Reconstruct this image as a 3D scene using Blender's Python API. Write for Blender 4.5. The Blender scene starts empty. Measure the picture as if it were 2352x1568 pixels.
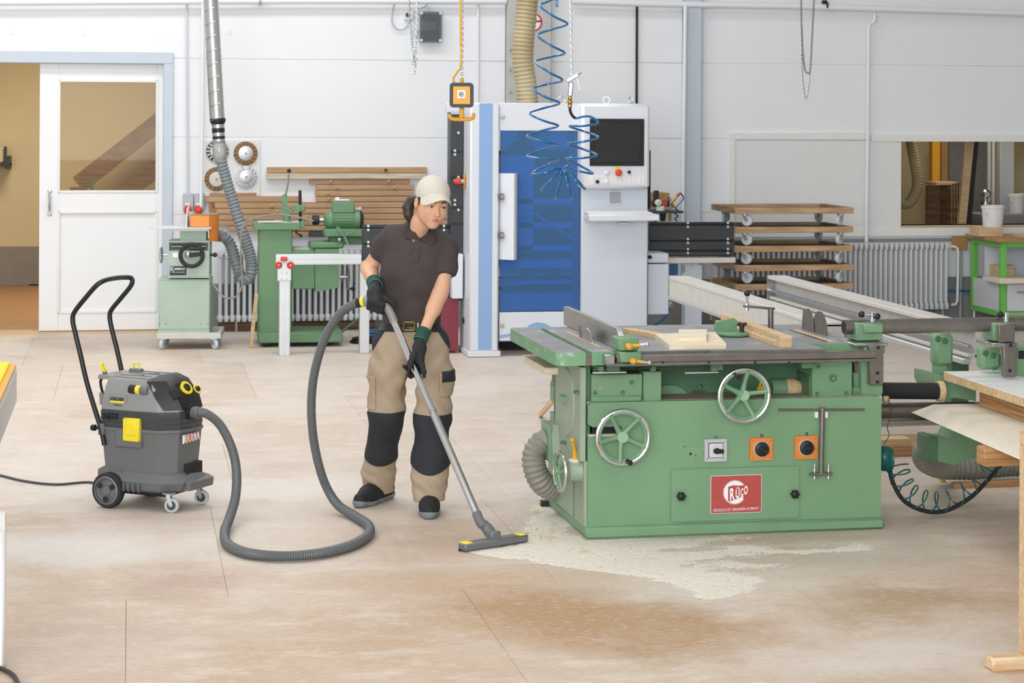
import bpy, math, random
import numpy as np
from mathutils import Vector, Matrix
PI = math.pi
C = bpy.context.scene.collection
SC = bpy.context.scene
random.seed(7)
# ------------------------------------------------------------------ camera
FPX, HOR, CXP, CAMH = 4800.0, 255.0, 1176.0, 2.0
YAW, ROLL = math.atan(876.0 / 4800.0), 0.005
cs, sn = math.cos(YAW), math.sin(YAW)
FWD, RGT, UP = Vector((sn, cs, 0)), Vector((cs, -sn, 0)), Vector((0, 0, 1))
cam_d = bpy.data.cameras.new('camera')
cam = bpy.data.objects.new('camera', cam_d); C.objects.link(cam)
xc = RGT * math.cos(ROLL) + UP * math.sin(ROLL)
yc = -RGT * math.sin(ROLL) + UP * math.cos(ROLL)
mw = Matrix((xc, yc, -FWD)).transposed().to_4x4(); mw.translation = (0, 0, CAMH)
cam.matrix_world = mw
cam_d.sensor_width = 36.0; cam_d.lens = 36.0 * FPX / 2352.0
cam_d.shift_y = -(784.0 - HOR) / 2352.0
cam_d.clip_end = 200
cam_d.dof.use_dof = True; cam_d.dof.focus_distance = 10.2; cam_d.dof.aperture_fstop = 9.0
SC.camera = cam
SC.cycles.max_bounces = 7; SC.cycles.diffuse_bounces = 4; SC.cycles.glossy_bounces = 3; SC.cycles.transmission_bounces = 4; SC.cycles.transparent_max_bounces = 8
SC.cycles.caustics_reflective = False; SC.cycles.caustics_refractive = False
# ------------------------------------------------------------------ world, lamps, exposure
SC.view_settings.view_transform = 'Standard'; SC.view_settings.look = 'None'
SC.view_settings.exposure = 0.2; SC.view_settings.gamma = 1.0
SC.view_settings.use_curve_mapping = False
wd = bpy.data.worlds.new('world'); SC.world = wd; wd.use_nodes = True
wd.node_tree.nodes['Background'].inputs[0].default_value = (0.93, 0.96, 1.0, 1)
wd.node_tree.nodes['Background'].inputs[1].default_value = 0.6
def area(name, loc, sx, sy, power, col=(1, 1, 1), rot=(0, 0, 0)):
    d = bpy.data.lights.new(name, 'AREA'); d.shape = 'RECTANGLE'; d.size = sx; d.size_y = sy
    d.energy = power; d.color = col
    o = bpy.data.objects.new(name, d); C.objects.link(o); o.location = loc; o.rotation_euler = rot
    return o
for yy, pw in ((5.5, 25), (10.0, 90), (13.0, 112), (16.0, 160)):
    area('ceiling_strip_lamp', (-0.2, yy, 5.75), 8.0, 0.9, pw, (0.98, 0.985, 1.0))
# added fill light behind the camera, where the hall is left open
area('rear_fill_light', (-2.4, -3.4, 3.2), 8.0, 4.4, 1000, (0.95, 0.975, 1.0), (PI / 2, 0, 0))
area('door_room_lamp', (-0.6, 21.8, 3.3), 1.4, 0.9, 75, (1.0, 0.90, 0.70))
area('store_room_lamp', (8.6, 20.6, 2.7), 0.8, 0.6, 14, (1.0, 0.88, 0.68))
# ------------------------------------------------------------------ measuring frames
class Fr:
    """a local frame on the floor: turns a measured picture point plus one known coordinate into a point"""
    def __init__(s, ox=0, oy=0, rot=0):
        s.o = (ox, oy); s.r = rot
        c, n = math.cos(-rot), math.sin(-rot)
        s.cam = Vector((c * -ox - n * -oy, n * -ox + c * -oy, CAMH)); s.c, s.n = c, n
    def ray(s, px, py):
        dx, dy = px - CXP, py - HOR
        u = math.cos(ROLL) * dx + math.sin(ROLL) * dy; v = -math.sin(ROLL) * dx + math.cos(ROLL) * dy
        d = FWD + RGT * (u / FPX) - UP * (v / FPX)
        return Vector((s.c * d.x - s.n * d.y, s.n * d.x + s.c * d.y, d.z))
    def at(s, ax, px, py, val):
        d = s.ray(px, py); t = (val - s.cam[ax]) / d[ax]
        return s.cam + d * t
    def x(s, px, py, v): return s.at(0, px, py, v)
    def y(s, px, py, v): return s.at(1, px, py, v)
    def z(s, px, py, v=0.0): return s.at(2, px, py, v)
    def d(s, px, py, D): return s.cam + s.ray(px, py) * D          # D = depth along the view axis
    def world(s, p):
        c, n = math.cos(s.r), math.sin(s.r)
        return Vector((c * p[0] - n * p[1] + s.o[0], n * p[0] + c * p[1] + s.o[1], p[2]))
W = Fr()
# ------------------------------------------------------------------ materials
def lin(c):
    if isinstance(c, str): c = tuple(int(c[i:i + 2], 16) / 255 for i in (0, 2, 4))
    return tuple((v / 12.92 if v <= .04045 else ((v + .055) / 1.055) ** 2.4) for v in c)
MATS = {}
def mat(key, col, rough=.5, metal=0., var=0., vs=6., wear=None, wamt=.5, ws=9., bump=0., bs=60., coat=0., stretch=None, spec=.5, grain=None):
    m = bpy.data.materials.new(key); m.use_nodes = True; nt = m.node_tree; N = nt.nodes; L = nt.links
    b = N['Principled BSDF']; col = lin(col)
    b.inputs['Base Color'].default_value = (*col, 1); b.inputs['Roughness'].default_value = rough
    b.inputs['Metallic'].default_value = metal; b.inputs['Coat Weight'].default_value = coat
    b.inputs['Specular IOR Level'].default_value = spec
    if var or wear or bump or grain:
        tc = N.new('ShaderNodeTexCoord'); mp = N.new('ShaderNodeMapping'); L.new(tc.outputs['Object'], mp.inputs[0])
        if stretch: mp.inputs['Scale'].default_value = stretch
        out = None
        def noise(sc, det=4, ro=.6):
            n = N.new('ShaderNodeTexNoise'); n.inputs['Scale'].default_value = sc; n.inputs['Detail'].default_value = det
            n.inputs['Roughness'].default_value = ro; L.new(mp.outputs[0], n.inputs['Vector']); return n
        def mix(fac, a, bb):
            x = N.new('ShaderNodeMix'); x.data_type = 'RGBA'; L.new(fac, x.inputs[0])
            for i, v in ((6, a), (7, bb)):
                if isinstance(v, tuple): x.inputs[i].default_value = (*v, 1)
                else: L.new(v, x.inputs[i])
            return x.outputs[2]
        def ramp(src, a, c):
            r = N.new('ShaderNodeMapRange'); r.inputs[1].default_value = a; r.inputs[2].default_value = c; L.new(src, r.inputs[0]); return r.outputs[0]
        cur = col
        if var:
            n = noise(vs); cur = mix(ramp(n.outputs[0], .3, .7), tuple(max(0, v * (1 - var)) for v in col), tuple(min(1, v * (1 + var)) for v in col))
        if grain:
            n = N.new('ShaderNodeTexNoise'); n.inputs['Scale'].default_value = 1.0; n.inputs['Detail'].default_value = 5; mp2 = N.new('ShaderNodeMapping')
            mp2.inputs['Scale'].default_value = grain[1]; L.new(tc.outputs['Object'], mp2.inputs[0]); L.new(mp2.outputs[0], n.inputs['Vector'])
            cur = mix(ramp(n.outputs[0], .38, .66), cur, lin(grain[0]))
        if wear:
            n = noise(ws, 6, .7); cur = mix(ramp(n.outputs[0], .72 - wamt * .3, .78 - wamt * .22), cur, lin(wear))
        if not isinstance(cur, tuple): L.new(cur, b.inputs['Base Color'])
        if bump:
            n = noise(bs, 3); bp = N.new('ShaderNodeBump'); bp.inputs['Strength'].default_value = bump; bp.inputs['Distance'].default_value = .003
            L.new(n.outputs[0], bp.inputs['Height']); L.new(bp.outputs[0], b.inputs['Normal'])
    MATS[key] = m
    return m
def glass(key, col, rough=.02, alpha=.3, spec=.5):
    m = bpy.data.materials.new(key); m.use_nodes = True; nt = m.node_tree; N = nt.nodes; L = nt.links
    N.remove(N['Principled BSDF']); o = N['Material Output']
    t = N.new('ShaderNodeBsdfTransparent'); t.inputs[0].default_value = (*lin(col), 1)
    g = N.new('ShaderNodeBsdfGlossy'); g.inputs['Roughness'].default_value = rough
    d = N.new('ShaderNodeBsdfDiffuse'); d.inputs[0].default_value = (*lin(col), 1)
    a1 = N.new('ShaderNodeMixShader'); a1.inputs[0].default_value = alpha; L.new(t.outputs[0], a1.inputs[1]); L.new(d.outputs[0], a1.inputs[2])
    fr = N.new('ShaderNodeFresnel'); fr.inputs[0].default_value = spec if spec > 1 else 1.45
    a2 = N.new('ShaderNodeMixShader'); L.new(fr.outputs[0], a2.inputs[0]); L.new(a1.outputs[0], a2.inputs[1]); L.new(g.outputs[0], a2.inputs[2])
    L.new(a2.outputs[0], o.inputs[0]); MATS[key] = m
    return m
# ------------------------------------------------------------------ mesh builder
OFF = {}
class MB:
    def __init__(s): s.v = []; s.f = []; s.mi = []; s.xf = None; s.cm = 0
    def add(s, vs, fs):
        b = len(s.v)
        if s.xf is not None: vs = [s.xf @ Vector(p) for p in vs]
        s.v += [tuple(p) for p in vs]; s.f += [tuple(i + b for i in f) for f in fs]; s.mi += [s.cm] * len(fs); return s
    def box(s, x0, x1, y0, y1, z0, z1, b=0.):
        if x0 > x1: x0, x1 = x1, x0
        if y0 > y1: y0, y1 = y1, y0
        if z0 > z1: z0, z1 = z1, z0
        b = min(b, (x1 - x0) * .45, (y1 - y0) * .45, (z1 - z0) * .45)
        if b <= 0:
            vs = [(x, y, z) for z in (z0, z1) for y in (y0, y1) for x in (x0, x1)]
            return s.add(vs, [(0, 2, 3, 1), (4, 5, 7, 6), (0, 1, 5, 4), (2, 6, 7, 3), (0, 4, 6, 2), (1, 3, 7, 5)])
        vs = []; idx = {}
        X, Y, Z = (x0, x1), (y0, y1), (z0, z1); sg = (1, -1)
        for i in (0, 1):
            for j in (0, 1):
                for k in (0, 1):
                    for a in (0, 1, 2):
                        p = [X[i] + sg[i] * b, Y[j] + sg[j] * b, Z[k] + sg[k] * b]
                        p[a] = (X[i], Y[j], Z[k])[a]
                        idx[(i, j, k, a)] = len(vs); vs.append(tuple(p))
        I = lambda i, j, k, a: idx[(i, j, k, a)]
        fs = []
        for e in (0, 1):
            q = [(0, 0), (1, 0), (1, 1), (0, 1)]
            fx = [I(e, a, c, 0) for a, c in q]; fy = [I(a, e, c, 1) for a, c in q]; fz = [I(a, c, e, 2) for a, c in q]
            fs += [tuple(fx if e else fx[::-1]), tuple(fy[::-1] if e else fy), tuple(fz if e else fz[::-1])]
        for a in (0, 1):
            for c in (0, 1):
                for A, B, key in ((1, 2, lambda t, u, w, ax: I(t, u, w, ax)), (0, 2, lambda t, u, w, ax: I(u, t, w, ax)), (0, 1, lambda t, u, w, ax: I(u, w, t, ax))):
                    fs.append((key(0, a, c, A), key(1, a, c, A), key(1, a, c, B), key(0, a, c, B)))
        for i in (0, 1):
            for j in (0, 1):
                for k in (0, 1): fs.append((I(i, j, k, 0), I(i, j, k, 1), I(i, j, k, 2)))
        return s.add(vs, fs)
    def beam(s, p0, p1, w, h, up=(0, 0, 1), b=0.):
        p0, p1 = Vector(p0), Vector(p1); d = p1 - p0; L = d.length; d.normalize(); up = Vector(up)
        sd = d.cross(up)
        if sd.length < 1e-4: sd = d.cross(Vector((1, 0, 0)))
        sd.normalize(); u2 = sd.cross(d)
        old = s.xf; m = Matrix((d, sd, u2)).transposed().to_4x4(); m.translation = p0
        s.xf = m if old is None else old @ m
        s.box(0, L, -w / 2, w / 2, -h / 2, h / 2, b); s.xf = old; return s
    def ring(s, c, ax, r, n, ref=None, r2=None):
        ax = Vector(ax).normalized()
        ref = Vector(ref) if ref is not None else (Vector((0, 0, 1)) if abs(ax.z) < .9 else Vector((1, 0, 0)))
        a = ax.cross(ref).normalized(); bb = a.cross(ax)
        return [Vector(c) + a * (math.cos(2 * PI * i / n) * r) + bb * (math.sin(2 * PI * i / n) * (r2 or r)) for i in range(n)]
    def loft(s, rings, caps=True, closed=False):
        n = len(rings[0]); vs = [p for r in rings for p in r]; fs = []
        m = len(rings)
        for k in range(m if closed else m - 1):
            a, b = k * n, ((k + 1) % m) * n
            for i in range(n):
                j = (i + 1) % n; fs.append((a + i, a + j, b + j, b + i))
        if caps and not closed:
            fs.append(tuple(range(n))[::-1]); fs.append(tuple((m - 1) * n + i for i in range(n)))
        return s.add(vs, fs)
    def cyl(s, p0, p1, r0, r1=None, n=16, caps=True):
        p0, p1 = Vector(p0), Vector(p1); r1 = r0 if r1 is None else r1; ax = p1 - p0
        return s.loft([s.ring(p0, ax, r0, n), s.ring(p1, ax, r1, n)], caps)
    def lathe(s, prof, p0, ax, n=20, caps=True):
        ax = Vector(ax).normalized(); p0 = Vector(p0)
        return s.loft([s.ring(p0 + ax * h, ax, max(r, 1e-4), n) for r, h in prof], caps)
    def tube(s, path, r, n=8, closed=False, caps=True):
        P = [Vector(p) for p in path]; m = len(P); rs = r if isinstance(r, (list, tuple)) else [r] * m
        T = []
        for i in range(m):
            a = P[(i - 1) % m] if (closed or i) else P[0]; b = P[(i + 1) % m] if (closed or i < m - 1) else P[-1]
            T.append((b - a).normalized())
        nr = T[0].orthogonal().normalized(); rings = []
        for i in range(m):
            if i:
                q = T[i - 1].rotation_difference(T[i]); nr = q @ nr
            nr = (nr - T[i] * nr.dot(T[i])).normalized(); bn = T[i].cross(nr)
            rings.append([P[i] + (nr * math.cos(2 * PI * k / n) + bn * math.sin(2 * PI * k / n)) * rs[i] for k in range(n)])
        return s.loft(rings, caps, closed)
    def torus(s, c, ax, R, r, n=28, m=8):
        return s.tube(s.ring(c, ax, R, n), r, m, closed=True)
    def sphere(s, c, r, n=12, m=8, sc=(1, 1, 1)):
        rings = []
        for j in range(1, m):
            t = PI * j / m
            rings.append([Vector(c) + Vector((math.cos(2 * PI * i / n) * math.sin(t) * r * sc[0], math.sin(2 * PI * i / n) * math.sin(t) * r * sc[1], -math.cos(t) * r * sc[2])) for i in range(n)])
        return s.loft(rings)
    def prism(s, poly, ax, c0, c1):
        """polygon in the two other axes (in order), extruded along axis ax between c0 and c1"""
        def P(a, b, c): return {'x': (c, a, b), 'y': (a, c, b), 'z': (a, b, c)}[ax]
        n = len(poly); vs = [P(a, b, c0) for a, b in poly] + [P(a, b, c1) for a, b in poly]
        fs = [tuple(range(n)), tuple(range(2 * n - 1, n - 1, -1))] + [(i, i + n, (i + 1) % n + n, (i + 1) % n) for i in range(n)]
        return s.add(vs, fs)
    def mesh(s, name, m, ang=38, off=None, smooth=True):
        vs = s.v if off is None else [(p[0] - off[0], p[1] - off[1], p[2] - off[2]) for p in s.v]
        me = bpy.data.meshes.new(name); me.from_pydata(vs, [], s.f)
        for q in (m if isinstance(m, (list, tuple)) else [m]): me.materials.append(MATS[q] if isinstance(q, str) else q)
        if any(s.mi): me.polygons.foreach_set('material_index', s.mi)
        import bmesh
        bm = bmesh.new(); bm.from_mesh(me); bmesh.ops.recalc_face_normals(bm, faces=bm.faces); bm.to_mesh(me); bm.free()
        if smooth:
            me.polygons.foreach_set('use_smooth', [True] * len(me.polygons))
            me.set_sharp_from_angle(angle=math.radians(ang))
        return me
    def build(s, name, m, parent, label=None, ang=38):
        """a part: verts are in the thing's frame (its base offset is taken off)"""
        off = OFF.get(parent.name, (0, 0, 0))
        o = bpy.data.objects.new(name, s.mesh(name, m, ang, off)); C.objects.link(o); o.parent = parent
        OFF[o.name] = off
        if label: o['label'] = label
        return o
    def top(s, name, m, label, cat, group=None, kind=None, ang=38, fr=None):
        """a thing of one mesh, its origin at the middle of its base"""
        a = np.array(s.v); lo, hi = a.min(0), a.max(0); off = ((lo[0] + hi[0]) / 2, (lo[1] + hi[1]) / 2, lo[2])
        o = bpy.data.objects.new(name, s.mesh(name, m, ang, off)); C.objects.link(o)
        if fr: o.location = fr.world(off); o.rotation_euler.z = fr.r
        else: o.location = off
        OFF[o.name] = off; tag(o, label, cat, group, kind); return o
def tag(o, label=None, cat=None, group=None, kind=None):
    for k, v in (('label', label), ('category', cat), ('group', group), ('kind', kind)):
        if v: o[k] = v
    return o
def thing(name, label, cat, loc=(0, 0, 0), fr=None, group=None, kind=None):
    """an Empty at the thing's base; parts are given in world coordinates (fr=None) or in the frame fr"""
    o = bpy.data.objects.new(name, None); C.objects.link(o); o.empty_display_size = .1
    if fr: o.location = fr.world(loc); o.rotation_euler.z = fr.r
    else: o.location = loc
    OFF[o.name] = tuple(loc)
    return tag(o, label, cat, group, kind)
def dup(root, loc=None, rotz=None, label=None):
    r = root.copy(); C.objects.link(r)
    if loc is not None: r.location = loc
    if rotz is not None: r.rotation_euler.z = rotz
    if label: r['label'] = label
    for ch in root.children:
        c = ch.copy(); C.objects.link(c); c.parent = r
        for g in ch.children:
            d = g.copy(); C.objects.link(d); d.parent = c
    return r
def share(o, dx=0, dy=0, dz=0, parent=None):
    """another piece with the same mesh, moved inside the same thing"""
    c = o.copy(); C.objects.link(c); c.parent = parent or o.parent; c.location = Vector(o.location) + Vector((dx, dy, dz)); return c
def text(name, body, parent, mtl, origin, xdir, updir, height, width=None, ext=.0006, align='LEFT', shear=0.0, bold=0.0):
    """lettering as mesh: origin at its lower left, in the thing's frame"""
    cu = bpy.data.curves.new(name, 'FONT'); cu.body = body; cu.size = 1; cu.extrude = .02; cu.align_x = align; cu.offset = bold; cu.shear = 0
    to = bpy.data.objects.new(name, cu); C.objects.link(to)
    dg = bpy.context.evaluated_depsgraph_get(); me = bpy.data.meshes.new_from_object(to.evaluated_get(dg))
    bpy.data.objects.remove(to); bpy.data.curves.remove(cu)
    a = np.array([v.co[:] for v in me.vertices]); lo, hi = a.min(0), a.max(0)
    sy = height / (hi[1] - lo[1]); sx = sy if width is None else width / (hi[0] - lo[0])
    X, U = Vector(xdir).normalized(), Vector(updir).normalized(); Nn = X.cross(U)
    off = Vector(OFF.get(parent.name, (0, 0, 0)))
    for v in me.vertices:
        q = v.co; a_, b_ = (q.x - (lo[0] if align == 'LEFT' else 0)) * sx, (q.y - lo[1]) * sy
        v.co = Vector(origin) - off + X * (a_ + shear * b_) + U * b_ + Nn * (ext * (1 if q.z > 0 else -.2))
    me.materials.clear(); me.materials.append(MATS[mtl])
    o = bpy.data.objects.new(name, me); C.objects.link(o); o.parent = parent; OFF[o.name] = tuple(off); return o
def bez(pts, n=10):
    """smooth path through points (Catmull-Rom)"""
    P = [Vector(p) for p in pts]; out = []
    for i in range(len(P) - 1):
        a, b, c, d = P[max(i - 1, 0)], P[i], P[i + 1], P[min(i + 2, len(P) - 1)]
        for k in range(n):
            t = k / n
            out.append(.5 * ((2 * b) + (c - a) * t + (2 * a - 5 * b + 4 * c - d) * t * t + (3 * b - a - 3 * c + d) * t ** 3))
    out.append(P[-1]); return out
def ribbed(path, r, pitch, depth, n=14):
    """a corrugated hose along a path: rings swell and shrink"""
    P = [Vector(p) for p in path]; L = [0]
    for a, b in zip(P, P[1:]): L.append(L[-1] + (b - a).length)
    tot = L[-1]; k = max(2, int(tot / (pitch / 2))); out = []; rs = []; j = 0
    for i in range(k + 1):
        t = tot * i / k
        while j < len(L) - 2 and L[j + 1] < t: j += 1
        u = (t - L[j]) / max(1e-9, L[j + 1] - L[j]); out.append(P[j].lerp(P[j + 1], min(1, u))); rs.append(r if i % 2 else r - depth)
    mb = MB(); mb.tube(out, rs, n); return mb
def circ(cx, cy, r, n, a0=0, a1=2 * PI):
    return [(cx + r * math.cos(a0 + (a1 - a0) * i / n), cy + r * math.sin(a0 + (a1 - a0) * i / n)) for i in range(n)]
def rrect(x0, x1, z0, z1, r, n=4):
    out = []
    for cx, cz, a in ((x1 - r, z1 - r, 0), (x0 + r, z1 - r, PI / 2), (x0 + r, z0 + r, PI), (x1 - r, z0 + r, 1.5 * PI)):
        out += [(cx + r * math.cos(a + PI / 2 * i / n), cz + r * math.sin(a + PI / 2 * i / n)) for i in range(n + 1)]
    return out
# ------------------------------------------------------------------ palette
mat('wall_paint', 'eef0f3', .7, var=.015, vs=1.2, bump=.08, bs=40)
mat('wall_board', 'e6e7e6', .6, var=.012, vs=2)
mat('plinth_grey', '8d8e90', .8, var=.12, vs=4, bump=.15)
mat('trim_white', 'ebebe7', .45, var=.02)
mat('door_white', 'ecedee', .4, var=.02, vs=3)
mat('frame_blue_grey', 'c3cdd8', .45, var=.03)
mat('concrete', 'c3c2be', .85, var=.07, vs=7, bump=.25, bs=35)
mat('pipe_white', 'eceef0', .35)
mat('cream_wall', 'd3c4a0', .8, var=.05, vs=1)
mat('dado_grey', '8b8681', .8, var=.05)
mat('stair_wood', '8d6a4c', .6, var=.15, vs=4, grain=('6b4a32', (3, 3, 40)))
mat('black', '17181a', .45); mat('black_matte', '1e1f21', .7); mat('rubber', '26282a', .65)
mat('chrome', 'd8dadc', .18, 1.0); mat('steel', 'b3b5b6', .3, 1.0, var=.12, vs=20); mat('zinc', 'c4c8ca', .38, 1.0, var=.1, vs=25)
mat('alu', 'd3d6d8', .42, .75, var=.04, vs=10); mat('dull_alu', 'cfcdc7', .6, .1, var=.06, vs=9, wear='d9d5cb', wamt=.35, ws=12)
mat('dark_steel', '7f7a74', .36, .7, var=.14, vs=14, wear='5a5048', wamt=.3)
mat('cast_top', '8c8f91', .42, .25, var=.14, vs=6, wear='bdb8ae', wamt=.5, ws=6)
mat('floor_sheet', 'cfb598', .5)
mat('sawdust', 'e6dfd1', .95, var=.05, vs=30, bump=.5, bs=220)
mat('dust_grey', 'aa9c88', .95, var=.1, vs=20)
mat('shaving', 'd3b78c', .9, var=.2, vs=50)
mat('green', '769b77', .42, var=.06, vs=4, wear='6b8d6c', wamt=.22, ws=24, bump=.03, bs=90)
mat('green_worn', '6f9670', .5, var=.08, vs=8, wear='565f55', wamt=.42, ws=34)
mat('green_scratched', '74a077', .5, var=.06, vs=8, wear='b5babb', wamt=.55, ws=16)
mat('green_grey', '9aa994', .5, var=.08, vs=3)
mat('green_dark', '4f7656', .5, var=.1, vs=9)
mat('green_mortiser', '668d66', .45, var=.07, vs=3, wear='83a985', wamt=.2, ws=12)
mat('green_pale', 'abc0b0', .5, var=.05, vs=5, wear='93a38f', wamt=.2, ws=20)
mat('green_bright', '6fc357', .4, var=.03)
mat('orange', 'f0933a', .45, var=.03); mat('orange_switch', 'e2832f', .5, var=.04, wear='c9cbc8', wamt=.18, ws=60)
mat('yellow', 'f2dc2c', .4); mat('yellow_warm', 'e6a72a', .45, var=.04); mat('yellow_lever', 'dba321', .38, var=.05)
mat('red', 'd9422f', .4); mat('red_plate', 'b54a44', .5, var=.05, vs=30, wear='b98a86', wamt=.25, ws=30); mat('burgundy', '822f3f', .5)
mat('white', 'f2f2f2', .45); mat('white_plastic', 'e9eaeb', .35); mat('white_board', 'f6f6f6', .3)
mat('grey_plastic', '6a6c6d', .48, bump=.06, bs=260); mat('grey_plastic_light', '8d8e8c', .42, bump=.04, bs=260)
mat('band_dark', '3f4245', .4); mat('hose_grey', '606364', .42); mat('hose_end_grey', '8b8a85', .42)
mat('cnc_white', 'dfe3ea', .4, var=.012); mat('cnc_grey', 'd2dae4', .42, var=.012); mat('cnc_blue', '8eb0dc', .45); mat('cnc_dark', '33373b', .45, var=.05)
mat('cnc_inner', 'dfe8f2', .5, var=.06, vs=3); mat('screen', '1d1b18', .12, coat=.3, var=.3, vs=5); mat('keys', 'e7e7e2', .5)
mat('fin', 'd3d6da', .4, var=.03); mat('fin_grey', 'b7bbbf', .42, var=.05)
mat('ply_brown', 'b98f67', .6, var=.08, vs=5, grain=('a27950', (3, 60, 60)))
mat('plank', 'c4a07a', .6, var=.07, vs=3, grain=('ab8661', (2, 80, 80)))
mat('plank_pale', 'd8cdb9', .6, var=.08, vs=3, grain=('b9a68a', (3, 90, 90)))
mat('pine', 'd9c09c', .55, var=.05, vs=4, grain=('c9a273', (4, 50, 50))); mat('pine_white', 'eee3cc', .55, var=.04, vs=5, grain=('ddcaa5', (4, 60, 60)))
mat('ply_edge', 'c79a66', .6, var=.08, vs=5, grain=('9a6f43', (3, 3, 160)))
mat('chip', 'e2d8c6', .75, var=.07, vs=60, wear='c8b698', wamt=.45, ws=90)
mat('dolly_wood', 'c0a07c', .6, var=.1, vs=5, grain=('a4835f', (4, 40, 40))); mat('dolly_side', '927860', .65, var=.1, vs=5, grain=('6a523c', (40, 4, 40)))
mat('carpet_grey', '6d6a68', .95, bump=.2, bs=200); mat('caster', 'c9d3da', .35)
mat('duct_metal', 'bfc0bd', .34, .85, var=.08, vs=5, wear='a8a9a8', wamt=.4, ws=5); mat('flex_beige', 'b7a987', .5, var=.05, vs=6, grain=('a3946f', (3, 3, 3))); mat('flex_dark', '848c90', .42)
mat('flex_grey', '8e8b80', .5, var=.06); mat('blue_hose', '10639a', .25, coat=.4); mat('teal_hose', '155a56', .3, coat=.3); mat('cable_yellow', 'e0aa3a', .45); mat('brass', 'c3a14e', .3, 1.0)
mat('cardboard', 'a9804f', .8, var=.05); mat('paper', 'd9d6cf', .8); mat('blue_grey', '8a97a2', .5)
mat('skin', 'd9a98a', .5, var=.03, vs=25, spec=.4); mat('lip', 'b8736d', .4); mat('hair', '2b211d', .5, var=.2, vs=60, grain=('43332b', (120, 120, 6)))
mat('shirt', '433a39', .85, var=.03, vs=25, bump=.12, bs=500); mat('collar', '3a3230', .85, bump=.12, bs=500); mat('beige', 'ad9a83', .85, var=.03, vs=10, bump=.12, bs=420)
mat('navy_black', '26292e', .8, var=.1, vs=14, bump=.1, bs=400); mat('glove', '1e2022', .75, bump=.2, bs=500); mat('glove_coat', '2a2c2e', .42); mat('cuff', '1f4b40', .9, bump=.3, bs=600); mat('cuff_edge', '2f7a64', .9)
mat('cap', 'cdc8bb', .85, var=.015, vs=20, bump=.08, bs=500); mat('eye_white', 'cfc6c0', .3); mat('iris', '2a1b14', .15); mat('brow', '35271f', .8)
mat('shoe', '1d1e20', .75, bump=.15, bs=300); mat('sole', '7f8689', .6)
glass('blue_acrylic', '8cc6f7', .04, .20, 1.3); glass('door_glass', 'f3efe2', .02, .04, 1.18); glass('clear_plastic', 'd5d7d4', .08, .45); glass('smoke_cover', 'c4cbd0', .05, .14)
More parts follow.
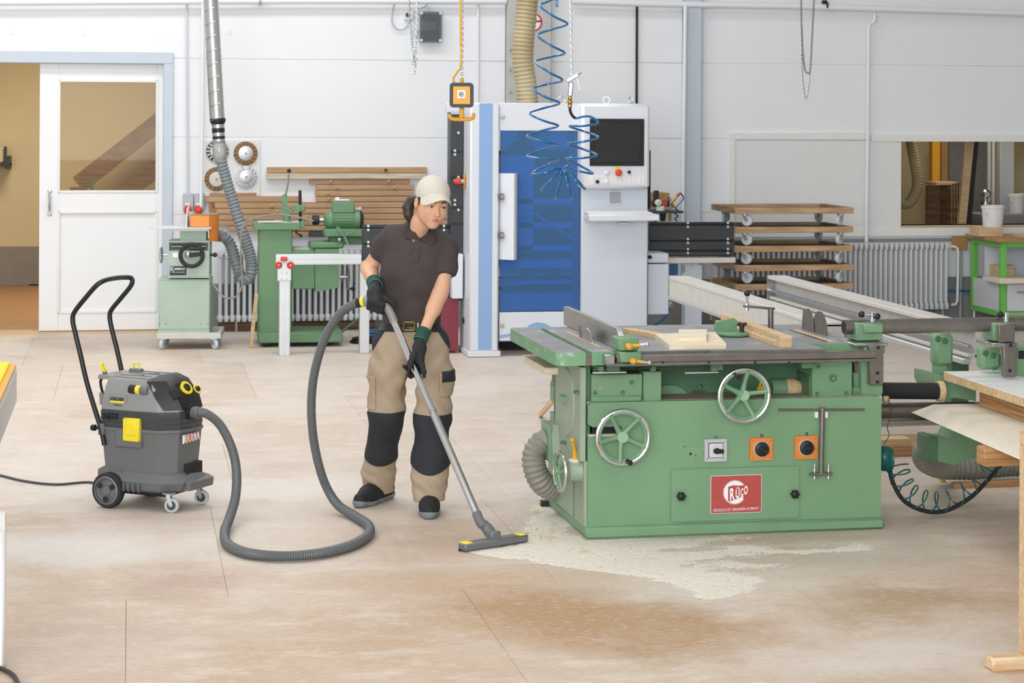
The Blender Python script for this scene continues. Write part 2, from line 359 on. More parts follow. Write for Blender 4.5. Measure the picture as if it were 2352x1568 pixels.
# floor sheets: tan board, dust bands and stains along the traffic
def floor_mat():
    m = MATS['floor_sheet']; nt = m.node_tree; N = nt.nodes; L = nt.links; b = N['Principled BSDF']
    geo = N.new('ShaderNodeNewGeometry'); oi = N.new('ShaderNodeObjectInfo')
    def noise(sc, stretch, det=6, ro=.62):
        mp = N.new('ShaderNodeMapping'); mp.inputs['Scale'].default_value = stretch; L.new(geo.outputs['Position'], mp.inputs[0])
        n = N.new('ShaderNodeTexNoise'); n.inputs['Scale'].default_value = sc; n.inputs['Detail'].default_value = det; n.inputs['Roughness'].default_value = ro
        L.new(mp.outputs[0], n.inputs['Vector']); return n.outputs[0]
    def rng(s, a, c):
        r = N.new('ShaderNodeMapRange'); r.inputs[1].default_value = a; r.inputs[2].default_value = c; L.new(s, r.inputs[0]); return r.outputs[0]
    def mix(f, a, c):
        x = N.new('ShaderNodeMix'); x.data_type = 'RGBA'
        if isinstance(f, float): x.inputs[0].default_value = f
        else: L.new(f, x.inputs[0])
        for i, v in ((6, a), (7, c)):
            if isinstance(v, str): x.inputs[i].default_value = (*lin(v), 1)
            else: L.new(v, x.inputs[i])
        return x.outputs[2]
    def mul(a, v):
        x = N.new('ShaderNodeMath'); x.operation = 'MULTIPLY'; L.new(a, x.inputs[0])
        if isinstance(v, float): x.inputs[1].default_value = v
        else: L.new(v, x.inputs[1])
        return x.outputs[0]
    base = mix(oi.outputs['Random'], 'cbbdae', 'd5cabd')
    sp = N.new('ShaderNodeSeparateXYZ'); L.new(geo.outputs['Position'], sp.inputs[0])
    near = rng(sp.outputs['Y'], 10.6, 8.2)                       # the swept, browner boards lie nearer
    base = mix(mul(near, .8), base, 'bf9f7b')
    c = mix(mul(rng(noise(1.1, (1, .8, 1)), .42, .7), .5), base, 'bb9c80')
    c = mix(mul(rng(noise(.55, (1, .55, 1)), .42, .62), .6), c, 'dcd3c9')
    c = mix(mul(rng(noise(3.4, (.8, 1.7, 1), 9, .72), .5, .66), .5), c, 'e3dad0')
    c = mix(mul(rng(noise(1.9, (.8, 1.6, 1), 9, .7), .54, .72), .45), c, 'a8866e')
    wn = N.new('ShaderNodeTexNoise'); wn.inputs['Scale'].default_value = 2.2; wn.inputs['Detail'].default_value = 8; wn.inputs['Roughness'].default_value = .65; L.new(geo.outputs['Position'], wn.inputs['Vector'])
    wv = N.new('ShaderNodeVectorMath'); wv.operation = 'MULTIPLY_ADD'; L.new(wn.outputs['Color'], wv.inputs[0]); wv.inputs[1].default_value = (.9, .9, 0); L.new(geo.outputs['Position'], wv.inputs[2])
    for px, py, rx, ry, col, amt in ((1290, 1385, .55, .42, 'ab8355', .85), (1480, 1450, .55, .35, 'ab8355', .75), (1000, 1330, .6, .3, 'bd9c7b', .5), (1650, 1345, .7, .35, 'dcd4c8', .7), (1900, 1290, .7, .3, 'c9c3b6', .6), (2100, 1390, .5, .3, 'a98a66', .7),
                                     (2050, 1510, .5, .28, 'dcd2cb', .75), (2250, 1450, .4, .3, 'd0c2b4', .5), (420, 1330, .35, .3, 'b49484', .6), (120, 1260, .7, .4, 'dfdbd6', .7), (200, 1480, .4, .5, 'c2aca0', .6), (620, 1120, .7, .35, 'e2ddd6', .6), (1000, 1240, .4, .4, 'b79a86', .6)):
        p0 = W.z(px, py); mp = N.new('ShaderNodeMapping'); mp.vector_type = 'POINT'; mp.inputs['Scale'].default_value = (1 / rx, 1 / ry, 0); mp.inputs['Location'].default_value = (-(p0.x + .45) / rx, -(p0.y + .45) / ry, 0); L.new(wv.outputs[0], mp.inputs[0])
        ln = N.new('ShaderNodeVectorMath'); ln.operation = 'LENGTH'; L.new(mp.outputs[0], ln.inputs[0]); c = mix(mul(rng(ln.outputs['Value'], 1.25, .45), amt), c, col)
    c = mix(mul(rng(noise(38, (.55, 1.5, 1), 6, .7), .52, .70), .5), c, 'ece4da')
    c = mix(mul(rng(noise(24, (.4, 2.0, 1), 6, .7), .55, .72), .42), c, '9a7c64')
    c = mix(rng(noise(120, (1, 1, 1), 2), .70, .73), c, 'f3eee6')
    L.new(c, b.inputs['Base Color'])
    L.new(rng(noise(3, (1, 1, 1)), -.7, 1.4), b.inputs['Roughness'])
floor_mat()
# ------------------------------------------------------------------ the hall
WY = 19.10
def struct(name, mb, m, label=None, ang=38):
    o = mb.top(name, m, label, None, kind='structure', ang=ang); return o
sub = struct('floor', MB().box(-7, 12, -6, 25, -.25, -.021), 'plinth_grey', 'pale dusty boarded workshop floor with visible sheet joints')
ys = [2.6, 4.6, 6.63, 8.66, 10.65, 12.64, 14.63, 16.68, 18.7, 19.35]
offs = {2: -.008, 3: .405, 4: .55, 5: .1, 6: -.512, 7: -.824}
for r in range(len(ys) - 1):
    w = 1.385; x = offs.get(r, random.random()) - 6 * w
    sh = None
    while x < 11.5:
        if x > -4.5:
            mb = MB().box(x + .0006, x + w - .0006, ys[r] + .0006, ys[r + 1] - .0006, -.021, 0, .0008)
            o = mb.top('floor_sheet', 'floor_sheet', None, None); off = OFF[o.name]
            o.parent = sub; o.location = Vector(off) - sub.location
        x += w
MB().box(-7, .6, 18.98, 19.36, -.02, .003, .002).top('trim_0', 'pine', 'pale wooden threshold board under the sliding door', None, kind='structure')
def X(px, py, Y=WY): return W.y(px, py, Y).x
def Z(px, py, Y=WY): return W.y(px, py, Y).z
dX1, dZ1 = X(376, 147), Z(376, 147)                                # door opening
wX0, wZ0, wZ1 = X(2069, 420), .917, 1.726; wX1 = 10.2              # store-room opening
back = struct('wall_back', MB().box(-7, -3.2, WY + .05, WY + .25, 0, 6).box(-3.2, dX1, WY + .05, WY + .25, dZ1, 6).box(dX1, wX0, WY + .05, WY + .25, 0, 6)
              .box(wX0, wX1, WY + .05, WY + .25, 0, wZ0).box(wX0, wX1, WY + .05, WY + .25, wZ1, 6).box(wX1, 12, WY + .05, WY + .25, 0, 6), 'wall_paint',
              'white back wall of long concrete panels above a grey plinth')
rows = [0, .42, 1.05, 1.749, 2.46, 3.17, 3.88, 4.6, 6]
c1a, c1b = X(1161, 100), X(1262, 100); c2a, c2b = X(1568, 100), X(1606, 300)
bays = [(-7, c1a), (c1b, c2a), (c2b, 12)]
opens = [(-3.2, dX1, 0, dZ1), (wX0, wX1, wZ0, wZ1)]
for a, b in zip(rows, rows[1:]):
    for x0, x1 in bays:
        segs = [(x0, x1, a, b)]
        for ox0, ox1, oz0, oz1 in opens:
            nxt = []
            for s0, s1, q0, q1 in segs:
                if s1 <= ox0 or s0 >= ox1 or q1 <= oz0 or q0 >= oz1: nxt.append((s0, s1, q0, q1)); continue
                if s0 < ox0: nxt.append((s0, ox0, q0, q1))
                if s1 > ox1: nxt.append((ox1, s1, q0, q1))
                if q0 < oz0: nxt.append((max(s0, ox0), min(s1, ox1), q0, oz0))
                if q1 > oz1: nxt.append((max(s0, ox0), min(s1, ox1), oz1, q1))
            segs = nxt
        for s0, s1, q0, q1 in segs:
            if s1 - s0 < .02 or q1 - q0 < .02: continue
            o = MB().box(s0 + .0004, s1 - .0004, WY, WY + .051, q0 + .0005, q1 - .0005, .004).top('wall_panel', 'plinth_grey' if b < .5 else 'wall_paint', None, None)
            o.parent = back; o.location = Vector(OFF[o.name]) - back.location
struct('wall_left', MB().box(-7.2, -7, -6, 25, 0, 6), 'wall_paint', 'white side wall of the hall on the left')
struct('wall_right', MB().box(12, 12.2, -6, 25, 0, 6), 'wall_paint', 'white side wall of the hall on the right')
struct('ceiling', MB().box(-7.2, 12.2, -6, 25, 6, 6.2), 'wall_board', 'pale hall ceiling')
struct('wall_column_concrete', MB().box(c1a + .003, c1b - .003, WY - .13, WY + .05, 0, 6, .01), 'concrete', 'bare grey concrete column behind the beige hose')
struct('wall_column_white', MB().box(c2a + .003, c2b - .003, WY - .10, WY + .05, 0, 6, .008), 'frame_blue_grey', 'pale grey painted steel column beside the black panels')
for k, yy in enumerate((112, 158, 209)):
    p = W.y(1171, yy, WY - .13); MB().cyl(p, p - Vector((0, .03, 0)), .012, n=6).cyl(p, p - Vector((0, .045, 0)), .006, n=8).top('column_bolt', 'zinc', ('highest', 'middle', 'lowest')[k] + ' of three bolts on the concrete column', 'bolt', 'bolts on the concrete column')
# door frame, door and what lies behind
fX1, fZ1 = X(398, 121), Z(398, 121)
MB().box(-7, fX1, WY - .035, WY, dZ1, fZ1, .004).box(-3.2, dX1, WY, WY + .1, dZ1 - .004, dZ1 + .02).box(dX1, fX1, WY - .035, WY, 0, dZ1, .004).box(dX1 - .004, dX1 + .02, WY, WY + .15, 0, dZ1).top('trim_1', 'frame_blue_grey', 'blue grey steel frame around the sliding door opening', None, kind='structure')
DY = WY + .06
a = W.y(91, 300, DY); d0, d1, dz = a.x, dX1 + .02, dZ1 + .02
g0, g1, gz0, gz1 = X(135, 440, DY), X(360, 440, DY), Z(250, 440, DY), Z(250, 186, DY)
pz0, pz1 = Z(250, 716, DY), Z(250, 487, DY)
door = thing('door_1', 'white sliding door with a large glass pane and pull handle', None, ((d0 + d1) / 2, DY, .01), kind='structure')
mb = MB()
for q in ((d0, g0, .012, dz), (g1, d1, .012, dz), (g0, g1, gz1, dz), (g0, g1, pz1, gz0), (g0, g1, .012, pz0)): mb.box(q[0], q[1], DY, DY + .05, q[2], q[3], .002)
mb.build('leaf', 'door_white', door)
MB().box(g0 + .01, g1 - .01, DY + .02, DY + .04, pz0, pz1).build('lower_panel', 'door_white', door)
for zz0, zz1 in ((gz0, gz1), (pz0, pz1)):
    m2 = MB()
    for q in ((g0 - .012, g0 + .012, zz0 - .012, zz1 + .012), (g1 - .012, g1 + .012, zz0 - .012, zz1 + .012), (g0, g1, zz1 - .012, zz1 + .012), (g0, g1, zz0 - .012, zz0 + .012)): m2.box(q[0], q[1], DY - .008, DY + .025, q[2], q[3], .004)
    m2.build('moulding', 'trim_white', door)
MB().box(g0, g1, DY + .02, DY + .026, gz0, gz1).build('glass_pane', 'door_glass', door)
h0, h1 = W.y(114, 492, DY), W.y(114, 440, DY)
MB().tube(bez([h0 + Vector((0, 0, .01)), h0 + Vector((0, -.045, .03)), (h0 + h1) / 2 + Vector((0, -.055, 0)), h1 + Vector((0, -.045, -.03)), h1 + Vector((0, 0, -.01))], 5), [.008] * 6 + [.012] * 9 + [.008] * 6, 8).sphere(h0, .02, sc=(1, .4, 1)).sphere(h1, .02, sc=(1, .4, 1)).build('handle', 'chrome', door, 'chrome pull handle')
# room behind the door
RY = 24.28
far = struct('wall_far', MB().box(-5, 4, RY, RY + .1, .44, 3.6), 'cream_wall', 'cream yellow wall of the room behind the sliding door')
struct('baseboard_far', MB().box(-5, 4, RY - .01, RY + .1, 0, .44), 'dado_grey', 'grey painted lower strip of the cream wall')
struct('wall_door_room_left', MB().box(-4.6, -4.5, WY + .25, RY, 0, 3.6), 'cream_wall'); struct('wall_door_room_right', MB().box(3.4, 3.5, WY + .25, RY, 0, 3.6), 'cream_wall')
struct('ceiling_door_room', MB().box(-5, 4, WY + .25, RY + .1, 3.6, 3.7), 'cream_wall'); struct('floor_door_room', MB().box(-5, 4, 19.36, RY, -.02, -.002), 'ply_brown', 'brown boarded floor of the room behind the sliding door')
st = thing('wooden_staircase', 'two brown sloping wooden stair stringers behind the door glass', 'staircase', (X(250, 440, 23.9), 23.9, .002))
for (ax, ay), (bx, by), wpx, lo in (((180, 424), (420, 236), 44, 0), ((262, 458), (420, 342), 40, 1)):
    p, q = W.y(ax, ay, 23.9 + lo * .05), W.y(bx, by, 23.9 + lo * .05); MB().beam(p, q, .05, .2, b=.004).build('stringer', 'stair_wood', st)
p, q = W.y(165, 440, 23.9), W.y(165, 600, 23.9)
MB().box(p.x - .02, p.x + .12, 23.86, 23.96, .002, p.z + .05, .004).build('post', 'stair_wood', st)
p = W.y(211, 428, 23.86); MB().box(p.x - .02, p.x + .02, 23.84, 23.875, p.z - .1, p.z + .06, .003).build('bracket', 'green_dark', st, 'dark green metal bracket')
MB().tube(bez([W.z(-80, 658), W.z(-20, 652), W.z(40, 654), W.z(110, 656)], 8), .014, 6).top('floor_cable', 'black', 'black cable lying on the floor behind the sliding door', 'cable')
hb = thing('wall_bracket', 'black iron wall bracket carrying a cream drum beyond the doorway', 'bracket', (X(0, 385, 24.1), 24.1, Z(0, 385, 24.1)))
p0, p1 = W.y(-40, 380, 24.05), W.y(24, 387, 24.05)
MB().box(p0.x, p1.x, 23.95, RY, p1.z + .03, p1.z + .06).box(p1.x - .06, p1.x, 23.92, RY, p1.z, p1.z + .14).beam((p1.x - .05, 23.95, p1.z + .1), (p1.x - .05, 23.95, p1.z + .25), .03, .03).build('arm', 'black', hb)
MB().lathe([(.10, 0), (.12, .02), (.12, .16), (.1, .18)], (p1.x - .16, 24.05, p1.z + .06), (0, 0, 1), 18).build('drum', 'cream_wall', hb, 'cream drum')
# store room seen through the opening on the right
struct('wall_store_back', MB().box(6, 12, 22.4, 22.5, 0, 3.4), 'cream_wall', 'cream wall of the store room behind the opening')
struct('wall_store_left', MB().box(6.3, 6.4, WY + .25, 22.4, 0, 3.4), 'cream_wall'); struct('wall_store_right', MB().box(11.9, 12, WY + .25, 22.4, 0, 3.4), 'cream_wall')
struct('ceiling_store', MB().box(6, 12, WY + .25, 22.5, 3.4, 3.5), 'wall_board'); struct('floor_store', MB().box(4.2, 12, 19.36, 22.4, -.02, 0), 'plinth_grey')
MB().box(wX0 - .01, wX1, WY - .03, WY + .25, wZ0 - .014, wZ0, .003).top('trim_2', 'pine', 'pale wooden sill of the store room opening', None, kind='structure')
# framed board panel and trims on the right
b0, b1 = X(1674, 420), X(2072, 420); bz1 = Z(1800, 305); bz0 = Z(1900, 548)
def trim(n, x0, x1, z0, z1, label, m='trim_white', d=.03): return MB().box(x0, x1, WY - d, WY, z0, z1, .003).top('trim_%d' % n, m, label, None, kind='structure')
iz = Z(1900, 321)
trim(3, b0, X(1993, 310) - .03, iz, bz1, 'white top rail of the blank board panel')
trim(4, X(1993, 310) + .03, 10.5, wZ1, wZ1 + .065, 'white top rail over the store room opening')
trim(5, b0, b0 + .055, bz0, iz, 'white left stile of the blank board panel')
trim(6, b0 + .056, wX0 - .002, bz0 + .03, iz - .002, 'large blank white board panel above the dolly stack', 'wall_board', .018)
trim(7, b0 - .03, 10.5, wZ0 - .1, wZ0 - .015, 'white rail under the store room opening', d=.022)
trim(8, X(1500, 540), 10.5, bz0 - .03, bz0, 'dark grey rail along the wall above the right radiator', 'plinth_grey', .02)
# pipes along the wall
def pipe(pts, r, m, label, n=10, Y=None):
    P = [W.y(px, py, WY - (d if d else .06)) for px, py, d in pts]
    return MB().tube(P, r, n).top('wall_pipe', m, label, 'pipe')
pipe([(-60, 6, .1), (300, 4, .1), (700, 2, .1), (1163, 3, .1)], .028, 'pipe_white', 'thick white pipe high on the wall above the sliding door')
pipe([(1312, 3, .1), (1500, 9, .1), (1800, 14, .1), (2080, 22, .1), (2420, 33, .1), (2900, 49, .1)], .03, 'pipe_white', 'thick white pipe high on the wall above the blank panel')
pipe([(429, 10, .03), (430, 330, .03), (431, 446, .03)], .011, 'fin', 'slim grey conduit running down to the red socket boxes')
pipe([(466, 0, .11), (464, 300, .11), (461, 494, .11)], .015, 'pipe_white', 'white pipe behind the metal duct on the left')
pipe([(1098, 2, .03), (1097, 260, .03)], .012, 'pipe_white', 'thin white conduit beside the hanging yellow socket')
pipe([(1463, 14, .03), (1462, 250, .03)], .012, 'black_matte', 'dark grey conduit above the control cabinet')
pipe([(1574, 14, .14), (1571, 250, .14), (1568, 520, .14)], .019, 'pipe_white', 'white pipe in front of the pale steel column')
P = [(2009, 26), (2009, 44), (2006, 52), (1997, 56), (1995, 66), (1993, 300), (1990, 556)]
pipe([(x, y, .06) for x, y in P], .017, 'pipe_white', 'white pipe with a bend running down to the right radiator')
for px, py, r in ((28, 75, .022), (191, 77, .022), (525, 74, .022)):
    p = W.y(px, py, WY); MB().lathe([(r, 0), (r, .005), (.012, .006), (.010, .002), (.001, .002)], p, (0, -1, 0), 16).top('round_wall_plug', 'trim_white', {28: 'small round plug in the wall, leftmost of three', 191: 'small round plug in the wall above the door glass', 525: 'small round plug in the wall right of the metal duct'}[px], 'plug', 'round wall plugs')
for k, (px, py) in enumerate(((597, 3), (1898, 12))):
    p = W.y(px, py, WY - .1); MB().torus(p, (1, 0, 0), .034, .009, 16, 6).box(p.x - .012, p.x + .012, p.y + .02, WY, p.z - .012, p.z + .05).top('pipe_clamp', 'steel' if k == 0 else 'black_matte', ('grey clamp on the left wall pipe', 'dark clamp on the right wall pipe')[k], 'clamp')
# ------------------------------------------------------------------ helpers for machines
def PB(mb, fr, x0, y0, x1, y1, Y, dep, b=.003):
    p = fr.y(x0, y1, Y); q = fr.y(x1, y0, Y); return mb.box(p.x, q.x, Y, Y + dep, p.z, q.z, b)
def caster(parent, x, y, ztop, r, mw='caster', mf='zinc', face=0., zfl=None, hub=None):
    """a swivel caster: plate, fork and a wheel as its sub-part; ztop is the plate height"""
    d = Vector((math.sin(face), -math.cos(face), 0)); sd = Vector((d.y, -d.x, 0)); zc = ztop - (ztop - (zfl or 0)) + r if zfl is not None else r
    c = Vector((x, y, zc)) + d * r * .45
    mb = MB().box(x - r * .7, x + r * .7, y - r * .6, y + r * .6, ztop - r * .12, ztop).cyl((x, y, ztop - r * .12), (x, y, ztop - r * .35), r * .55, n=12)
    for k in (-1, 1): mb.beam(Vector((x, y, ztop - r * .3)) + sd * k * r * .42, c + sd * k * r * .42, r * .12, r * .5)
    mb.cyl(c - sd * r * .48, c + sd * r * .48, r * .16, n=8)
    f = mb.build('caster', mf, parent)
    MB().lathe([(r * .3, -.3 * r), (r * .9, -.3 * r), (r, -.2 * r), (r, .2 * r), (r * .9, .3 * r), (r * .3, .3 * r)], c, sd, 18).build('wheel', mw, f)
    if hub: MB().lathe([(r * .62, -.31 * r), (r * .62, .31 * r)], c, sd, 18).build('wheel_hub', hub, f)
    return f
def handwheel(parent, fr_c, ax, R, r, spokes=5, rim='chrome', body='green', name='handwheel', a0=.3, dish=.03):
    """rim, hub and spokes; ax points to the operator"""
    ax = Vector(ax).normalized(); c = Vector(fr_c); mb = MB(); n = 36
    mb.torus(c, ax, R, r, n, 8); w = mb.build(name, rim, parent)
    m2 = MB(); hub = c - ax * dish
    m2.lathe([(R * .2, -.015), (R * .2, .012), (R * .16, .018)], hub, ax, 18)
    ref = Vector((0, 0, 1)); u = ax.cross(ref).normalized(); v = u.cross(ax)
    for k in range(spokes):
        t = a0 + 2 * PI * k / spokes; dr = u * math.cos(t) + v * math.sin(t)
        m2.loft([m2.ring(hub + dr * R * .12, dr, R * .125, 8), m2.ring(hub + dr * R * .5 + ax * dish * .3, dr, R * .085, 8), m2.ring(c + dr * (R - r * .6), dr, R * .10, 8)])
    m2.torus(c - ax * r * .35, ax, R - r * 1.1, r * 1.0, n, 6)
    m2.build('spokes', body, w); return w, u, v
# ------------------------------------------------------------------ disc sander on its trolley
DF0 = W.z(363, 803); DF = Fr(DF0.x, DF0.y, -.10)
sd = thing('disc_sander', 'pale green sanding machine with orange hood on a wheeled trolley', 'sander', (.26, .22, 0), DF)
tr0, tr1 = DF.y(360, 778, 0), DF.y(507, 764, 0); tz0, tz1 = tr0.z, tr1.z; TD = .52
mb = MB()
for q in ((tr0.x, tr1.x, 0, .03), (tr0.x, tr1.x, TD - .03, TD)): mb.box(q[0], q[1], q[2], q[3], tz0, tz1, .002)
for x in (tr0.x, tr1.x - .03): mb.box(x, x + .03, .03, TD - .03, tz0, tz1, .002)
mb.box(tr0.x + .02, tr1.x - .02, .02, TD - .02, tz0, tz0 + .008); mb.build('trolley', 'dull_alu', sd)
for x, y in ((tr0.x + .05, .04), (tr1.x - .06, .04), (tr0.x + .05, TD - .05), (tr1.x - .06, TD - .05)): caster(sd, x, y, tz0, .042, face=.6 if x > .2 else -.3)
PB(MB(), DF, 363, 641, 482, 768, .03, .40).build('cabinet', 'green_pale', sd)
zc = DF.y(400, 641, .03).z
p0, p1 = DF.y(366, 641, .03), DF.y(482, 641, .03)
MB().box(p0.x, p1.x, .026, .05, zc - .004, zc, .001).box(p0.x + .004, p1.x - .004, .024, .034, DF.y(400, 764, .03).z + .03, zc - .012, .003).build('front_plate', 'green_pale', sd)
for px in (366, 381, 460, 477): p = DF.y(px, 743, .024); MB().cyl(p, p - Vector((0, .003, 0)), .004, n=8).build('screw', 'black', sd)
BY = .02
bl, br = DF.y(386, 637, BY), DF.y(481, 553, BY); bo0, bo1 = DF.y(388, 576, BY).z, DF.y(388, 557, BY).z
MB().box(bl.x, br.x, BY, BY + .34, bl.z, bo0, .003).box(bl.x, br.x, BY + .10, BY + .34, bo0, bo1).box(bl.x, br.x, BY, BY + .34, bo1, br.z, .002).box(bl.x, bl.x + .008, BY, BY + .1, bo0, bo1).box(br.x - .008, br.x, BY, BY + .1, bo0, bo1).box(bl.x - .005, br.x + .005, BY - .012, BY + .03, bl.z - .004, bl.z + .006, .001).build('housing', 'green_pale', sd)
MB().cyl((bl.x + .03, BY + .05, (bo0 + bo1) / 2), (br.x - .03, BY + .05, (bo0 + bo1) / 2), .018, n=12).build('shaft', 'dark_steel', sd)
PB(MB(), DF, 413, 527, 474, 555, BY + .06, .2).build('neck', 'green_pale', sd)
t0, t1 = DF.y(338, 526, -.02), DF.y(485, 523, -.02)
MB().box(t0.x, t1.x, -.02, .34, t0.z, t0.z + .011, .002).box(t0.x + .16, t1.x - .02, 0, .3, t0.z - .018, t0.z).build('table', 'fin', sd)
f0 = DF.y(429, 523, 0); fz = t0.z + .011
MB().prism([(.02, fz), (.30, fz), (.30, fz + .17), (.12, fz + .15), (.02, fz + .09)], 'x', f0.x - .008, f0.x).box(f0.x - .008, f0.x + .03, .26, .30, fz, fz + .12).build('fence', 'wall_board', sd)
h = [DF.y(437, 520, .06), DF.y(480, 496, .06)]
pts = [(h[0].x, .06), (h[1].x, .06), (h[1].x + .065, .16), (h[1].x + .065, .34), (h[0].x, .34)]
MB().prism(pts, 'z', t0.z + .014, h[1].z).prism([(h[1].x, .07), (h[1].x + .065, .16), (h[1].x + .065, .34), (h[1].x, .34)], 'z', DF.y(490, 553, .16).z, t0.z + .014).build('dust_hood', 'orange', sd, 'orange sheet metal dust hood')
MB().prism([(a * 1.0, b) for a, b in pts], 'z', h[1].z, h[1].z + .006).build('hood_lid', 'cardboard', sd)
c = DF.y(440, 586, -.035); mb = MB().torus(c, (0, -1, 0), .092, .017, 32, 10).beam(c + Vector((-.02, .0, 0)), c + Vector((.085, 0, .01)), .02, .035)
w = mb.build('handwheel', 'rubber', sd); hb_ = DF.y(432, 585, -.03)
MB().lathe([(.028, 0), (.028, .02), (.014, .028)], hb_ + Vector((0, .03, 0)), (0, -1, 0), 14).build('hub', 'steel', w)
MB().lathe([(.014, 0), (.014, .09)], c + Vector((-.01, -.02, .055)), (1, 0, .05), 10).build('crank_grip', 'black', w)
c = DF.y(370, 585, .12); MB().torus(c, (-1, 0, .0), .06, .013, 26, 8).lathe([(.012, 0), (.012, .07)], c, (1, 0, 0), 8).cyl(c - Vector((0, 0, .058)), c + Vector((0, 0, .058)), .008, n=8).build('side_wheel', 'chrome', sd, 'chrome side wheel')
p, q = DF.y(390, 632, BY - .002), DF.y(428, 611, BY - .002); pl = MB().box(p.x, q.x, BY - .003, BY, p.z, q.z).build('name_plate', 'black', sd)
text('lettering', 'K', pl, 'white', (p.x + .006, BY - .003, p.z + .032), (1, 0, 0), (0, 0, 1), .04, .03); text('lettering', 'ARMINUS', pl, 'white', (p.x + .034, BY - .003, p.z + .044), (1, 0, 0), (0, 0, 1), .018, .09, bold=.02)
text('lettering', 'SCHLEIFMASCHINEN', pl, 'white', (p.x + .012, BY - .003, p.z + .022), (1, 0, 0), (0, 0, 1), .007, .11)
p, q = DF.y(397, 591, BY - .002), DF.y(409, 581, BY - .002); MB().box(p.x, q.x, BY - .002, BY, p.z, q.z).build('sticker', 'white', sd)
p = DF.y(482, 585, .1); MB().lathe([(.011, 0), (.011, .03), (.02, .03), (.02, .05), (.01, .06)], p, (1, 0, 0), 10).build('knob', 'black', sd)
# ------------------------------------------------------------------ extraction duct and its flexible hose
DD = 17.6
def D(px, py, d=DD): return W.d(px, py, d)
du = thing('extraction_duct', 'grey metal spiral duct hanging from above with black clamps and clear funnel', 'duct', D(503, 365))
mb = MB().tube([D(480, -60), D(484, 0), D(499, 272)], .063, 20); mb.build('spiral_duct', 'duct_metal', du)
for k in range(9):
    t = .08 + k * .115; a, b = D(484, 0), D(499, 272); c = a.lerp(b, t); ax = ((b - a).normalized() + RGT * .0 + Vector((.0, 0, 0))).normalized()
    tilt = (ax + RGT * .35).normalized(); MB().torus(c, tilt, .0665, .003, 26, 5).build('seam', 'steel', du)
a, b = D(500, 272), D(503, 325)
dv = (b - a)
MB().lathe([(.065, 0), (.068, .012), (.064, .03), (.053, .05)], a, dv, 20).lathe([(.052, .075), (.054, .09), (.054, .115), (.052, .12)], a, dv, 20).lathe([(.052, .14), (.053, .17), (.05, .18)], a, dv, 20).build('clamp', 'black', du)
MB().lathe([(.053, .045), (.052, .19)], a, dv, 20).build('sleeve', 'zinc', du)
MB().lathe([(.05, .19), (.058, .22), (.062, .27), (.06, .32), (.046, .37)], a, dv, 20, caps=False).build('funnel', 'clear_plastic', du, 'clear plastic funnel')
for q_ in (.2, .36): MB().torus(a + dv.normalized() * q_, dv, .06 - .03 * q_, .004, 20, 6).build('ring_clamp', 'steel', du)
HP = [D(507, 360), D(512, 385), D(528, 440), D(553, 520), D(575, 590, 17.7), D(577, 625, 17.7), D(567, 642, 17.7), D(552, 634, 17.75), D(541, 600, 17.75), D(528, 560, 17.8), D(512, 543, 17.8), D(496, 541, 17.85)]
ribbed(bez(HP, 14), .052, .030, .012, 16).top('flexible_hose', 'flex_dark', 'dark ribbed hose looping from the clear funnel down to the orange hood', 'hose')
p = HP[-1]; q = HP[-2]; MB().lathe([(.054, 0), (.058, .01), (.058, .03), (.054, .05)], p, q - p, 18).build('hose_collar', 'dull_alu', sd) if False else None
# ------------------------------------------------------------------ red sockets, disc board, planks on the wall
for k, (px, lab) in enumerate(((432, 'red plug in the left of two grey wall sockets'), (457, 'red plug in the right of two grey wall sockets, half hidden by a pipe'))):
    y0 = WY - .09; so = thing('wall_socket', lab, 'socket', (X(px, 480), WY, Z(px, 490)), group='red wall sockets')
    a, b = W.y(px - 12, 482, WY), W.y(px + 12, 444, WY); MB().box(a.x, b.x, WY - .08, WY, a.z, b.z, .006).build('box', 'fin_grey', so)
    c = W.y(px - 1, 482, y0); MB().lathe([(.026, 0), (.034, .012), (.034, .05), (.028, .055)], c + Vector((0, .01, .02)), (0, -1, -.45), 16).sphere(c + Vector((0, -.045, -.004)), .036, 14, 8).build('plug', 'red', so, 'round red plug')
    MB().box(c.x - .02, c.x + .02, WY - .1, WY - .08, c.z + .03, c.z + .06, .004).build('lid', 'white', so)
bd = thing('tool_board', 'white board on the wall holding round sanding discs', 'board', (X(534, 449), WY, Z(534, 449)))
a, b = W.y(470, 450, WY), W.y(598, 322, WY); MB().box(a.x, b.x, WY - .015, WY, a.z, b.z, .002).build('panel', 'wall_board', bd)
discs = [(499, 347, 25, 'band_dark', 'white', 'dark rimmed sanding disc behind the clear funnel'), (564, 352, 27, 'stair_wood', 'alu', 'brown rimmed sanding disc with a polished centre at upper right of the board'),
         (497, 411, 27, 'stair_wood', 'paper', 'brown rimmed sanding disc half hidden by the ribbed hose'), (565, 406, 25, 'fin', 'alu', 'pale metal sanding disc with a slotted rim at lower right of the board')]
for px, py, r, mr, mc, lab in discs:
    c = W.y(px, py, WY - .015); R = r / 252.; ds = thing('sanding_disc', lab, 'disc', c, group='sanding discs on the wall board')
    MB().lathe([(R, 0), (R, .02), (R * .8, .03), (R * .6, .03), (R * .6, 0)], c, (0, -1, 0), 40).build('rim', mr, ds)
    MB().lathe([(R * .62, 0), (R * .62, .034), (R * .58, .036), (.001, .036)], c, (0, -1, 0), 32).build('plate', mc, ds)
    n = 16
    for k in range(n):
        t = 2 * PI * k / n; d = Vector((math.cos(t), 0, math.sin(t))); MB().beam(c + d * R * .68 + Vector((0, -.032, 0)), c + d * R * .97 + Vector((0, -.024, 0)), .006, .012).build('segment', 'cardboard' if mr == 'stair_wood' else 'alu', ds)
    MB().sphere(c + Vector((0, -.045, 0)), .009, 8, 6).build('nut', 'brass', ds)
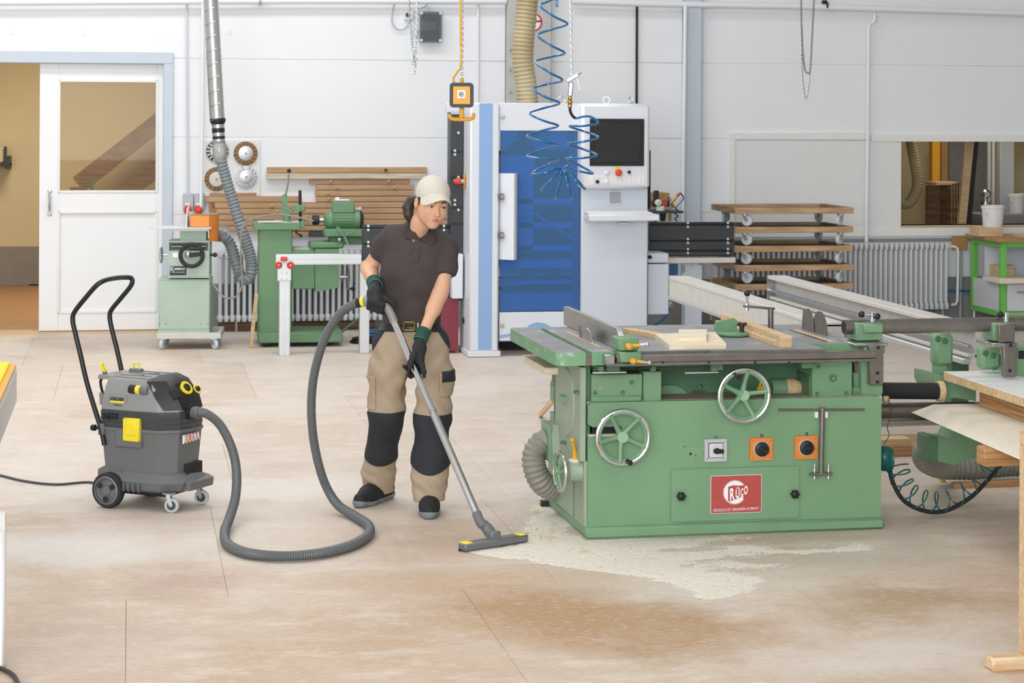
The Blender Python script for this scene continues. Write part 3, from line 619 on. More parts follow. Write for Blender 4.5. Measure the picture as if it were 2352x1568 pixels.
rk = [(613, 980, 384, 397, 'plank'), (612, 978, 398, 411, 'plank_pale'), (711, 938, 412, 423, 'plank'), (727, 950, 424, 436, 'plank'), (724, 950, 437, 450, 'plank'), (727, 951, 451, 463, 'plank'), (470, 690, 451, 464, 'plank'),
      (494, 1028, 465, 478, 'plank'), (497, 1028, 479, 491, 'plank'), (497, 1028, 492, 505, 'plank'), (497, 1028, 506, 518, 'plank'), (524, 1028, 519, 530, 'plank'), (660, 709, 531, 543, 'plank'), (710, 830, 531, 544, 'band_dark')]
ords = ['topmost plank of the wall rack, a long brown board', 'pale edged board just under the topmost plank of the wall rack', 'third plank from the top of the wall rack, shorter than its neighbours', 'fourth plank from the top of the wall rack, above three full ones', 'fifth plank from the top of the wall rack',
        'sixth plank from the top of the wall rack, on its right half', 'highest plank on the left half of the wall rack', 'longest plank of the wall rack, directly below the shorter stacks', 'second long plank from the top of the wide lower stack', 'third long plank from the top of the wide lower stack',
        'fourth long plank from the top of the wide lower stack', 'lowest long plank of the wide stack', 'short offcut of plank under the wide stack beside the mortiser column', 'dark grey board under the wide stack behind the mortiser motor']
for (x0, x1, y0, y1, m), lab in zip(rk, ords):
    mb = MB(); a, b = W.y(x0, y1, WY - .05), W.y(x1, y0, WY - .05); d = random.uniform(0, .012); mb.box(a.x, b.x, WY - .055 - d - (.03 if 'pale' in m else 0), WY - .002, a.z + .001, a.z + (y1 - y0) / 252., .002)
    mb.top('plank', m, lab, 'plank', 'planks on the wall rack')
pegl = ['black peg in the topmost plank of the rack', 'left peg under the pale edged board', 'right peg under the pale edged board', 'peg in the fourth plank of the rack, left one', 'peg in the fifth plank of the rack', 'peg in the fourth plank of the rack, right one near the cap', 'peg in the sixth plank of the rack above the motor', 'leftmost peg of the lower planks beside the column', 'second peg of the lower planks behind the lever', 'upper peg behind the black mortiser post', 'lower peg behind the black mortiser post', 'peg in the lower planks behind the ponytail']
for k, (px, py) in enumerate(((885, 390), (759, 416), (892, 415), (774, 430), (753, 443), (905, 430), (754, 456), (624, 472), (637, 485), (702, 497), (702, 501), (925, 472), (665, 391))[:12]):
    c = W.y(px, py, WY - .055); MB().cyl(c + Vector((0, .053, 0)), c + Vector((0, -.06, 0)), .011, n=10).sphere(c + Vector((0, -.06, 0)), .012, 10, 6).top('rack_peg', 'pine' if k else 'black', pegl[k], 'peg', 'pegs of the plank rack')
a, b = W.y(481, 487, WY - .03), W.y(497, 443, WY - .03)
MB().box(a.x, a.x + .42, WY - .03, WY, b.z - .02, b.z, .002).top('board_strip', 'ply_edge', 'thin wooden strip behind the hose under the disc board', 'board')
a, b = W.y(480, 487, WY - .03), W.y(500, 463, WY - .03); bx_ = MB().box(a.x, b.x + .04, WY - .05, WY - .002, a.z, b.z, .002).top('cardboard_sign', 'cardboard', 'brown cardboard piece with two printed letters beside the red sockets', 'sign')
text('lettering', 'SD', bx_, 'black', (a.x + .02, WY - .0505, a.z + .035), (1, 0, 0), (0, 0, 1), .05)
# ------------------------------------------------------------------ radiators
def radiator(name, label, px0, px1, pyt, pyb, pitch, feet):
    Y0 = WY - .17; a, b = W.y(px0, pyb, Y0), W.y(px1, pyt, Y0); z0, z1 = (a.z + W.y(px1, pyb, Y0).z) / 2, (b.z + W.y(px0, pyt, Y0).z) / 2
    r = thing(name, label, 'radiator', ((a.x + b.x) / 2, Y0 + .05, 0)); n = int((b.x - a.x) / pitch)
    mb = MB(); x = a.x + pitch / 2
    for yy in (0, .06, .12): mb.tube([(x, Y0 + yy, z0 + .02), (x, Y0 + yy, z0 + .06), (x, Y0 + yy, z1 - .06), (x, Y0 + yy, z1 - .02)], [.018, .0145, .0145, .018], 8)
    for zz in (z0 + .035, z1 - .035):
        mb.loft([[Vector((x + dx * pitch * .5, Y0 + yy, zz + dz)) for yy, dz in ((-.024, -.01), (-.018, -.03), (.06, -.036), (.138, -.03), (.144, -.01), (.144, .01), (.138, .03), (.06, .036), (-.018, .03), (-.024, .01))] for dx in (-.62, .62)])
        mb.cyl((x - pitch * .5, Y0 + .06, zz), (x + pitch * .5, Y0 + .06, zz), .022, n=10)
    s0 = mb.build('section', 'fin', r)
    for k in range(1, n): share(s0, dx=k * pitch)
    for fx in feet:
        p = W.y(fx, pyb, Y0 + .06); MB().cyl((p.x, Y0 + .06, 0), (p.x, Y0 + .06, z0 + .02), .012, n=8).build('foot', 'fin_grey', r)
    return r, a, b, z0, z1
radiator('radiator', 'pale grey column radiator behind the mortiser and the ribbed hose', 499, 1000, 574, 737, .0535, (543, 760, 900))
_, ra, rb, rz0, rz1 = radiator('radiator', 'pale grey column radiator right of the dolly stack', 1640, 2180, 558, 714, .0505, (2120, 1800, 2165))
pipe([(2176, 566, .1), (2192, 566, .1), (2199, 570, .1), (2201, 580, .1), (2199, 690, .1), (2195, 699, .1), (2184, 700, .1)], .014, 'pipe_white', 'white bent connecting pipe at the right end of the radiator')
pipe([(2208, 575, .04), (2205, 748, .04)], .013, 'fin_grey', 'thin grey pipe on the wall beside the green workbench')
pipe([(2150, 668, .05), (2260, 668, .05)], .009, 'blue_hose', 'thin dark blue pipe low on the wall behind the radiator end')
a, b = W.y(2187, 575, WY - .1), W.y(2223, 541, WY - .1); MB().box(a.x, b.x, WY - .1, WY - .09, a.z, b.z).top('brown_paper', 'cardboard', 'brown paper hanging on the wall by the green workbench', 'paper')
MB().box(X(500, 770), X(860, 770), WY - .03, WY, 0, .07, .003).top('baseboard_back', 'stair_wood', 'brown wooden board at the foot of the wall under the radiator', None, kind='structure')
# ------------------------------------------------------------------ mortiser
MF0 = W.z(592, 798); MF = Fr(MF0.x, MF0.y, -.035)
mo = thing('mortising_machine', 'dark green slot mortiser with motor, levers and a heavy base', 'mortiser', (.35, .25, 0), MF)
a, b = MF.y(593, 797, 0), MF.y(788, 763, 0)
MB().box(a.x, b.x, 0, .55, .035, b.z, .01).build('base', 'green_mortiser', mo)
for px in (612, 745): p = MF.y(px, 798, .04); MB().cyl((p.x - .03, .06, .036), (p.x + .03, .06, .036), .035, n=16).build('wheel', 'rubber', mo)
PB(MB(), MF, 593, 524, 672, 765, .08, .36, .008).build('column', 'green_mortiser', mo)
PB(MB(), MF, 583, 513, 690, 528, .04, .44, .004).build('bed', 'green_mortiser', mo); bz = MF.y(600, 513, .04).z
PB(MB(), MF, 690, 508, 699, 525, .05, .12).build('lug', 'green_mortiser', mo)
m2 = MB().box(.0, .36, .08, .4, bz, bz + .006, .002); m2.build('bed_plate', 'dull_alu', mo)
for k in range(3): MB().box(.02 + k * .06, .2 + k * .05, .06 + k * .06, .3 + k * .03, bz + .006 + k * .002, bz + .008 + k * .002).build('paper', 'paper', mo, 'loose paper sheets')
c = MF.y(659, 500, .22)
MB().lathe([(.055, 0), (.055, .012), (.035, .02), (.03, .06)], (c.x, .22, bz), (0, 0, 1), 16).build('bracket_base', 'green_mortiser', mo)
MB().prism([(c.x - .045, bz + .05), (c.x + .02, bz + .05), (c.x + .03, bz + .11), (c.x - .0, bz + .16), (c.x + .008, bz + .225), (c.x - .015, bz + .245), (c.x - .045, bz + .225)], 'y', .2, .25).build('bracket', 'green_mortiser', mo)
a_, b_ = MF.y(656, 447, .2), MF.y(664, 392, .2)
lv = MB().tube(bez([a_, a_.lerp(b_, .5) + Vector((.006, 0, 0)), b_], 6), .008, 8).build('lever', 'steel', mo); MB().sphere(b_, .018).build('ball', 'black', lv, 'black ball')
a_, b_ = MF.y(690, 512, .1), MF.y(689, 437, .1); MB().cyl(a_, b_, .013, n=12).build('post', 'black_matte', mo)
MB().lathe([(.03, 0), (.03, .03)], MF.y(682, 480, .09), (0, -1, 0), 14).box(MF.y(670, 480, .1).x, MF.y(701, 480, .1).x, .08, .12, MF.y(680, 486, .1).z, MF.y(680, 470, .1).z, .008).build('clamp_arm', 'green_mortiser', mo)
a_, b_ = MF.y(680, 526, .05), MF.y(691, 541, .02); MB().tube([a_, a_ - Vector((0, 0, .03)), b_], .008, 8).sphere(b_, .014).build('crank', 'black', mo)
# motor
mc0, mc1 = MF.y(762, 505, .25), MF.y(815, 505, .25); R = .075
mb = MB().lathe([(R, 0), (R, (mc1 - mc0).length)], mc0, (1, 0, 0), 28)
n = 22
for k in range(n):
    t = 2 * PI * k / n; d = Vector((0, math.cos(t), math.sin(t))); mb.beam(mc0 + d * R, mc1 + d * R, .004, .014, up=d)
mt = mb.build('motor', 'green_mortiser', mo)
MB().lathe([(.04, -.07), (.06, -.055), (.078, -.03), (.082, 0)], mc0, (1, 0, 0), 24).build('end_bell', 'green_mortiser', mt); MB().lathe([(.082, 0), (.08, .04)], mc1, (1, 0, 0), 24).build('end_bell', 'green_mortiser', mt)
MB().lathe([(.078, .04), (.076, .06), (.04, .075)], mc1, (1, 0, 0), 24).build('fan_cover', 'black_matte', mt)
PB(MB(), MF, 763, 462, 814, 489, .2, .11, .006).build('terminal_box', 'green_mortiser', mt)
p = MF.y(785, 461, .22); MB().box(p.x - .06, p.x + .07, .21, .28, p.z, p.z + .012, .003).box(p.x - .055, p.x - .02, .22, .26, p.z + .01, p.z + .03, .003).build('switch', 'white_plastic', mt)
p = MF.y(816, 480, .24); MB().lathe([(.014, 0), (.014, .03), (.02, .03), (.02, .05)], p, (1, 0, 0), 10).build('cable_gland', 'fin_grey', mt)
p = MF.y(746, 505, .25); MB().lathe([(.02, -.05), (.02, .04)], p, (1, 0, 0), 14).build('spindle', 'steel', mt)
p = MF.y(717, 505, .25); MB().lathe([(.035, 0), (.042, .005), (.042, .055), (.03, .062)], p, (1, 0, 0), 20).build('chuck', 'black', mt)
PB(MB(), MF, 745, 526, 834, 544, .12, .3, .008).build('motor_slide', 'green_mortiser', mo)
PB(MB(), MF, 757, 544, 834, 562, .17, .22, .005).build('slide_block', 'green_dark', mo)
PB(MB(), MF, 711, 556, 790, 571, .1, .3, .012).build('saddle', 'green_mortiser', mo)
PB(MB(), MF, 672, 568, 722, 578, .16, .2).build('slide_plate', 'dull_alu', mo)
p = MF.y(790, 540, .08); sw = MB()
for t in (.4, 2.2, -1.2): sw.beam(p, p + Vector((math.cos(t) * .1, 0, math.sin(t) * .09)), .016, .022)
sw.build('star_handle', 'green_mortiser', mo); MB().sphere(MF.y(780, 551, .06), .022).build('lever_ball', 'steel', mo)
PB(MB(), MF, 671, 575, 724, 664, .08, .3, .006).build('gear_case', 'green_mortiser', mo)
p = [MF.y(x, y, .06) for x, y in ((724, 671), (779, 660), (779, 572), (724, 572))]
MB().prism([(q.x, q.z) for q in p], 'y', .06, .36).build('side_case', 'green_mortiser', mo)
c = MF.y(798, 636, .2); MB().lathe([(.018, -.09), (.018, .02)], c, (1, 0, 0), 10).lathe([(.105, -.01), (.112, 0), (.105, .012), (.06, .004), (.03, .004)], c, (1, 0, 0), 32).build('handwheel', 'steel', mo)
MB().sphere(MF.y(811, 663, .18), .02).cyl(MF.y(800, 663, .18), MF.y(811, 663, .18), .007, n=8).build('wheel_knob', 'black', mo)
MB().cyl(MF.y(782, 764, .3), MF.y(856, 706, .3), .011, n=8).build('strut', 'green_dark', mo)
MB().cyl(MF.y(605, 700, .2) * 1, MF.y(604, 610, .2), .001).build('pin', 'steel', mo) if False else None
# thin wooden batten leaning on the mortiser, cables
a_, b_ = W.z(576, 799), W.d(589, 676, 17.45); MB().beam(a_ + Vector((0, 0, .004)), b_, .03, .055, up=(0, 1, 0), b=.002).top('leaning_batten', 'pine', 'pale wooden batten leaning against the green mortiser column', 'batten')
MB().tube(bez([W.d(481, 640, 17.5), W.d(495, 660, 17.45), W.d(515, 682, 17.4), W.d(540, 682, 17.4), W.d(556, 655, 17.4), W.d(553, 590, 17.4), W.d(556, 525, 17.4), W.d(575, 505, 17.5), W.d(640, 492, 17.5), W.d(720, 507, 17.5)], 8), .008, 6).top('machine_cable', 'flex_grey', 'thin grey cable looping from the sander up to the mortiser', 'cable')
# ------------------------------------------------------------------ aluminium stand in front of the mortiser
AF0 = W.z(641, 816); AF = Fr(AF0.x, AF0.y, 0)
st2 = thing('aluminium_stand', 'bright aluminium profile stand with red knobs in front of the mortiser', 'stand', (.06, .04, 0), AF)
def profile(mb, x0, x1, y0, y1, z0, z1, ax):
    mb.box(x0, x1, y0, y1, z0, z1, .003)
    for k in (.28, .72):
        if ax == 'z': c = x0 + (x1 - x0) * k; mb.box(c - .012, c + .012, y0 - .004, y0 + .01, z0, z1); 
        else: c = z0 + (z1 - z0) * k; mb.box(x0, x1, y0 - .004, y0 + .01, c - .012, c + .012)
    return mb
a, b = AF.y(641, 815, 0), AF.y(667, 612, 0); profile(MB(), a.x, b.x, 0, .09, .0, b.z, 'z').build('post', 'alu', st2)
a, b = AF.y(634, 609, -.02), AF.y(831, 583, -.02); profile(MB(), a.x, b.x, .0, .06, a.z, b.z, 'x').build('crossbar', 'alu', st2); cz = b.z
PB(MB(), AF, 637, 603, 669, 645, -.02, .02, .003).build('joint_plate', 'alu', st2)
m2 = MB()
for px, py in ((647, 627), (659, 627), (647, 641), (659, 641)): p = AF.y(px, py, -.022); MB().cyl(p, p - Vector((0, .004, 0)), .006, n=8).build('bolt', 'steel', st2)
for px, py in ((640, 609), (667, 609)):
    p = AF.y(px, py, -.03); k = MB().torus(p, (0, -1, 0), .022, .008, 18, 8).lathe([(.024, -.012), (.024, .004)], p, (0, -1, 0), 16).build('knob', 'red', st2); MB().sphere(p + Vector((0, -.012, 0)), .009, 8, 6).build('nut', 'chrome', k)
PB(MB(), AF, 645, 590, 660, 600, -.05, .05, .006).build('top_knob', 'red', st2)
# ------------------------------------------------------------------ CNC machining centre
NY = 16.74
def N(px, py, dy=0): return W.y(px, py, NY + dy)
def nbox(x0, y0, x1, y1, dy, dep, name, m, parent, b=.004, label=None): return PB(MB(), W, x0, y0, x1, y1, NY + dy, dep, b).build(name, m, parent, label)
cn = thing('cnc_machine', 'tall white and blue upright machining centre with a blue window', 'machine', (N(1240, 800).x, NY + .4, 0))
nbox(1078, 236, 1147, 808, 0, .50, 'column', 'cnc_white', cn, .012)
nbox(1098, 237, 1132, 803, -.003, .006, 'blue_stripe', 'cnc_blue', cn, .001)
nbox(1075, 806, 1150, 820, -.012, .52, 'column_foot', 'cnc_white', cn, .004)
for px, py, dy in ((1122, 825, .03), (1090, 822, .4)):
    p = W.z(px, py); MB().lathe([(.055, 0), (.055, .012), (.02, .02), (.02, .05)], (p.x, NY + dy + .02, 0), (0, 0, 1), 20).build('levelling_foot', 'black', cn)
e = N(1062, 417, .2); a = N(1078, 417)
MB().lathe([(.02, 0), (.02, .03)], (a.x, NY + .25, e.z), (-1, 0, 0), 14).build('button_base', 'zinc', cn)
MB().lathe([(.018, .03), (.026, .035), (.026, .075), (.02, .08)], (a.x, NY + .25, e.z), (-1, 0, 0), 16).build('stop_button', 'red', cn, 'red mushroom stop button')
MB().box(a.x - .006, a.x + .001, NY + .21, NY + .29, e.z - .06, e.z + .06, .002).build('stop_plate', 'yellow_warm', cn)
c = N(1063, 735, .3); MB().lathe([(.028, 0), (.028, .004)], (a.x - .0005, NY + .27, c.z), (-1, 0, 0), 16).build('cable_hole', 'black', cn)
# window bay
nbox(1147, 237, 1336, 300, .03, .5, 'top_panel', 'cnc_white', cn); nbox(1147, 715, 1336, 783, .03, .3, 'bottom_panel', 'cnc_white', cn)
m2 = MB()
for px, py in ((1154, 269), (1153, 748)): p = N(px, py, .03); m2 = MB().lathe([(.017, 0), (.017, .008), (.012, .012)], p, (0, -1, 0), 14).build('lock', 'zinc', cn)
p0 = [N(x, y, .028) for x, y in ((1208, 757), (1215, 746), (1232, 740), (1250, 742), (1270, 752), (1290, 762), (1320, 768), (1320, 774), (1270, 770), (1240, 768))]
MB().prism([(q.x, q.z) for q in p0], 'y', NY + .026, NY + .031).build('swoosh', 'cnc_blue', cn)
p0 = [N(x, y, .028) for x, y in ((1147, 770), (1185, 764), (1190, 768), (1147, 777))]
MB().prism([(q.x, q.z) for q in p0], 'y', NY + .026, NY + .031).build('swoosh', 'cnc_blue', cn)
nbox(1147, 300, 1336, 715, .62, .06, 'back_panel', 'cnc_inner', cn, 0)
nbox(1147, 783, 1336, 800, .45, .2, 'plinth', 'black_matte', cn)
# inside: dark lamella panels, blue rails, a drive cover and the machining head
for x0, y0, x1, y1, dy, m in ((1147, 346, 1332, 358, .42, 'cnc_dark'), (1227, 345, 1332, 381, .44, 'cnc_dark'), (1227, 397, 1332, 455, .44, 'cnc_dark'), (1227, 471, 1332, 510, .44, 'cnc_dark'), (1227, 525, 1332, 562, .44, 'cnc_dark'), (1147, 578, 1332, 594, .40, 'cnc_dark'), (1196, 617, 1226, 634, .38, 'cnc_dark'), (1260, 617, 1282, 632, .38, 'cnc_dark'), (1147, 634, 1332, 641, .34, 'cnc_dark'), (1147, 655, 1332, 670, .34, 'cnc_dark')):
    nbox(x0, y0, x1, y1, dy, .04, 'dark_panel', m, cn, .002)
for x0, y0, x1, y1 in ((1147, 357, 1228, 400), (1225, 382, 1332, 396), (1190, 400, 1226, 580), (1190, 455, 1332, 470), (1190, 510, 1332, 524), (1190, 562, 1332, 577), (1147, 595, 1332, 616), (1147, 642, 1332, 654), (1147, 671, 1332, 715)):
    nbox(x0, y0, x1, y1, .36, .05, 'rail', 'cnc_inner', cn, .003)
p = N(1198, 348, .36); MB().lathe([(.12, 0), (.13, .05), (.12, .06)], (p.x, NY + .44, p.z - .04), (0, -1, 0), 28).build('drive_cover', 'cnc_dark', cn)
p, q = N(1192, 448, .355), N(1220, 428, .355); s_ = MB().box(p.x, q.x, NY + .352, NY + .356, p.z, q.z).build('axis_sticker', 'white_plastic', cn)
text('lettering', 'Z', s_, 'black', (p.x + .008, NY + .352, q.z - .03), (1, 0, 0), (0, 0, 1), .022); text('lettering', 'Y', s_, 'black', (p.x + .008, NY + .352, q.z - .055), (1, 0, 0), (0, 0, 1), .022); text('lettering', 'X', s_, 'black', (p.x + .05, NY + .352, p.z + .005), (1, 0, 0), (0, 0, 1), .018)
rr = random.Random(3)
for yy in (348, 404, 418, 441, 482, 547, 584): p = N(1245, yy, .44); MB().sphere(p, .008, 8, 5).build('rivet', 'steel', cn)
MB().beam(N(1198, 470, .3), N(1316, 548, .3), .02, .015).build('cable_chain', 'cnc_inner', cn)
nbox(1147.5, 300.5, 1332, 715, .045, .008, 'window_pane', 'blue_acrylic', cn, 0, 'blue tinted acrylic window')
# curved door grip cover
a, b = N(1148, 596), N(1190, 398); n = 10; dep = .11
prof = [(a.x, NY + .05)] + [(a.x + (b.x - a.x) * t, NY + .03 - dep * math.sin(PI * min(1, t * 1.0) * .5 + .0) * (1 if t < .6 else max(0, 1 - ((t - .6) / .4) ** 2))) for t in [i / n for i in range(n + 1)]] + [(b.x, NY + .05)]
MB().prism(prof, 'z', a.z, b.z).build('door_grip', 'cnc_white', cn, ang=50)
for yy in (452, 541):
    p, q = N(1147, yy + 7, -.06), N(1158, yy - 7, -.06); l_ = MB().box(p.x, q.x, NY - .03, NY + .03, p.z, q.z, .003).build('latch', 'dark_steel', cn); MB().box(p.x + .02, q.x - .003, NY - .036, NY - .03, p.z + .012, q.z - .012, .002).build('latch_key', 'zinc', l_)
# control cabinet
p, q = N(1335, 700), N(1488, 432); MB().box(p.x, q.x, NY, NY + .55, .0, q.z, .006).build('control_cabinet', 'cnc_grey', cn)
hd = nbox(1335, 238, 1494, 434, -.10, .62, 'control_head', 'cnc_white', cn, .025)
nbox(1355, 273, 1480, 381, -.112, .02, 'screen_bezel', 'black_matte', hd, .004); nbox(1366, 284, 1470, 372, -.116, .01, 'screen_glass', 'screen', hd, .001)
nbox(1354, 404, 1481, 423, -.104, .01, 'key_strip', 'white_plastic', hd, .002)
for k in range(1, 12): p = N(1354 + 10.6 * k, 413, -.105); MB().box(p.x - .001, p.x + .001, p.y - .0015, p.y + .002, p.z - .032, p.z + .032).build('key_gap', 'cnc_grey', hd)
nbox(1413, 383, 1424, 402, -.104, .01, 'stop_plate', 'yellow', hd, .001)
for px, py, r, m, ln in ((1419, 396, .028, 'red', .05), (1444, 395, .014, 'black', .03), (1392, 396, .018, 'white_plastic', .03), (1371, 417, .015, 'black', .035), (1392, 417, .018, 'white_plastic', .03)):
    p = N(px, py, -.10); MB().lathe([(r * .75, 0), (r * .75, ln * .4), (r, ln * .45), (r, ln * .8), (r * .7, ln)], p, (0, -1, 0), 16).build('push_button', m, hd)
nbox(1397, 437, 1429, 470, -.008, .01, 'vent_frame', 'cnc_white', cn, .002)
for k in range(8): nbox(1400, 440.5 + k * 3.4, 1426, 442.3 + k * 3.4, -.012, .006, 'vent_slat', 'plinth_grey', cn, 0)
a, b = N(1353, 508, -.22), N(1514, 492, -.22)
MB().box(a.x, b.x, NY - .24, NY + .03, a.z, b.z, .008).build('keyboard_tray', 'cnc_white', cn)
kb = MB().box(a.x + .0, b.x - .05, NY - .2, NY - .03, b.z, b.z + .014, .004).build('keyboard', 'keys', cn)
k0 = MB().box(a.x + .012, a.x + .027, NY - .192, NY - .174, b.z + .014, b.z + .022, .003).build('key', 'keys', kb)
nx = int((b.x - a.x - .08) / .0185)
for r_ in range(6):
    for c_ in range(nx):
        if r_ or c_: share(k0, dx=c_ * .0185 + (r_ % 2) * .004, dy=r_ * .0265)
p = N(1433, 512, -.05); MB().box(p.x - .05, p.x + .05, NY - .1, NY - .02, p.z - .012, p.z + .006, .005).build('tray_handle', 'cnc_grey', cn)
# right-hand side box
nbox(1488, 606, 1536, 722, .14, .4, 'side_box', 'cnc_grey', cn, .003); nbox(1488, 581, 1536, 604, .135, .41, 'side_box_lid', 'cnc_grey', cn, .008)
p = N(1492, 590, .135); MB().lathe([(.016, 0), (.016, .02), (.008, .028)], p, (0, -1, 0), 14).build('side_knob', 'black', cn)
nbox(1487, 345, 1495, 480, .45, .1, 'rear_post', 'black_matte', cn)
for px, tw in ((1298, 0), (1293 + 100, .3), (1397 - 3, 1.3)):
    pass
for px, ax in ((1290, (0, 1, 0)), (1393, (.3, 1, 0)), (1449, (1, .3, 0))):
    p = N(px, 230, .25); MB().torus(p, ax, .028, .007, 20, 6).cyl(p - Vector((0, 0, .03)), p - Vector((0, 0, .06)), .012, n=8).build('eye_bolt', 'zinc', cn)
# infeed side: black panels, upright, white motor box, burgundy panel
nbox(1033, 262, 1064, 690, .34, .16, 'black_upright', 'cnc_dark', cn, .002)
for yy in (305, 346, 372, 405, 449, 474, 512, 548): nbox(1034, yy, 1063, yy + 5, .336, .01, 'seam', 'black', cn, 0) if yy in (346, 405, 474, 512) else None
for px, py in ((1053, 305), (1045, 346), (1045, 355), (1053, 407), (1045, 415), (1048, 417), (1045, 460), (1045, 470), (1053, 482)):
    p = N(px, py, .335); MB().lathe([(.013, 0), (.009, .006)], p, (0, -1, 0), 12).build('rivet', 'alu', cn)
nbox(1026, 236, 1065, 258, .5, .1, 'upright_cap', 'cnc_white', cn); nbox(1028, 258, 1036, 516, .52, .05, 'upright_edge', 'cnc_blue', cn)
nbox(1038, 583, 1064, 686, .24, .2, 'motor_box', 'cnc_white', cn, .006); nbox(1005, 686, 1053, 806, .30, .2, 'burgundy_panel', 'burgundy', cn, .003)
def black_run(x0, x1, y0, y1, dy, seams, dots, strip):
    a, b = N(x0, y1, dy), N(x1, y0, dy); zs = [a.z] + [N((x0 + x1) / 2, s, dy).z for s in seams] + [b.z]
    for z0, z1 in zip(zs, zs[1:]): MB().box(a.x, b.x, NY + dy, NY + dy + .05, z0 + .006, z1 - .006, .004).build('support_panel', 'cnc_dark', cn)
    MB().box(a.x + .005, b.x - .005, NY + dy + .02, NY + dy + .06, a.z, b.z).build('support_back', 'black', cn)
    for dx in dots:
        for s in seams:
            for o in (-4, 5): p = N(dx, s + o, dy); MB().lathe([(.013, 0), (.009, .006)], p, (0, -1, 0), 12).build('rivet', 'alu', cn)
    p, q = N(x0, strip[1], dy - .02), N(x1 + 3, strip[0], dy - .02); MB().box(p.x, q.x, NY + dy - .02, NY + dy + .06, p.z, q.z, .003).build('support_rail', 'dull_alu', cn)
black_run(832, 1033, 516, 599, .36, (560, 523), (846, 1042, 1020), (599, 607))
black_run(1491, 1687, 510, 590, .42, (576, 553, 516), (1580, 1672), (591, 605))
for k, (x0, y0, x1, y1) in enumerate(((1548, 660, 1606, 612), (1606, 607, 1606, 790))):
    pass
MB().beam(N(1546, 660, .6), N(1606, 612, .6), .05, .09, b=.003).build('brace', 'cnc_grey', cn)
p = N(1590, 700, .6); MB().box(p.x - .07, p.x + .08, NY + .58, NY + .70, .0, N(1600, 608, .6).z, .003).build('support_leg', 'cnc_grey', cn)
q = N(838, 612, .4); MB().box(q.x - .04, q.x + .04, NY + .4, NY + .48, 0, N(838, 607, .4).z, .003).build('support_leg', 'alu', cn)
MB().tube(bez([N(1540, 700, .5), N(1532, 722, .5), N(1518, 738, .5), N(1500, 750, .5), N(1492, 775, .6)], 6), .012, 8).build('air_hose', 'blue_hose', cn)
MB().box(N(1538, 640, .62).x, N(1557, 640, .62).x, NY + .62, NY + .7, N(1540, 632, .62).z, N(1540, 606, .62).z).build('cable_trough', 'blue_hose', cn)
# dark coiled cables on the floor behind the worker
for k, (cx, cy, m) in enumerate(((835, 787, 'black'), (852, 770, 'blue_hose'))):
    c = W.z(cx, cy); MB().torus(c + Vector((0, 0, .012)), (0, 0, 1), .11 - .02 * k, .012, 24, 6).torus(c + Vector((.01, .01, .034)), (0, 0, 1), .10 - .02 * k, .012, 24, 6).top('cable_coil', m, ('black cable coil on the floor behind the worker', 'blue hose coil on the floor behind the worker')[k], 'cable')
# compressed-air unit on the wall
ar = thing('air_regulator', 'compressed air regulator with red body, gauge and brass taps', 'regulator', (X(1530, 505, 18.6), 18.6, Z(1530, 505, 18.6)))
def ab(x0, y0, x1, y1, dy, dep, name, m, b=.004): return PB(MB(), W, x0, y0, x1, y1, 18.6 + dy, dep, b).build(name, m, ar)
ab(1497, 443, 1538, 476, .2, .25, 'backboard', 'ply_edge'); ab(1500, 461, 1536, 474, -.04, .1, 'body', 'black'); ab(1520, 462, 1533, 473, -.05, .02, 'red_body', 'red')
p = W.y(1507, 470, 18.6); MB().lathe([(.024, 0), (.026, .1), (.022, .11)], p + Vector((0, 0, .02)), (0, 0, 1), 14).build('filter_knob', 'black', ar)
p = W.y(1511, 465, 18.54); g_ = MB().lathe([(.03, 0), (.03, .025), (.026, .028)], p, (0, -1, 0), 20).build('gauge', 'white', ar); MB().beam(p + Vector((-.01, -.029, -.01)), p + Vector((.012, -.029, .012)), .003, .003).build('needle', 'black', g_)
p = W.y(1517, 480, 18.56); MB().lathe([(.02, -.03), (.04, -.02), (.04, .02), (.03, .03)], p, (0, 0, 1), 16).build('bowl', 'white_plastic', ar)
p = W.y(1522, 500, 18.56); MB().lathe([(.02, -.03), (.028, 0), (.03, .04)], p, (0, 0, 1), 14).build('drain_cup', 'black', ar)
for (ax, ay), (bx, by), m in (((1541, 466), (1555, 450), 'brass'), ((1555, 450), (1563, 443), 'red'), ((1541, 464), (1549, 477), 'brass'), ((1536, 452), (1541, 466), 'steel'), ((1539, 462), (1540, 492), 'steel'), ((1539, 492), (1539, 508), 'brass')):
    MB().cyl(W.y(ax, ay, 18.58), W.y(bx, by, 18.58), .014, .011, n=10).build('tap', m, ar)
ab(1490, 484, 1570, 490, -.1, .3, 'tray', 'band_dark', .002); ab(1500, 489, 1510, 512, .2, .26, 'tray_bracket', 'band_dark', .002)
MB().tube(bez([W.y(x, y, 18.58) for x, y in ((1563, 443), (1570, 455), (1560, 468), (1552, 478), (1558, 484), (1550, 490), (1558, 496), (1550, 502), (1556, 508))], 6), .007, 6).build('coil_tube', 'blue_hose', ar)
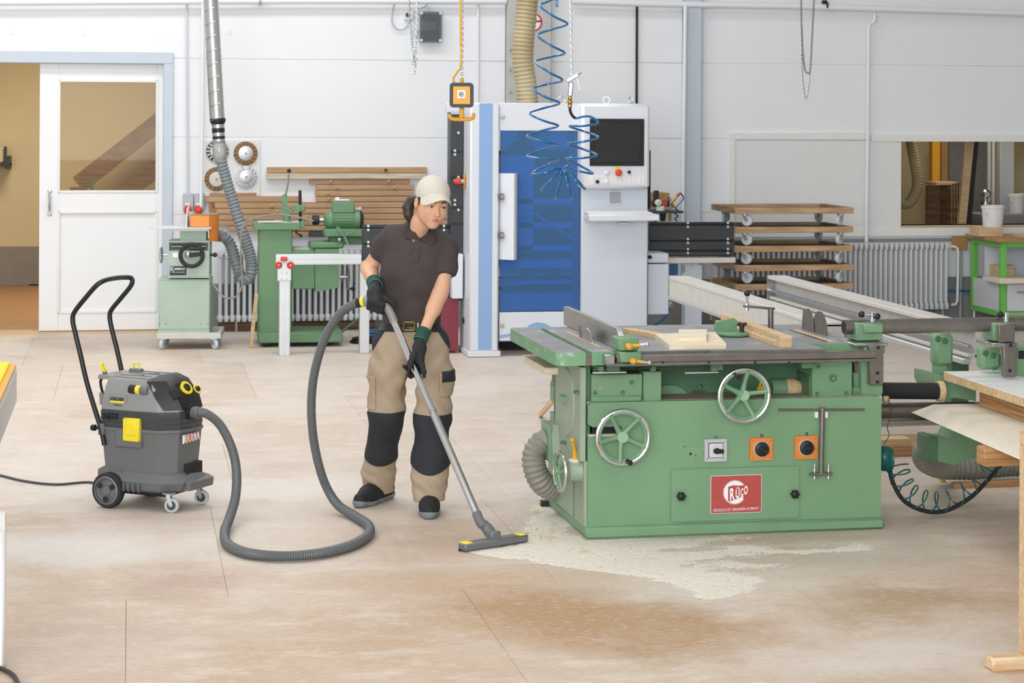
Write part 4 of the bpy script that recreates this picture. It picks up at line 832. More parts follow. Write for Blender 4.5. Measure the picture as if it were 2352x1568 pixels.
# ------------------------------------------------------------------ stack of dollies
LY = 17.6; lx0, lx1 = W.y(1690, 478, LY).x, W.y(1961, 478, LY).x; LD = .80; pitch = .1605; zt = W.y(1800, 477, LY).z
lw = lx1 - lx0
dl = thing('dolly', '', 'dolly', ((lx0 + lx1) / 2, LY + LD / 2, zt - .162), group='stacked wheeled dollies')
z1 = zt; z0 = zt - .053
for y in (LY, LY + LD - .05): MB().box(lx0, lx1, y, y + .05, z0, z1, .004).build('rail', 'dolly_wood', dl)
for x in (lx0, lx1 - .06): MB().box(x, x + .06, LY + .05, LY + LD - .05, z0, z1, .004).build('side_rail', 'dolly_side', dl)
MB().box(lx0 + .05, lx1 - .05, LY + .04, LY + LD - .04, z0 + .006, z0 + .024, .001).build('deck', 'carpet_grey', dl)
for i, (x, y) in enumerate(((lx0 + .10, LY + .06), (lx1 - .10, LY + .06), (lx0 + .10, LY + LD - .1), (lx1 - .10, LY + LD - .1))):
    caster(dl, x, y, z0, .050, face=(.9, -.8, 2.2, .3)[i], zfl=zt - .162)
names = ['topmost wooden dolly of the stack by the white wall', 'second wooden dolly from the top of the stack', 'third wooden dolly from the top of the stack', 'fourth wooden dolly from the top of the stack', 'fifth wooden dolly from the top of the stack', 'sixth wooden dolly from the top, behind the aluminium rails', 'lowest wooden dolly of the stack, standing on the floor']
dl['label'] = names[0]
n_d = 7; ps = (zt - .162) / (n_d - 1)
for k in range(1, n_d): dup(dl, (dl.location.x + random.uniform(-.006, .006), dl.location.y + random.uniform(-.006, .006), zt - .162 - k * ps), label=names[k])
# ------------------------------------------------------------------ green workbench and the things on it
GY = 18.2; gx, gz = W.y(2300, 560, GY).x, W.y(2300, 556, GY).z; GD = .72; gx1 = gx + 1.5
wb = thing('workbench', 'bright green steel workbench with a wooden top and drawers', 'workbench', (gx + .7, GY + .35, 0)); fw_ = .055
MB().box(gx - .05, gx1, GY - .05, GY + GD + .02, gz, gz + .035, .004).build('top', 'ply_brown', wb)
zb = W.y(2300, 728, GY).z
for x in (gx, gx1 - fw_):
    for y in (GY, GY + GD - fw_): MB().box(x, x + fw_, y, y + fw_, zb, gz, .004).build('post', 'green_bright', wb); MB().cyl((x + fw_ / 2, y + fw_ / 2, 0), (x + fw_ / 2, y + fw_ / 2, zb), .02, n=12).build('foot', 'zinc', wb)
for z in (gz - .05, zb):
    for y in (GY, GY + GD - fw_): MB().box(gx + fw_, gx1 - fw_, y + .002, y + fw_ - .002, z, z + .048, .003).build('rail', 'green_bright', wb)
    for x in (gx, gx1 - fw_): MB().box(x + .002, x + fw_ - .002, GY + fw_, GY + GD - fw_, z, z + .048, .003).build('rail', 'green_bright', wb)
zd = W.y(2330, 645, GY).z; MB().box(gx + fw_, gx1 - fw_, GY + .01, GY + GD - fw_, zb + .05, zd - .02).build('drawer_case', 'cnc_grey', wb); MB().box(gx + fw_ + .004, gx + .9, GY - .004, GY + .01, zb + .055, zd - .03, .003).build('drawer', 'fin', wb)
MB().box(gx + .01, gx + .016, GY + fw_, GY + GD - fw_, zb + .05, zd - .02).build('side_sheet', 'fin', wb); MB().box(gx + fw_, gx1 - fw_, GY + .5, GY + .52, zd, gz - .06).build('back_sheet', 'cnc_grey', wb)
p = W.y(2333, 670, GY); MB().cyl((p.x, GY - .03, p.z), (p.x + .2, GY - .03, p.z), .007, n=8).build('drawer_handle', 'steel', wb)
p, q = W.y(2297, 630, GY - .1), W.y(2352, 612, GY - .1); MB().box(p.x, p.x + .8, GY - .1, GY + .3, zd - .017, zd + .03, .003).top('chipboard_sheet', 'chip', 'chipboard sheet lying in the green workbench', 'board')
MB().box(gx + .10, gx + .28, GY + .34, GY + .5, zd - .02, zd + .12, .003).top('wood_offcut', 'pine', 'wooden block inside the green workbench', 'block')
p, q = W.y(2246, 541, GY + .3), W.y(2300, 519, GY + .3); zt2 = gz + .035
MB().box(p.x, q.x, GY + .26, GY + .5, zt2, zt2 + .085, .004).top('wooden_block', 'pine', 'brown wooden block under the white bucket', 'block')
def bucket(px, py, r, h, label, Y, z):
    p = W.y(px, py, Y); t = thing('bucket', label, 'bucket', (p.x, Y, z), group='white buckets')
    MB().lathe([(r * .84, 0), (r * .86, .005), (r, h * .96), (r, h), (r * .96, h), (r * .82, .01), (.001, .01)], (p.x, Y, z), (0, 0, 1), 32, caps=False).build('pail', 'white_plastic', t)
    MB().torus((p.x, Y, z + h * .9), (0, 0, 1), r * 1.0, .008, 32, 6).torus((p.x, Y, z + h * .99), (0, 0, 1), r * 1.005, .005, 32, 6).build('rim', 'white_plastic', t)
    MB().tube(bez([(p.x - r, Y - .02, z + h * .9), (p.x - r * 1.06, Y - .08, z + h * .62), (p.x - r * .9, Y - r * .5, z + h * .55), (p.x - r * .7, Y - r * .72, z + h * .75)], 6), .004, 6).build('handle', 'white_plastic', t)
    return t
bucket(2280, 500, .105, .20, 'white plastic bucket standing on the wooden block', GY + .38, zt2 + .085)
MB().box(gx + .22, gx + .6, GY + .12, GY + .3, zt2, zt2 + .03, .003).top('bench_board', 'pine', 'flat pale board on the green workbench top', 'board')
# ------------------------------------------------------------------ inside the store room
def sb(x0, y0, x1, y1, Y, dep, name, m, label, cat, b=.004, z0=None):
    p, q = W.y(x0, y1, Y), W.y(x1, y0, Y); return MB().box(p.x, q.x, Y, Y + dep, p.z if z0 is None else z0, q.z, b).top(name, m, label, cat)
sb(2140, 300, 2160, 700, 21.6, .1, 'timber_post', 'yellow_warm', 'yellow timber post in the store room', 'post', z0=0); sb(2161, 300, 2178, 700, 21.9, .1, 'timber_post', 'ply_edge', 'brown timber post beside the yellow one in the store room', 'post', z0=0)
sb(2178, 280, 2270, 700, 22.2, .1, 'grey_sheet', 'plinth_grey', 'dark grey sheet standing at the back of the store room', 'sheet', z0=0)
sb(2129, 426, 2182, 640, 21.05, .05, 'brown_door_leaf', 'stair_wood', 'brown door leaf leaning in the store room', 'door leaf', z0=0)
for k in range(4): sb(2184 + k * 6, 424 - k * 2, 2189 + k * 6, 640, 20.7, .3, 'board_on_edge', 'dolly_side', ('first', 'second', 'third', 'fourth')[k] + ' upright board right of the brown door leaf', 'board', z0=0)
sb(2150, 418, 2206, 425, 20.75, .3, 'loose_batten', 'pine', 'pale batten lying across the upright boards in the store room', 'batten') 
def lean(x0, y0, x1, y1, w, m, lab, Y=20.4): p, q = W.y(x1, y1, Y), W.y(x0, y0, Y); p.z = 0; MB().beam(p, q, .05, w, up=(1, 0, 0), b=.003).top('leaning_plank', m, lab, 'plank')
lean(2228, 310, 2190, 760, .085, 'pine', 'pale plank leaning in the store room'); lean(2242, 310, 2206, 760, .05, 'black', 'dark metal bar leaning beside the pale plank', 20.5)
sb(2270, 300, 2276, 640, 21.2, .05, 'white_profile', 'fin', 'white window profile standing in the store room', 'profile', z0=0); sb(2279, 300, 2286, 640, 21.2, .05, 'white_profile', 'fin', 'second white window profile in the store room, to the right', 'profile', z0=0)
sb(2296, 300, 2330, 640, 21.5, .1, 'grey_cabinet', 'cnc_grey', 'pale grey tall cabinet in the store room', 'cabinet', z0=0)
MB().box(W.y(2240, 500, 20.6).x, 10.8, 20.4, 21.0, 0, W.y(2320, 490, 20.6).z, .005).top('store_counter', 'plinth_grey', 'grey counter in the store room', 'counter')
zz = W.y(2320, 490, 20.6).z; bucket(2335, 470, .085, .2, 'tall white bucket on the store room counter', 20.65, zz)
MB().lathe([(.08, 0), (.085, .16), (.08, .2)], (W.y(2354, 470, 20.9).x, 20.85, zz), (0, 0, 1), 18).top('yellow_tub', 'yellow_warm', 'yellow tub at the right end of the store room counter', 'tub')
p = W.y(2246, 470, 20.9); MB().lathe([(.05, 0), (.05, .12)], (p.x, 20.7, zz), (0, 0, 1), 16).lathe([(.035, -.05), (.05, 0), (.05, .02), (.03, .04)], (p.x, 20.7, zz + .2), (0, -1, 0), 16).cyl((p.x, 20.7, zz + .1), (p.x, 20.7, zz + .2), .02).top('bench_tool', 'steel', 'small metal tool on the store room counter', 'tool')
hs = bez([W.y(x, y, 20.6) for x, y in ((2088, 280), (2093, 330), (2104, 390), (2106, 430), (2092, 462), (2076, 468), (2062, 455), (2056, 400))], 10)
hs = [hs[0] + Vector((0, 0, 1.9))] + hs
ribbed(hs, .058, .03, .007, 16).top('store_hose', 'flex_beige', 'beige ribbed extraction hose hanging in the store room', 'hose')
for k in range(9): sb(2084 + k * 5, 438, 2088 + k * 5, 640, 22.1, .08, 'store_radiator_tube', 'fin', None, None, z0=.1) if False else None
p = W.y(2090, 515, 20.8); MB().box(p.x - .1, p.x + .3, 20.7, 21.0, 0, p.z - .04, .01).top('store_crate', 'cardboard', 'low brown crate under the store room hose', 'crate')
# ------------------------------------------------------------------ combined saw and moulder
S = Fr(2.115, 9.56, .015); T = .88
sw = thing('table_saw', 'large green cast iron combination saw with steel table and handwheels', 'saw', (.72, .42, 0), S)
def sbx(x0, y0, x1, y1, Y, dep, name, m, b=.004, parent=None, label=None): return PB(MB(), S, x0, y0, x1, y1, Y, dep, b).build(name, m, parent or sw, label)
bt = .636
MB().box(-.012, 1.462, -.022, .86, 0, .055, .012).build('base_flange', 'green', sw)
# main body: front shell with a slot at upper left, open top
MB().prism([(.0, .05), (1.45, .05), (1.45, bt - .014), (1.436, bt), (.014, bt), (.0, bt - .014), (.0, .535), (.02, .522), (.16, .522), (.16, .478), (.0, .478)], 'y', 0, .84).build('body', 'green', sw); MB().box(.03, .17, .05, .8, .47, .53).build('slot_back', 'black', sw)
MB().box(.005, .155, .01, .05, .478, .484).build('slot_dust', 'sawdust', sw)
# right shoulder casting
p = [S.y(x, y, .02) for x, y in ((2008, 935), (2034, 905), (2034, 815), (1985, 812), (1985, 935))]
MB().prism([(q.x, q.z) for q in p], 'y', .06, .5).build('shoulder', 'green', sw)
# access door with plate
a, b = S.y(1541, 1198, -.012), S.y(1836, 1070, -.012)
dr = MB().prism(rrect(a.x, b.x, a.z, b.z, .018), 'y', -.012, .006).build('access_door', 'green', sw)
for px, py in ((1562, 1138), (1823, 1133)):
    p = S.y(px, py, -.012); kn = MB().lathe([(.006, 0), (.006, .012), (.012, .012), (.012, .03), (.008, .033)], p, (0, -1, 0), 12)
    for k in range(6): t = k * PI / 3; kn.cyl(p + Vector((math.cos(t) * .014, -.012, math.sin(t) * .014)), p + Vector((math.cos(t) * .014, -.03, math.sin(t) * .014)), .008, n=8)
    kn.build('star_knob', 'black', dr)
a, b = S.y(1632, 1180, -.016), S.y(1750, 1089, -.016)
MB().prism(rrect(a.x, b.x, a.z, b.z, .008), 'y', -.0145, -.011).build('plate_edge', 'fin', dr); MB().prism(rrect(a.x + .003, b.x - .003, a.z + .003, b.z - .003, .006), 'y', -.0158, -.012).build('maker_plate', 'red_plate', dr, 'red maker plate')
pw, ph = b.x - a.x, b.z - a.z; cx_, cz_ = a.x + pw * .47, a.z + ph * .55; R = ph * .335
gear = []
for k in range(34):
    t = 2 * PI * k / 34 + .1
    if -.62 < ((t + PI) % (2 * PI)) - PI < .46: continue
    gear.append((cx_ + math.cos(t) * R, cz_ + math.sin(t) * R)); gear.append((cx_ + math.cos(t - .06) * R * .86, cz_ + math.sin(t - .06) * R * .86))
MB().prism(gear, 'y', -.0166, -.0155).build('saw_blade_logo', 'white', dr)
MB().prism([(cx_ - R * .55, cz_ - R * .62), (cx_ - R * .42, cz_ - R * .74), (cx_ + R * 1.12, cz_ - R * .12), (cx_ + R * 1.12, cz_ + R * .54), (cx_ + R * .3, cz_ + R * .52), (cx_ - R * .12, cz_ + R * .56), (cx_ - R * .55, cz_ + R * .44)], 'y', -.0172, -.016).build('logo_field', 'red_plate', dr)
for ch, dx, hh in (('R', -.40, .98), ('ü', .07, .86), ('c', .47, .60), ('o', .74, .66)):
    base = cz_ - R * .70 + (dx + .4) * R * .40
    text('lettering', ch.upper() if ch != 'ü' else 'Ü', dr, 'white', (cx_ + dx * R, -.0172, base), (1, 0, .36), (0, 0, 1), R * hh, R * (.40 if ch == 'R' else .34 if ch == 'ü' else .24 if ch == 'c' else .34), bold=.03)
text('lettering', 'RÜCKLE & CO  ESSLINGEN-ALTBACH', dr, 'fin', (a.x + pw * .06, -.0159, a.z + ph * .055), (1, 0, .02), (0, 0, 1), ph * .085, pw * .87, bold=.02)
for fx in (.035, .955): MB().sphere((a.x + pw * fx, -.016, a.z + ph * .47), .0035, 8, 6).build('rivet', 'dark_steel', dr)
# switches
def plate(x0, y0, x1, y1, m, knob_ang, num):
    a, b = S.y(x0, y1, -.02), S.y(x1, y0, -.02); pl = MB().prism(rrect(a.x, b.x, a.z, b.z, .005), 'y', -.014, .002).build('switch_plate', m, sw)
    for fx in (.12, .88):
        for fz in (.12, .88): MB().sphere((a.x + (b.x - a.x) * fx, -.014, a.z + (b.z - a.z) * fz), .004, 8, 5).build('screw', 'steel', pl)
    c = Vector(((a.x + b.x) / 2, -.014, (a.z + b.z) / 2))
    if m == 'orange_switch': MB().lathe([(.04, 0), (.04, .004), (.037, .006)], c, (0, -1, 0), 26).build('dial_ring', 'fin_grey', pl); MB().lathe([(.036, .004), (.034, .014), (.03, .016)], c, (0, -1, 0), 26).build('dial', 'black', pl)
    else: MB().box(c.x - .036, c.x + .036, -.018, -.012, c.z - .036, c.z + .036, .002).build('inner_frame', 'black', pl); MB().box(c.x - .034, c.x + .034, -.0195, -.012, c.z - .034, c.z + .034, .002).build('inner_plate', 'fin', pl); MB().lathe([(.014, 0), (.014, .008)], c + Vector((.004, -.005, -.002)), (0, -1, 0), 16).build('dial', 'black', pl)
    d = Vector((math.cos(knob_ang), 0, math.sin(knob_ang)))
    MB().beam(c - d * .018 + Vector((0, -.024, 0)), c + d * (.03 if m == 'orange_switch' else .032) + Vector((0, -.024, 0)), .02, .012, up=(0, 1, 0), b=.003).build('grip', 'black', pl)
    p = S.y((x0 + x1) / 2, y0 - 5, -.002); MB().box(p.x - .006, p.x + .006, -.003, .001, p.z - .006, p.z + .006).build('number_tag', 'black' if num else 'green_dark', pl)
    if num: text('lettering', num, pl, 'white', (p.x - .002, -.0032, p.z - .0035), (1, 0, 0), (0, 0, 1), .007)
plate(1619, 1008, 1671, 1061, 'alu', -.08, ''); plate(1724, 1005, 1776, 1058, 'orange_switch', -.5, '2'); plate(1827, 1001, 1879, 1055, 'orange_switch', .05, '3')
for px, py, r in ((1586, 1042, .006), (1572, 1025, .003), (1598, 1046, .003)): p = S.y(px, py, -.001); MB().lathe([(r, 0), (r, .002)], p, (0, -1, 0), 10).build('screw_hole', 'black', sw)
# T-handled spanner hanging on the front
tk = thing('box_spanner', 'dark steel T-handled spanner hanging on the green saw front', 'spanner', S.y(1886, 1095, -.03), S)
MB().cyl(S.y(1788, 941, -.03), S.y(1985, 940, -.03), .0055, n=10).build('cross_bar', 'dark_steel', tk); MB().cyl(S.y(1889, 935, -.03), S.y(1886, 1088, -.03), .0125, n=14).build('shaft', 'dark_steel', tk)
a_, b_ = S.y(1860, 1089, -.03), S.y(1910, 1087, -.03); MB().beam(a_, b_, .022, .014, b=.002).build('foot', 'dark_steel', tk)
for px in (1871, 1903): MB().cyl(S.y(px, 1064, -.03), S.y(px, 1100, -.03), .004, n=8).lathe([(.007, 0), (.007, .012)], S.y(px, 1082, -.03), (0, 0, 1), 6).lathe([(.007, 0), (.007, .01)], S.y(px, 1099, -.03), (0, 0, 1), 6).build('bolt', 'zinc', tk)
for px in (1877, 1899): sbx(px - 4, 945, px + 4, 961, -.024, .026, 'spanner_clip', 'white_plastic', .004)
# handwheels
w1, u_, v_ = handwheel(sw, S.y(1431, 1004, -.075), (0, -1, 0), .124, .0095, 5, a0=1.05)
p = S.y(1441, 1058, -.08); MB().lathe([(.009, 0), (.011, .03), (.013, .04), (.008, .046)], p, (.1, -1, -.1), 12).build('grip', 'black', w1)
MB().cyl(S.y(1431, 1004, -.07), S.y(1431, 1004, .01), .026, n=16).build('shaft', 'green', w1)
w2, u_, v_ = handwheel(sw, S.y(1709, 908, -.10), (0, -1, 0), .122, .0095, 5, a0=.48)
p = S.y(1690, 862, -.11); MB().lathe([(.009, 0), (.011, .03), (.014, .045), (.008, .052)], p, (0, -1, 0), 12).build('grip', 'black', w2)
MB().cyl(S.y(1709, 908, -.09), S.y(1709, 908, .15), .026, n=16).build('shaft', 'green', w2)
# superstructure between body and tables
sbx(1358, 858, 1476, 925, .03, .22, 'left_block', 'green'); sbx(1358, 908, 1474, 924, .02, .02, 'block_foot', 'green')
for px, py in ((1451, 878), (1430, 901), (1367, 902)): p = S.y(px, py, .03); MB().lathe([(.011, 0), (.011, .003), (.006, .003), (.006, .006)], p, (0, -1, 0), 14).build('bolt', 'green_dark', sw)
p = S.y(1380, 891, .03); MB().prism(rrect(p.x - .014, p.x + .014, p.z - .008, p.z + .008, .007), 'y', .028, .034).build('oil_window', 'steel', sw)
sbx(1478, 852, 1520, 925, .02, .10, 'pillar', 'green'); sbx(1470, 850, 1480, 925, .12, .1, 'pillar_side', 'green_dark')
MB().lathe([(.12, 0), (.12, .02)], S.y(1535, 940, .25), (0, -1, 0), 32).build('blade_guard', 'green', sw)
mc = S.y(1520, 868, .40); MB().lathe([(.085, 0), (.085, .2)], mc, (1, 0, 0), 24).build('saw_motor', 'green_dark', sw); MB().lathe([(.09, .2), (.09, .235), (.05, .25)], mc, (1, 0, 0), 24).build('motor_end', 'green', sw)
for k in range(6): t = PI * .6 + k * .3; d = Vector((0, math.cos(t), math.sin(t))); MB().beam(mc + d * .086, mc + d * .086 + Vector((.2, 0, 0)), .008, .012, up=d).build('motor_fin', 'green_dark', sw)
sbx(1586, 893, 1626, 917, .25, .1, 'motor_foot', 'green'); MB().lathe([(.012, 0), (.012, .02)], S.y(1607, 892, .24) , (0, 0, 1), 6).build('foot_nut', 'green_dark', sw)
mc = S.y(1735, 885, .45); MB().lathe([(.075, 0), (.075, .3), (.05, .32)], mc + Vector((0, 0, .03)), (1, 0, 0), 24).build('spindle_motor', 'green_dark', sw)
mc = S.y(1770, 891, .2); MB().lathe([(.045, 0), (.045, .075)], mc, (1, 0, 0), 18).build('gear_tube', 'green', sw); MB().lathe([(.045, .075), (.045, .12), (.03, .15), (.028, .175)], mc, (1, 0, 0), 18).build('dusty_gear_tube', 'shaving', sw); MB().lathe([(.024, .175), (.024, .21), (.015, .215), (.015, .26)], mc, (1, 0, 0), 14).build('coupling', 'green', sw)
sbx(1865, 832, 1958, 912, .04, .2, 'right_block', 'green_worn'); sbx(1858, 862, 1868, 912, .06, .18, 'right_block_side', 'green_dark')
p = S.y(1913, 868, .04); MB().lathe([(.02, 0), (.02, .003), (.009, .003)], p, (0, -1, 0), 18).build('bore', 'green_dark', sw); MB().lathe([(.008, 0), (.008, .01)], p, (0, -1, 0), 10).build('pin', 'steel', sw)
for px, py in ((1880, 842), (1877, 904), (1944, 902)): p = S.y(px, py, .04); MB().lathe([(.01, 0), (.01, .003), (.006, .003), (.006, .006)], p, (0, -1, 0), 14).build('bolt', 'green_dark', sw)
sbx(1958, 888, 1998, 910, .08, .14, 'slide_shoe', 'green_worn'); sbx(1960, 855, 1990, 888, .1, .12, 'slide_arm', 'green')
lv = MB().lathe([(.012, 0), (.017, .03), (.008, .035)], S.y(1738, 893, .1), (1, 0, .05), 12).build('index_lever', 'yellow_lever', sw); MB().cyl(S.y(1745, 888, .1), S.y(1748, 872, .1), .006, n=8).build('index_rod', 'yellow_lever', lv)
MB().box(.0, 1.42, .03, .82, bt - .02, bt + .002).build('dust_bed', 'dust_grey', sw)
# tables
tz0 = T - .062
xs0 = -.17; slot0, slot1 = -.028, .002
def table_piece(pts, name='table', m=('cast_top', 'green_scratched'), z0=None):
    mb = MB(); n = len(pts); z0 = tz0 if z0 is None else z0
    mb.cm = 0; mb.add([(x, y, T) for x, y in pts], [tuple(range(n))]); mb.cm = 1
    mb.add([(x, y, T) for x, y in pts] + [(x, y, z0) for x, y in pts], [(i, (i + 1) % n, (i + 1) % n + n, i + n) for i in range(n)] + [tuple(range(2 * n - 1, n - 1, -1))])
    return mb.build(name, m, sw)
r_ = .05
cornerF = [(xs0 + r_ - r_ * math.cos(t), -.06 + r_ - r_ * math.sin(t)) for t in [PI / 2 * k / 5 for k in range(6)]]
cornerB = [(xs0 + r_ - r_ * math.cos(t), 1.08 - r_ + r_ * math.sin(t)) for t in [PI / 2 * k / 5 for k in range(6)]][::-1]
table_piece(cornerF + [(slot0, -.06), (slot0, 1.08)] + cornerB)
table_piece([(slot1, -.06), (.082, -.06), (.082, 1.08), (slot1, 1.08)]); table_piece([(.082, -.06), (.108, -.06), (.108, .17), (.082, .17)]); table_piece([(.082, .88), (.108, .88), (.108, 1.08), (.082, 1.08)])
MB().box(.083, .107, .171, .879, tz0, T - .001).build('blade_insert', 'pine', sw, 'wooden insert around the saw blade')
MB().box(slot0, slot1, -.058, 1.078, tz0, T - .014).build('mitre_groove', 'dark_steel', sw); MB().box(slot0 + .002, slot1 - .012, .1, .9, T - .014, T - .009).build('groove_dust', 'sawdust', sw)
table_piece([(.108, -.06), (.56, -.06), (.56, 1.09), (.108, 1.09)], m=('cast_top', 'dark_steel')); table_piece([(.561, -.07), (1.13, -.10), (1.13, 1.08), (.561, 1.09)], 'moulder_table', ('cast_top', 'dark_steel'))
table_piece([(1.131, .12), (1.40, .12), (1.40, 1.02), (1.131, 1.05)], 'extension_table', ('cast_top', 'green'))
MB().box(1.236, 1.252, .20, .76, T - .01, T + .0008).build('table_slot', 'black', sw); MB().box(1.253, 1.285, .19, .76, T - .01, T + .0015).build('slot_strip', 'pine', sw)
# saw blade, riving knife, fence
bc = Vector((.095, .43, T - .07)); n = 40; rim = []
for k in range(n):
    for rr_, o in ((.125, 0), (.132, .1), (.125, .75)): t = 2 * PI * (k + o) / n; rim.append((bc.y + math.cos(t) * rr_, bc.z + math.sin(t) * rr_))
MB().prism(rim, 'x', bc.x - .0015, bc.x + .0015).build('saw_blade', 'steel', sw)
MB().prism([(.53, T - .02), (.6, T - .02), (.61, T + .055), (.585, T + .062), (.545, T + .03)], 'x', bc.x - .001, bc.x + .001).build('riving_knife', 'dark_steel', sw)
fx = .142; fz1 = S.y(1302, 703, 1.17).z
MB().prism([(-.06, T + .002), (1.17, T + .002), (1.17, fz1), (.04, fz1), (-.06, fz1 - .06)], 'x', fx, fx + .025).build('rip_fence', 'steel', sw, 'steel rip fence')
MB().prism([(-.03, T + .01), (.25, T + .01), (.1, fz1 - .02), (-.0, fz1 - .03)], 'x', fx + .025, fx + .045).build('fence_rib', 'green_worn', sw)
sbx(1421, 776, 1467, 806, -.115, .14, 'fence_block', 'green_worn', .006); sbx(1425, 808, 1474, 833, -.135, .09, 'rail_block', 'green_worn', .006)
for (ax, ay), (bx, by) in (((1444, 795), (1487, 791)), ((1453, 828), (1492, 833))):
    a_, b_ = S.y(ax, ay, -.145), S.y(bx, by, -.165); m_ = a_.lerp(b_, .62)
    l_ = MB().lathe([(.013, -.02), (.016, 0), (.016, .02), (.01, .026)], a_, (0, -1, 0), 16).tube([a_, a_.lerp(b_, .3), m_], [.011, .009, .007], 10).build('clamp_lever', 'yellow_lever', sw, 'yellow clamping lever')
    MB().tube([m_, b_], [.007, .005], 8).sphere(b_, .0105).build('lever_end', 'chrome', l_); MB().sphere(a_ + Vector((0, -.026, 0)), .007, 8, 6).build('lever_nut', 'chrome', l_)
# front rails
ra_, rb_ = S.y(1393, 828, -.12), S.y(2014, 828, -.12)
MB().box(ra_.x + .05, rb_.x, -.115, -.075, S.y(1700, 829, -.12).z, S.y(1700, 812, -.12).z, .003).build('guide_rail', 'dark_steel', sw); MB().box(ra_.x, rb_.x, -.125, -.075, S.y(1700, 836, -.12).z, S.y(1700, 829, -.12).z, .002).build('rail_flange', 'dark_steel', sw)
for px in (1522, 1628, 1734, 1812, 1967): p = S.y(px, 832, -.125); MB().lathe([(.006, 0), (.006, .003)], p, (0, -1, 0), 12).build('rail_screw', 'black', sw)
MB().box(ra_.x - .005, ra_.x + .04, -.125, -.06, S.y(1393, 838, -.12).z, S.y(1393, 815, -.12).z, .004).build('rail_end', 'steel', sw)
sbx(1362, 844, 1655, 850, -.09, .03, 'feed_bar', 'zinc', .003); sbx(1362, 852, 1440, 859, -.09, .02, 'feed_bar', 'zinc', .003); sbx(1573, 852, 1652, 859, -.09, .02, 'feed_bar', 'zinc', .003)
for px in (1380, 1500, 1640): q = S.y(px, 847, -.08); MB().box(q.x - .012, q.x + .012, -.085, .06, q.z - .01, q.z + .01).build('bar_bracket', 'green_dark', sw)
for x in (.1, .6, 1.05): MB().box(x - .03, x + .03, -.08, .0, tz0 - .03, tz0 + .01).build('rail_bracket', 'green_dark', sw)
MB().box(.0, 1.4, .25, .8, bt, tz0).build('table_frame', 'green_dark', sw)
# dust cover on the left side
MB().prism([(.02, .36), (.02, .80), (.56, .80), (.56, .44), (.40, .31), (.16, .31)], 'x', -.034, -.008).build('dust_cover', 'green_grey', sw, 'dusty grey green side cover'); MB().box(-.012, .02, .05, .7, .3, .82).build('cover_frame', 'green_dark', sw)
MB().lathe([(.17, 0), (.16, .010)], (-.033, .30, .60), (-1, 0, 0), 36).build('cover_bulge', 'green_grey', sw)
for y, z in ((.50, .77), (.06, .68), (.33, .40)): MB().box(-.052, -.032, y - .02, y + .02, z - .006, z + .006, .002).lathe([(.008, 0), (.008, .02)], (-.038, y, z), (-1, 0, 0), 6).build('cover_clip', 'green_dark', sw)
MB().box(-.066, -.034, .27, .35, .60, .63, .002).build('pocket', 'green', sw)
MB().prism([(.42, .28), (.66, .28), (.66, .46), (.50, .46)], 'x', -.07, .0).build('outlet_box', 'green_grey', sw); MB().box(-.085, -.068, .48, .66, .28, .46, .003).build('outlet_flange', 'green', sw)
ribbed(bez([(-.07, .58, .37), (-.10, .58, .36), (-.135, .58, .31), (-.135, .57, .24), (-.10, .58, .17), (-.03, .63, .125), (.1, .72, .10)], 12), .062, .022, .008, 20).build('dust_hose', 'flex_grey', sw, 'ribbed grey dust hose')
MB().box(-.014, .006, .02, .82, .05, .36, .004).build('side_plate', 'green_grey', sw); MB().box(-.017, -.013, .22, .23, .06, .34).build('side_seam', 'green_dark', sw)
MB().lathe([(.058, 0), (.052, .015), (.052, .06), (.03, .07)], (-.012, .10, .303), (-1, 0, 0), 22).build('gear_hub', 'green_grey', sw); MB().lathe([(.018, .06), (.018, .11)], (-.012, .10, .303), (-1, 0, 0), 14).build('hub_shaft', 'green', sw)
w3, _, _ = handwheel(sw, (-.112, .10, .303), (-1, -.10, 0), .09, .009, 3, a0=.2, dish=-.008)
l_ = MB().tube([(-.04, .10, .355), (-.042, .095, .385), (-.046, .09, .41)], [.018, .013, .008], 10).tube([(-.046, .09, .41), (-.055, .085, .445)], [.007, .006], 8).sphere((-.055, .085, .45), .012).build('lock_lever', 'yellow_lever', sw, 'yellow locking lever')
MB().sphere((-.035, .10, .35), .045, 12, 6, (.9, 1, .3)).build('hub_dust', 'sawdust', sw); MB().box(-.05, .0, .80, .84, .0, .03).build('foot_block', 'black', sw)
z_ = .74; p_ = S.z(1200, 815, z_); MB().box(p_.x, p_.x + .36, p_.y - .55, p_.y, z_ - .035, z_, .002).top('plywood_offcut', 'pine_white', 'pale plywood board sticking out under the left saw table', 'board', fr=S)
a_, b_ = S.z(1241, 956), S.y(1285, 902, 2.1); MB().beam(a_ + Vector((0, 0, .01)), b_, .02, .035, b=.002).top('loose_stick', 'pine', 'thin wooden stick leaning behind the left side of the saw', 'stick', fr=S)
# things lying on the table
def board(pts, z0, z1, name, m, label, cat='board', grp=None): return MB().prism(pts, 'z', z0, z1).top(name, m, label, cat, grp, fr=S)
board([(.386, -.017), (.669, -.005), (.765, .50), (.444, .46)], T, T + .024, 'glued_panel', ('pine_white'), 'large pale laminated pine panel lying on the saw table')
board([(.455, .06), (.590, .06), (.70, .42), (.56, .44)], T + .024, T + .046, 'glued_panel', ('pine_white'), 'small pale laminated pine panel on top of the larger one')
MB().prism([(.36, .77), (.40, .80), (.47, .66), (.52, .42), (.49, .36), (.455, .38), (.43, .56), (.38, .66)], 'z', T, T + .02).top('push_stick', 'shaving', 'brown wooden push stick on the saw table', 'push stick', fr=S)
bz = T
MB().box(.93, .99, -.02, 1.04, bz, bz + .026, .002).top('pine_batten', 'pine', 'lower of two pine battens lying across the saw table', 'batten', 'pine battens on the saw table', fr=S)
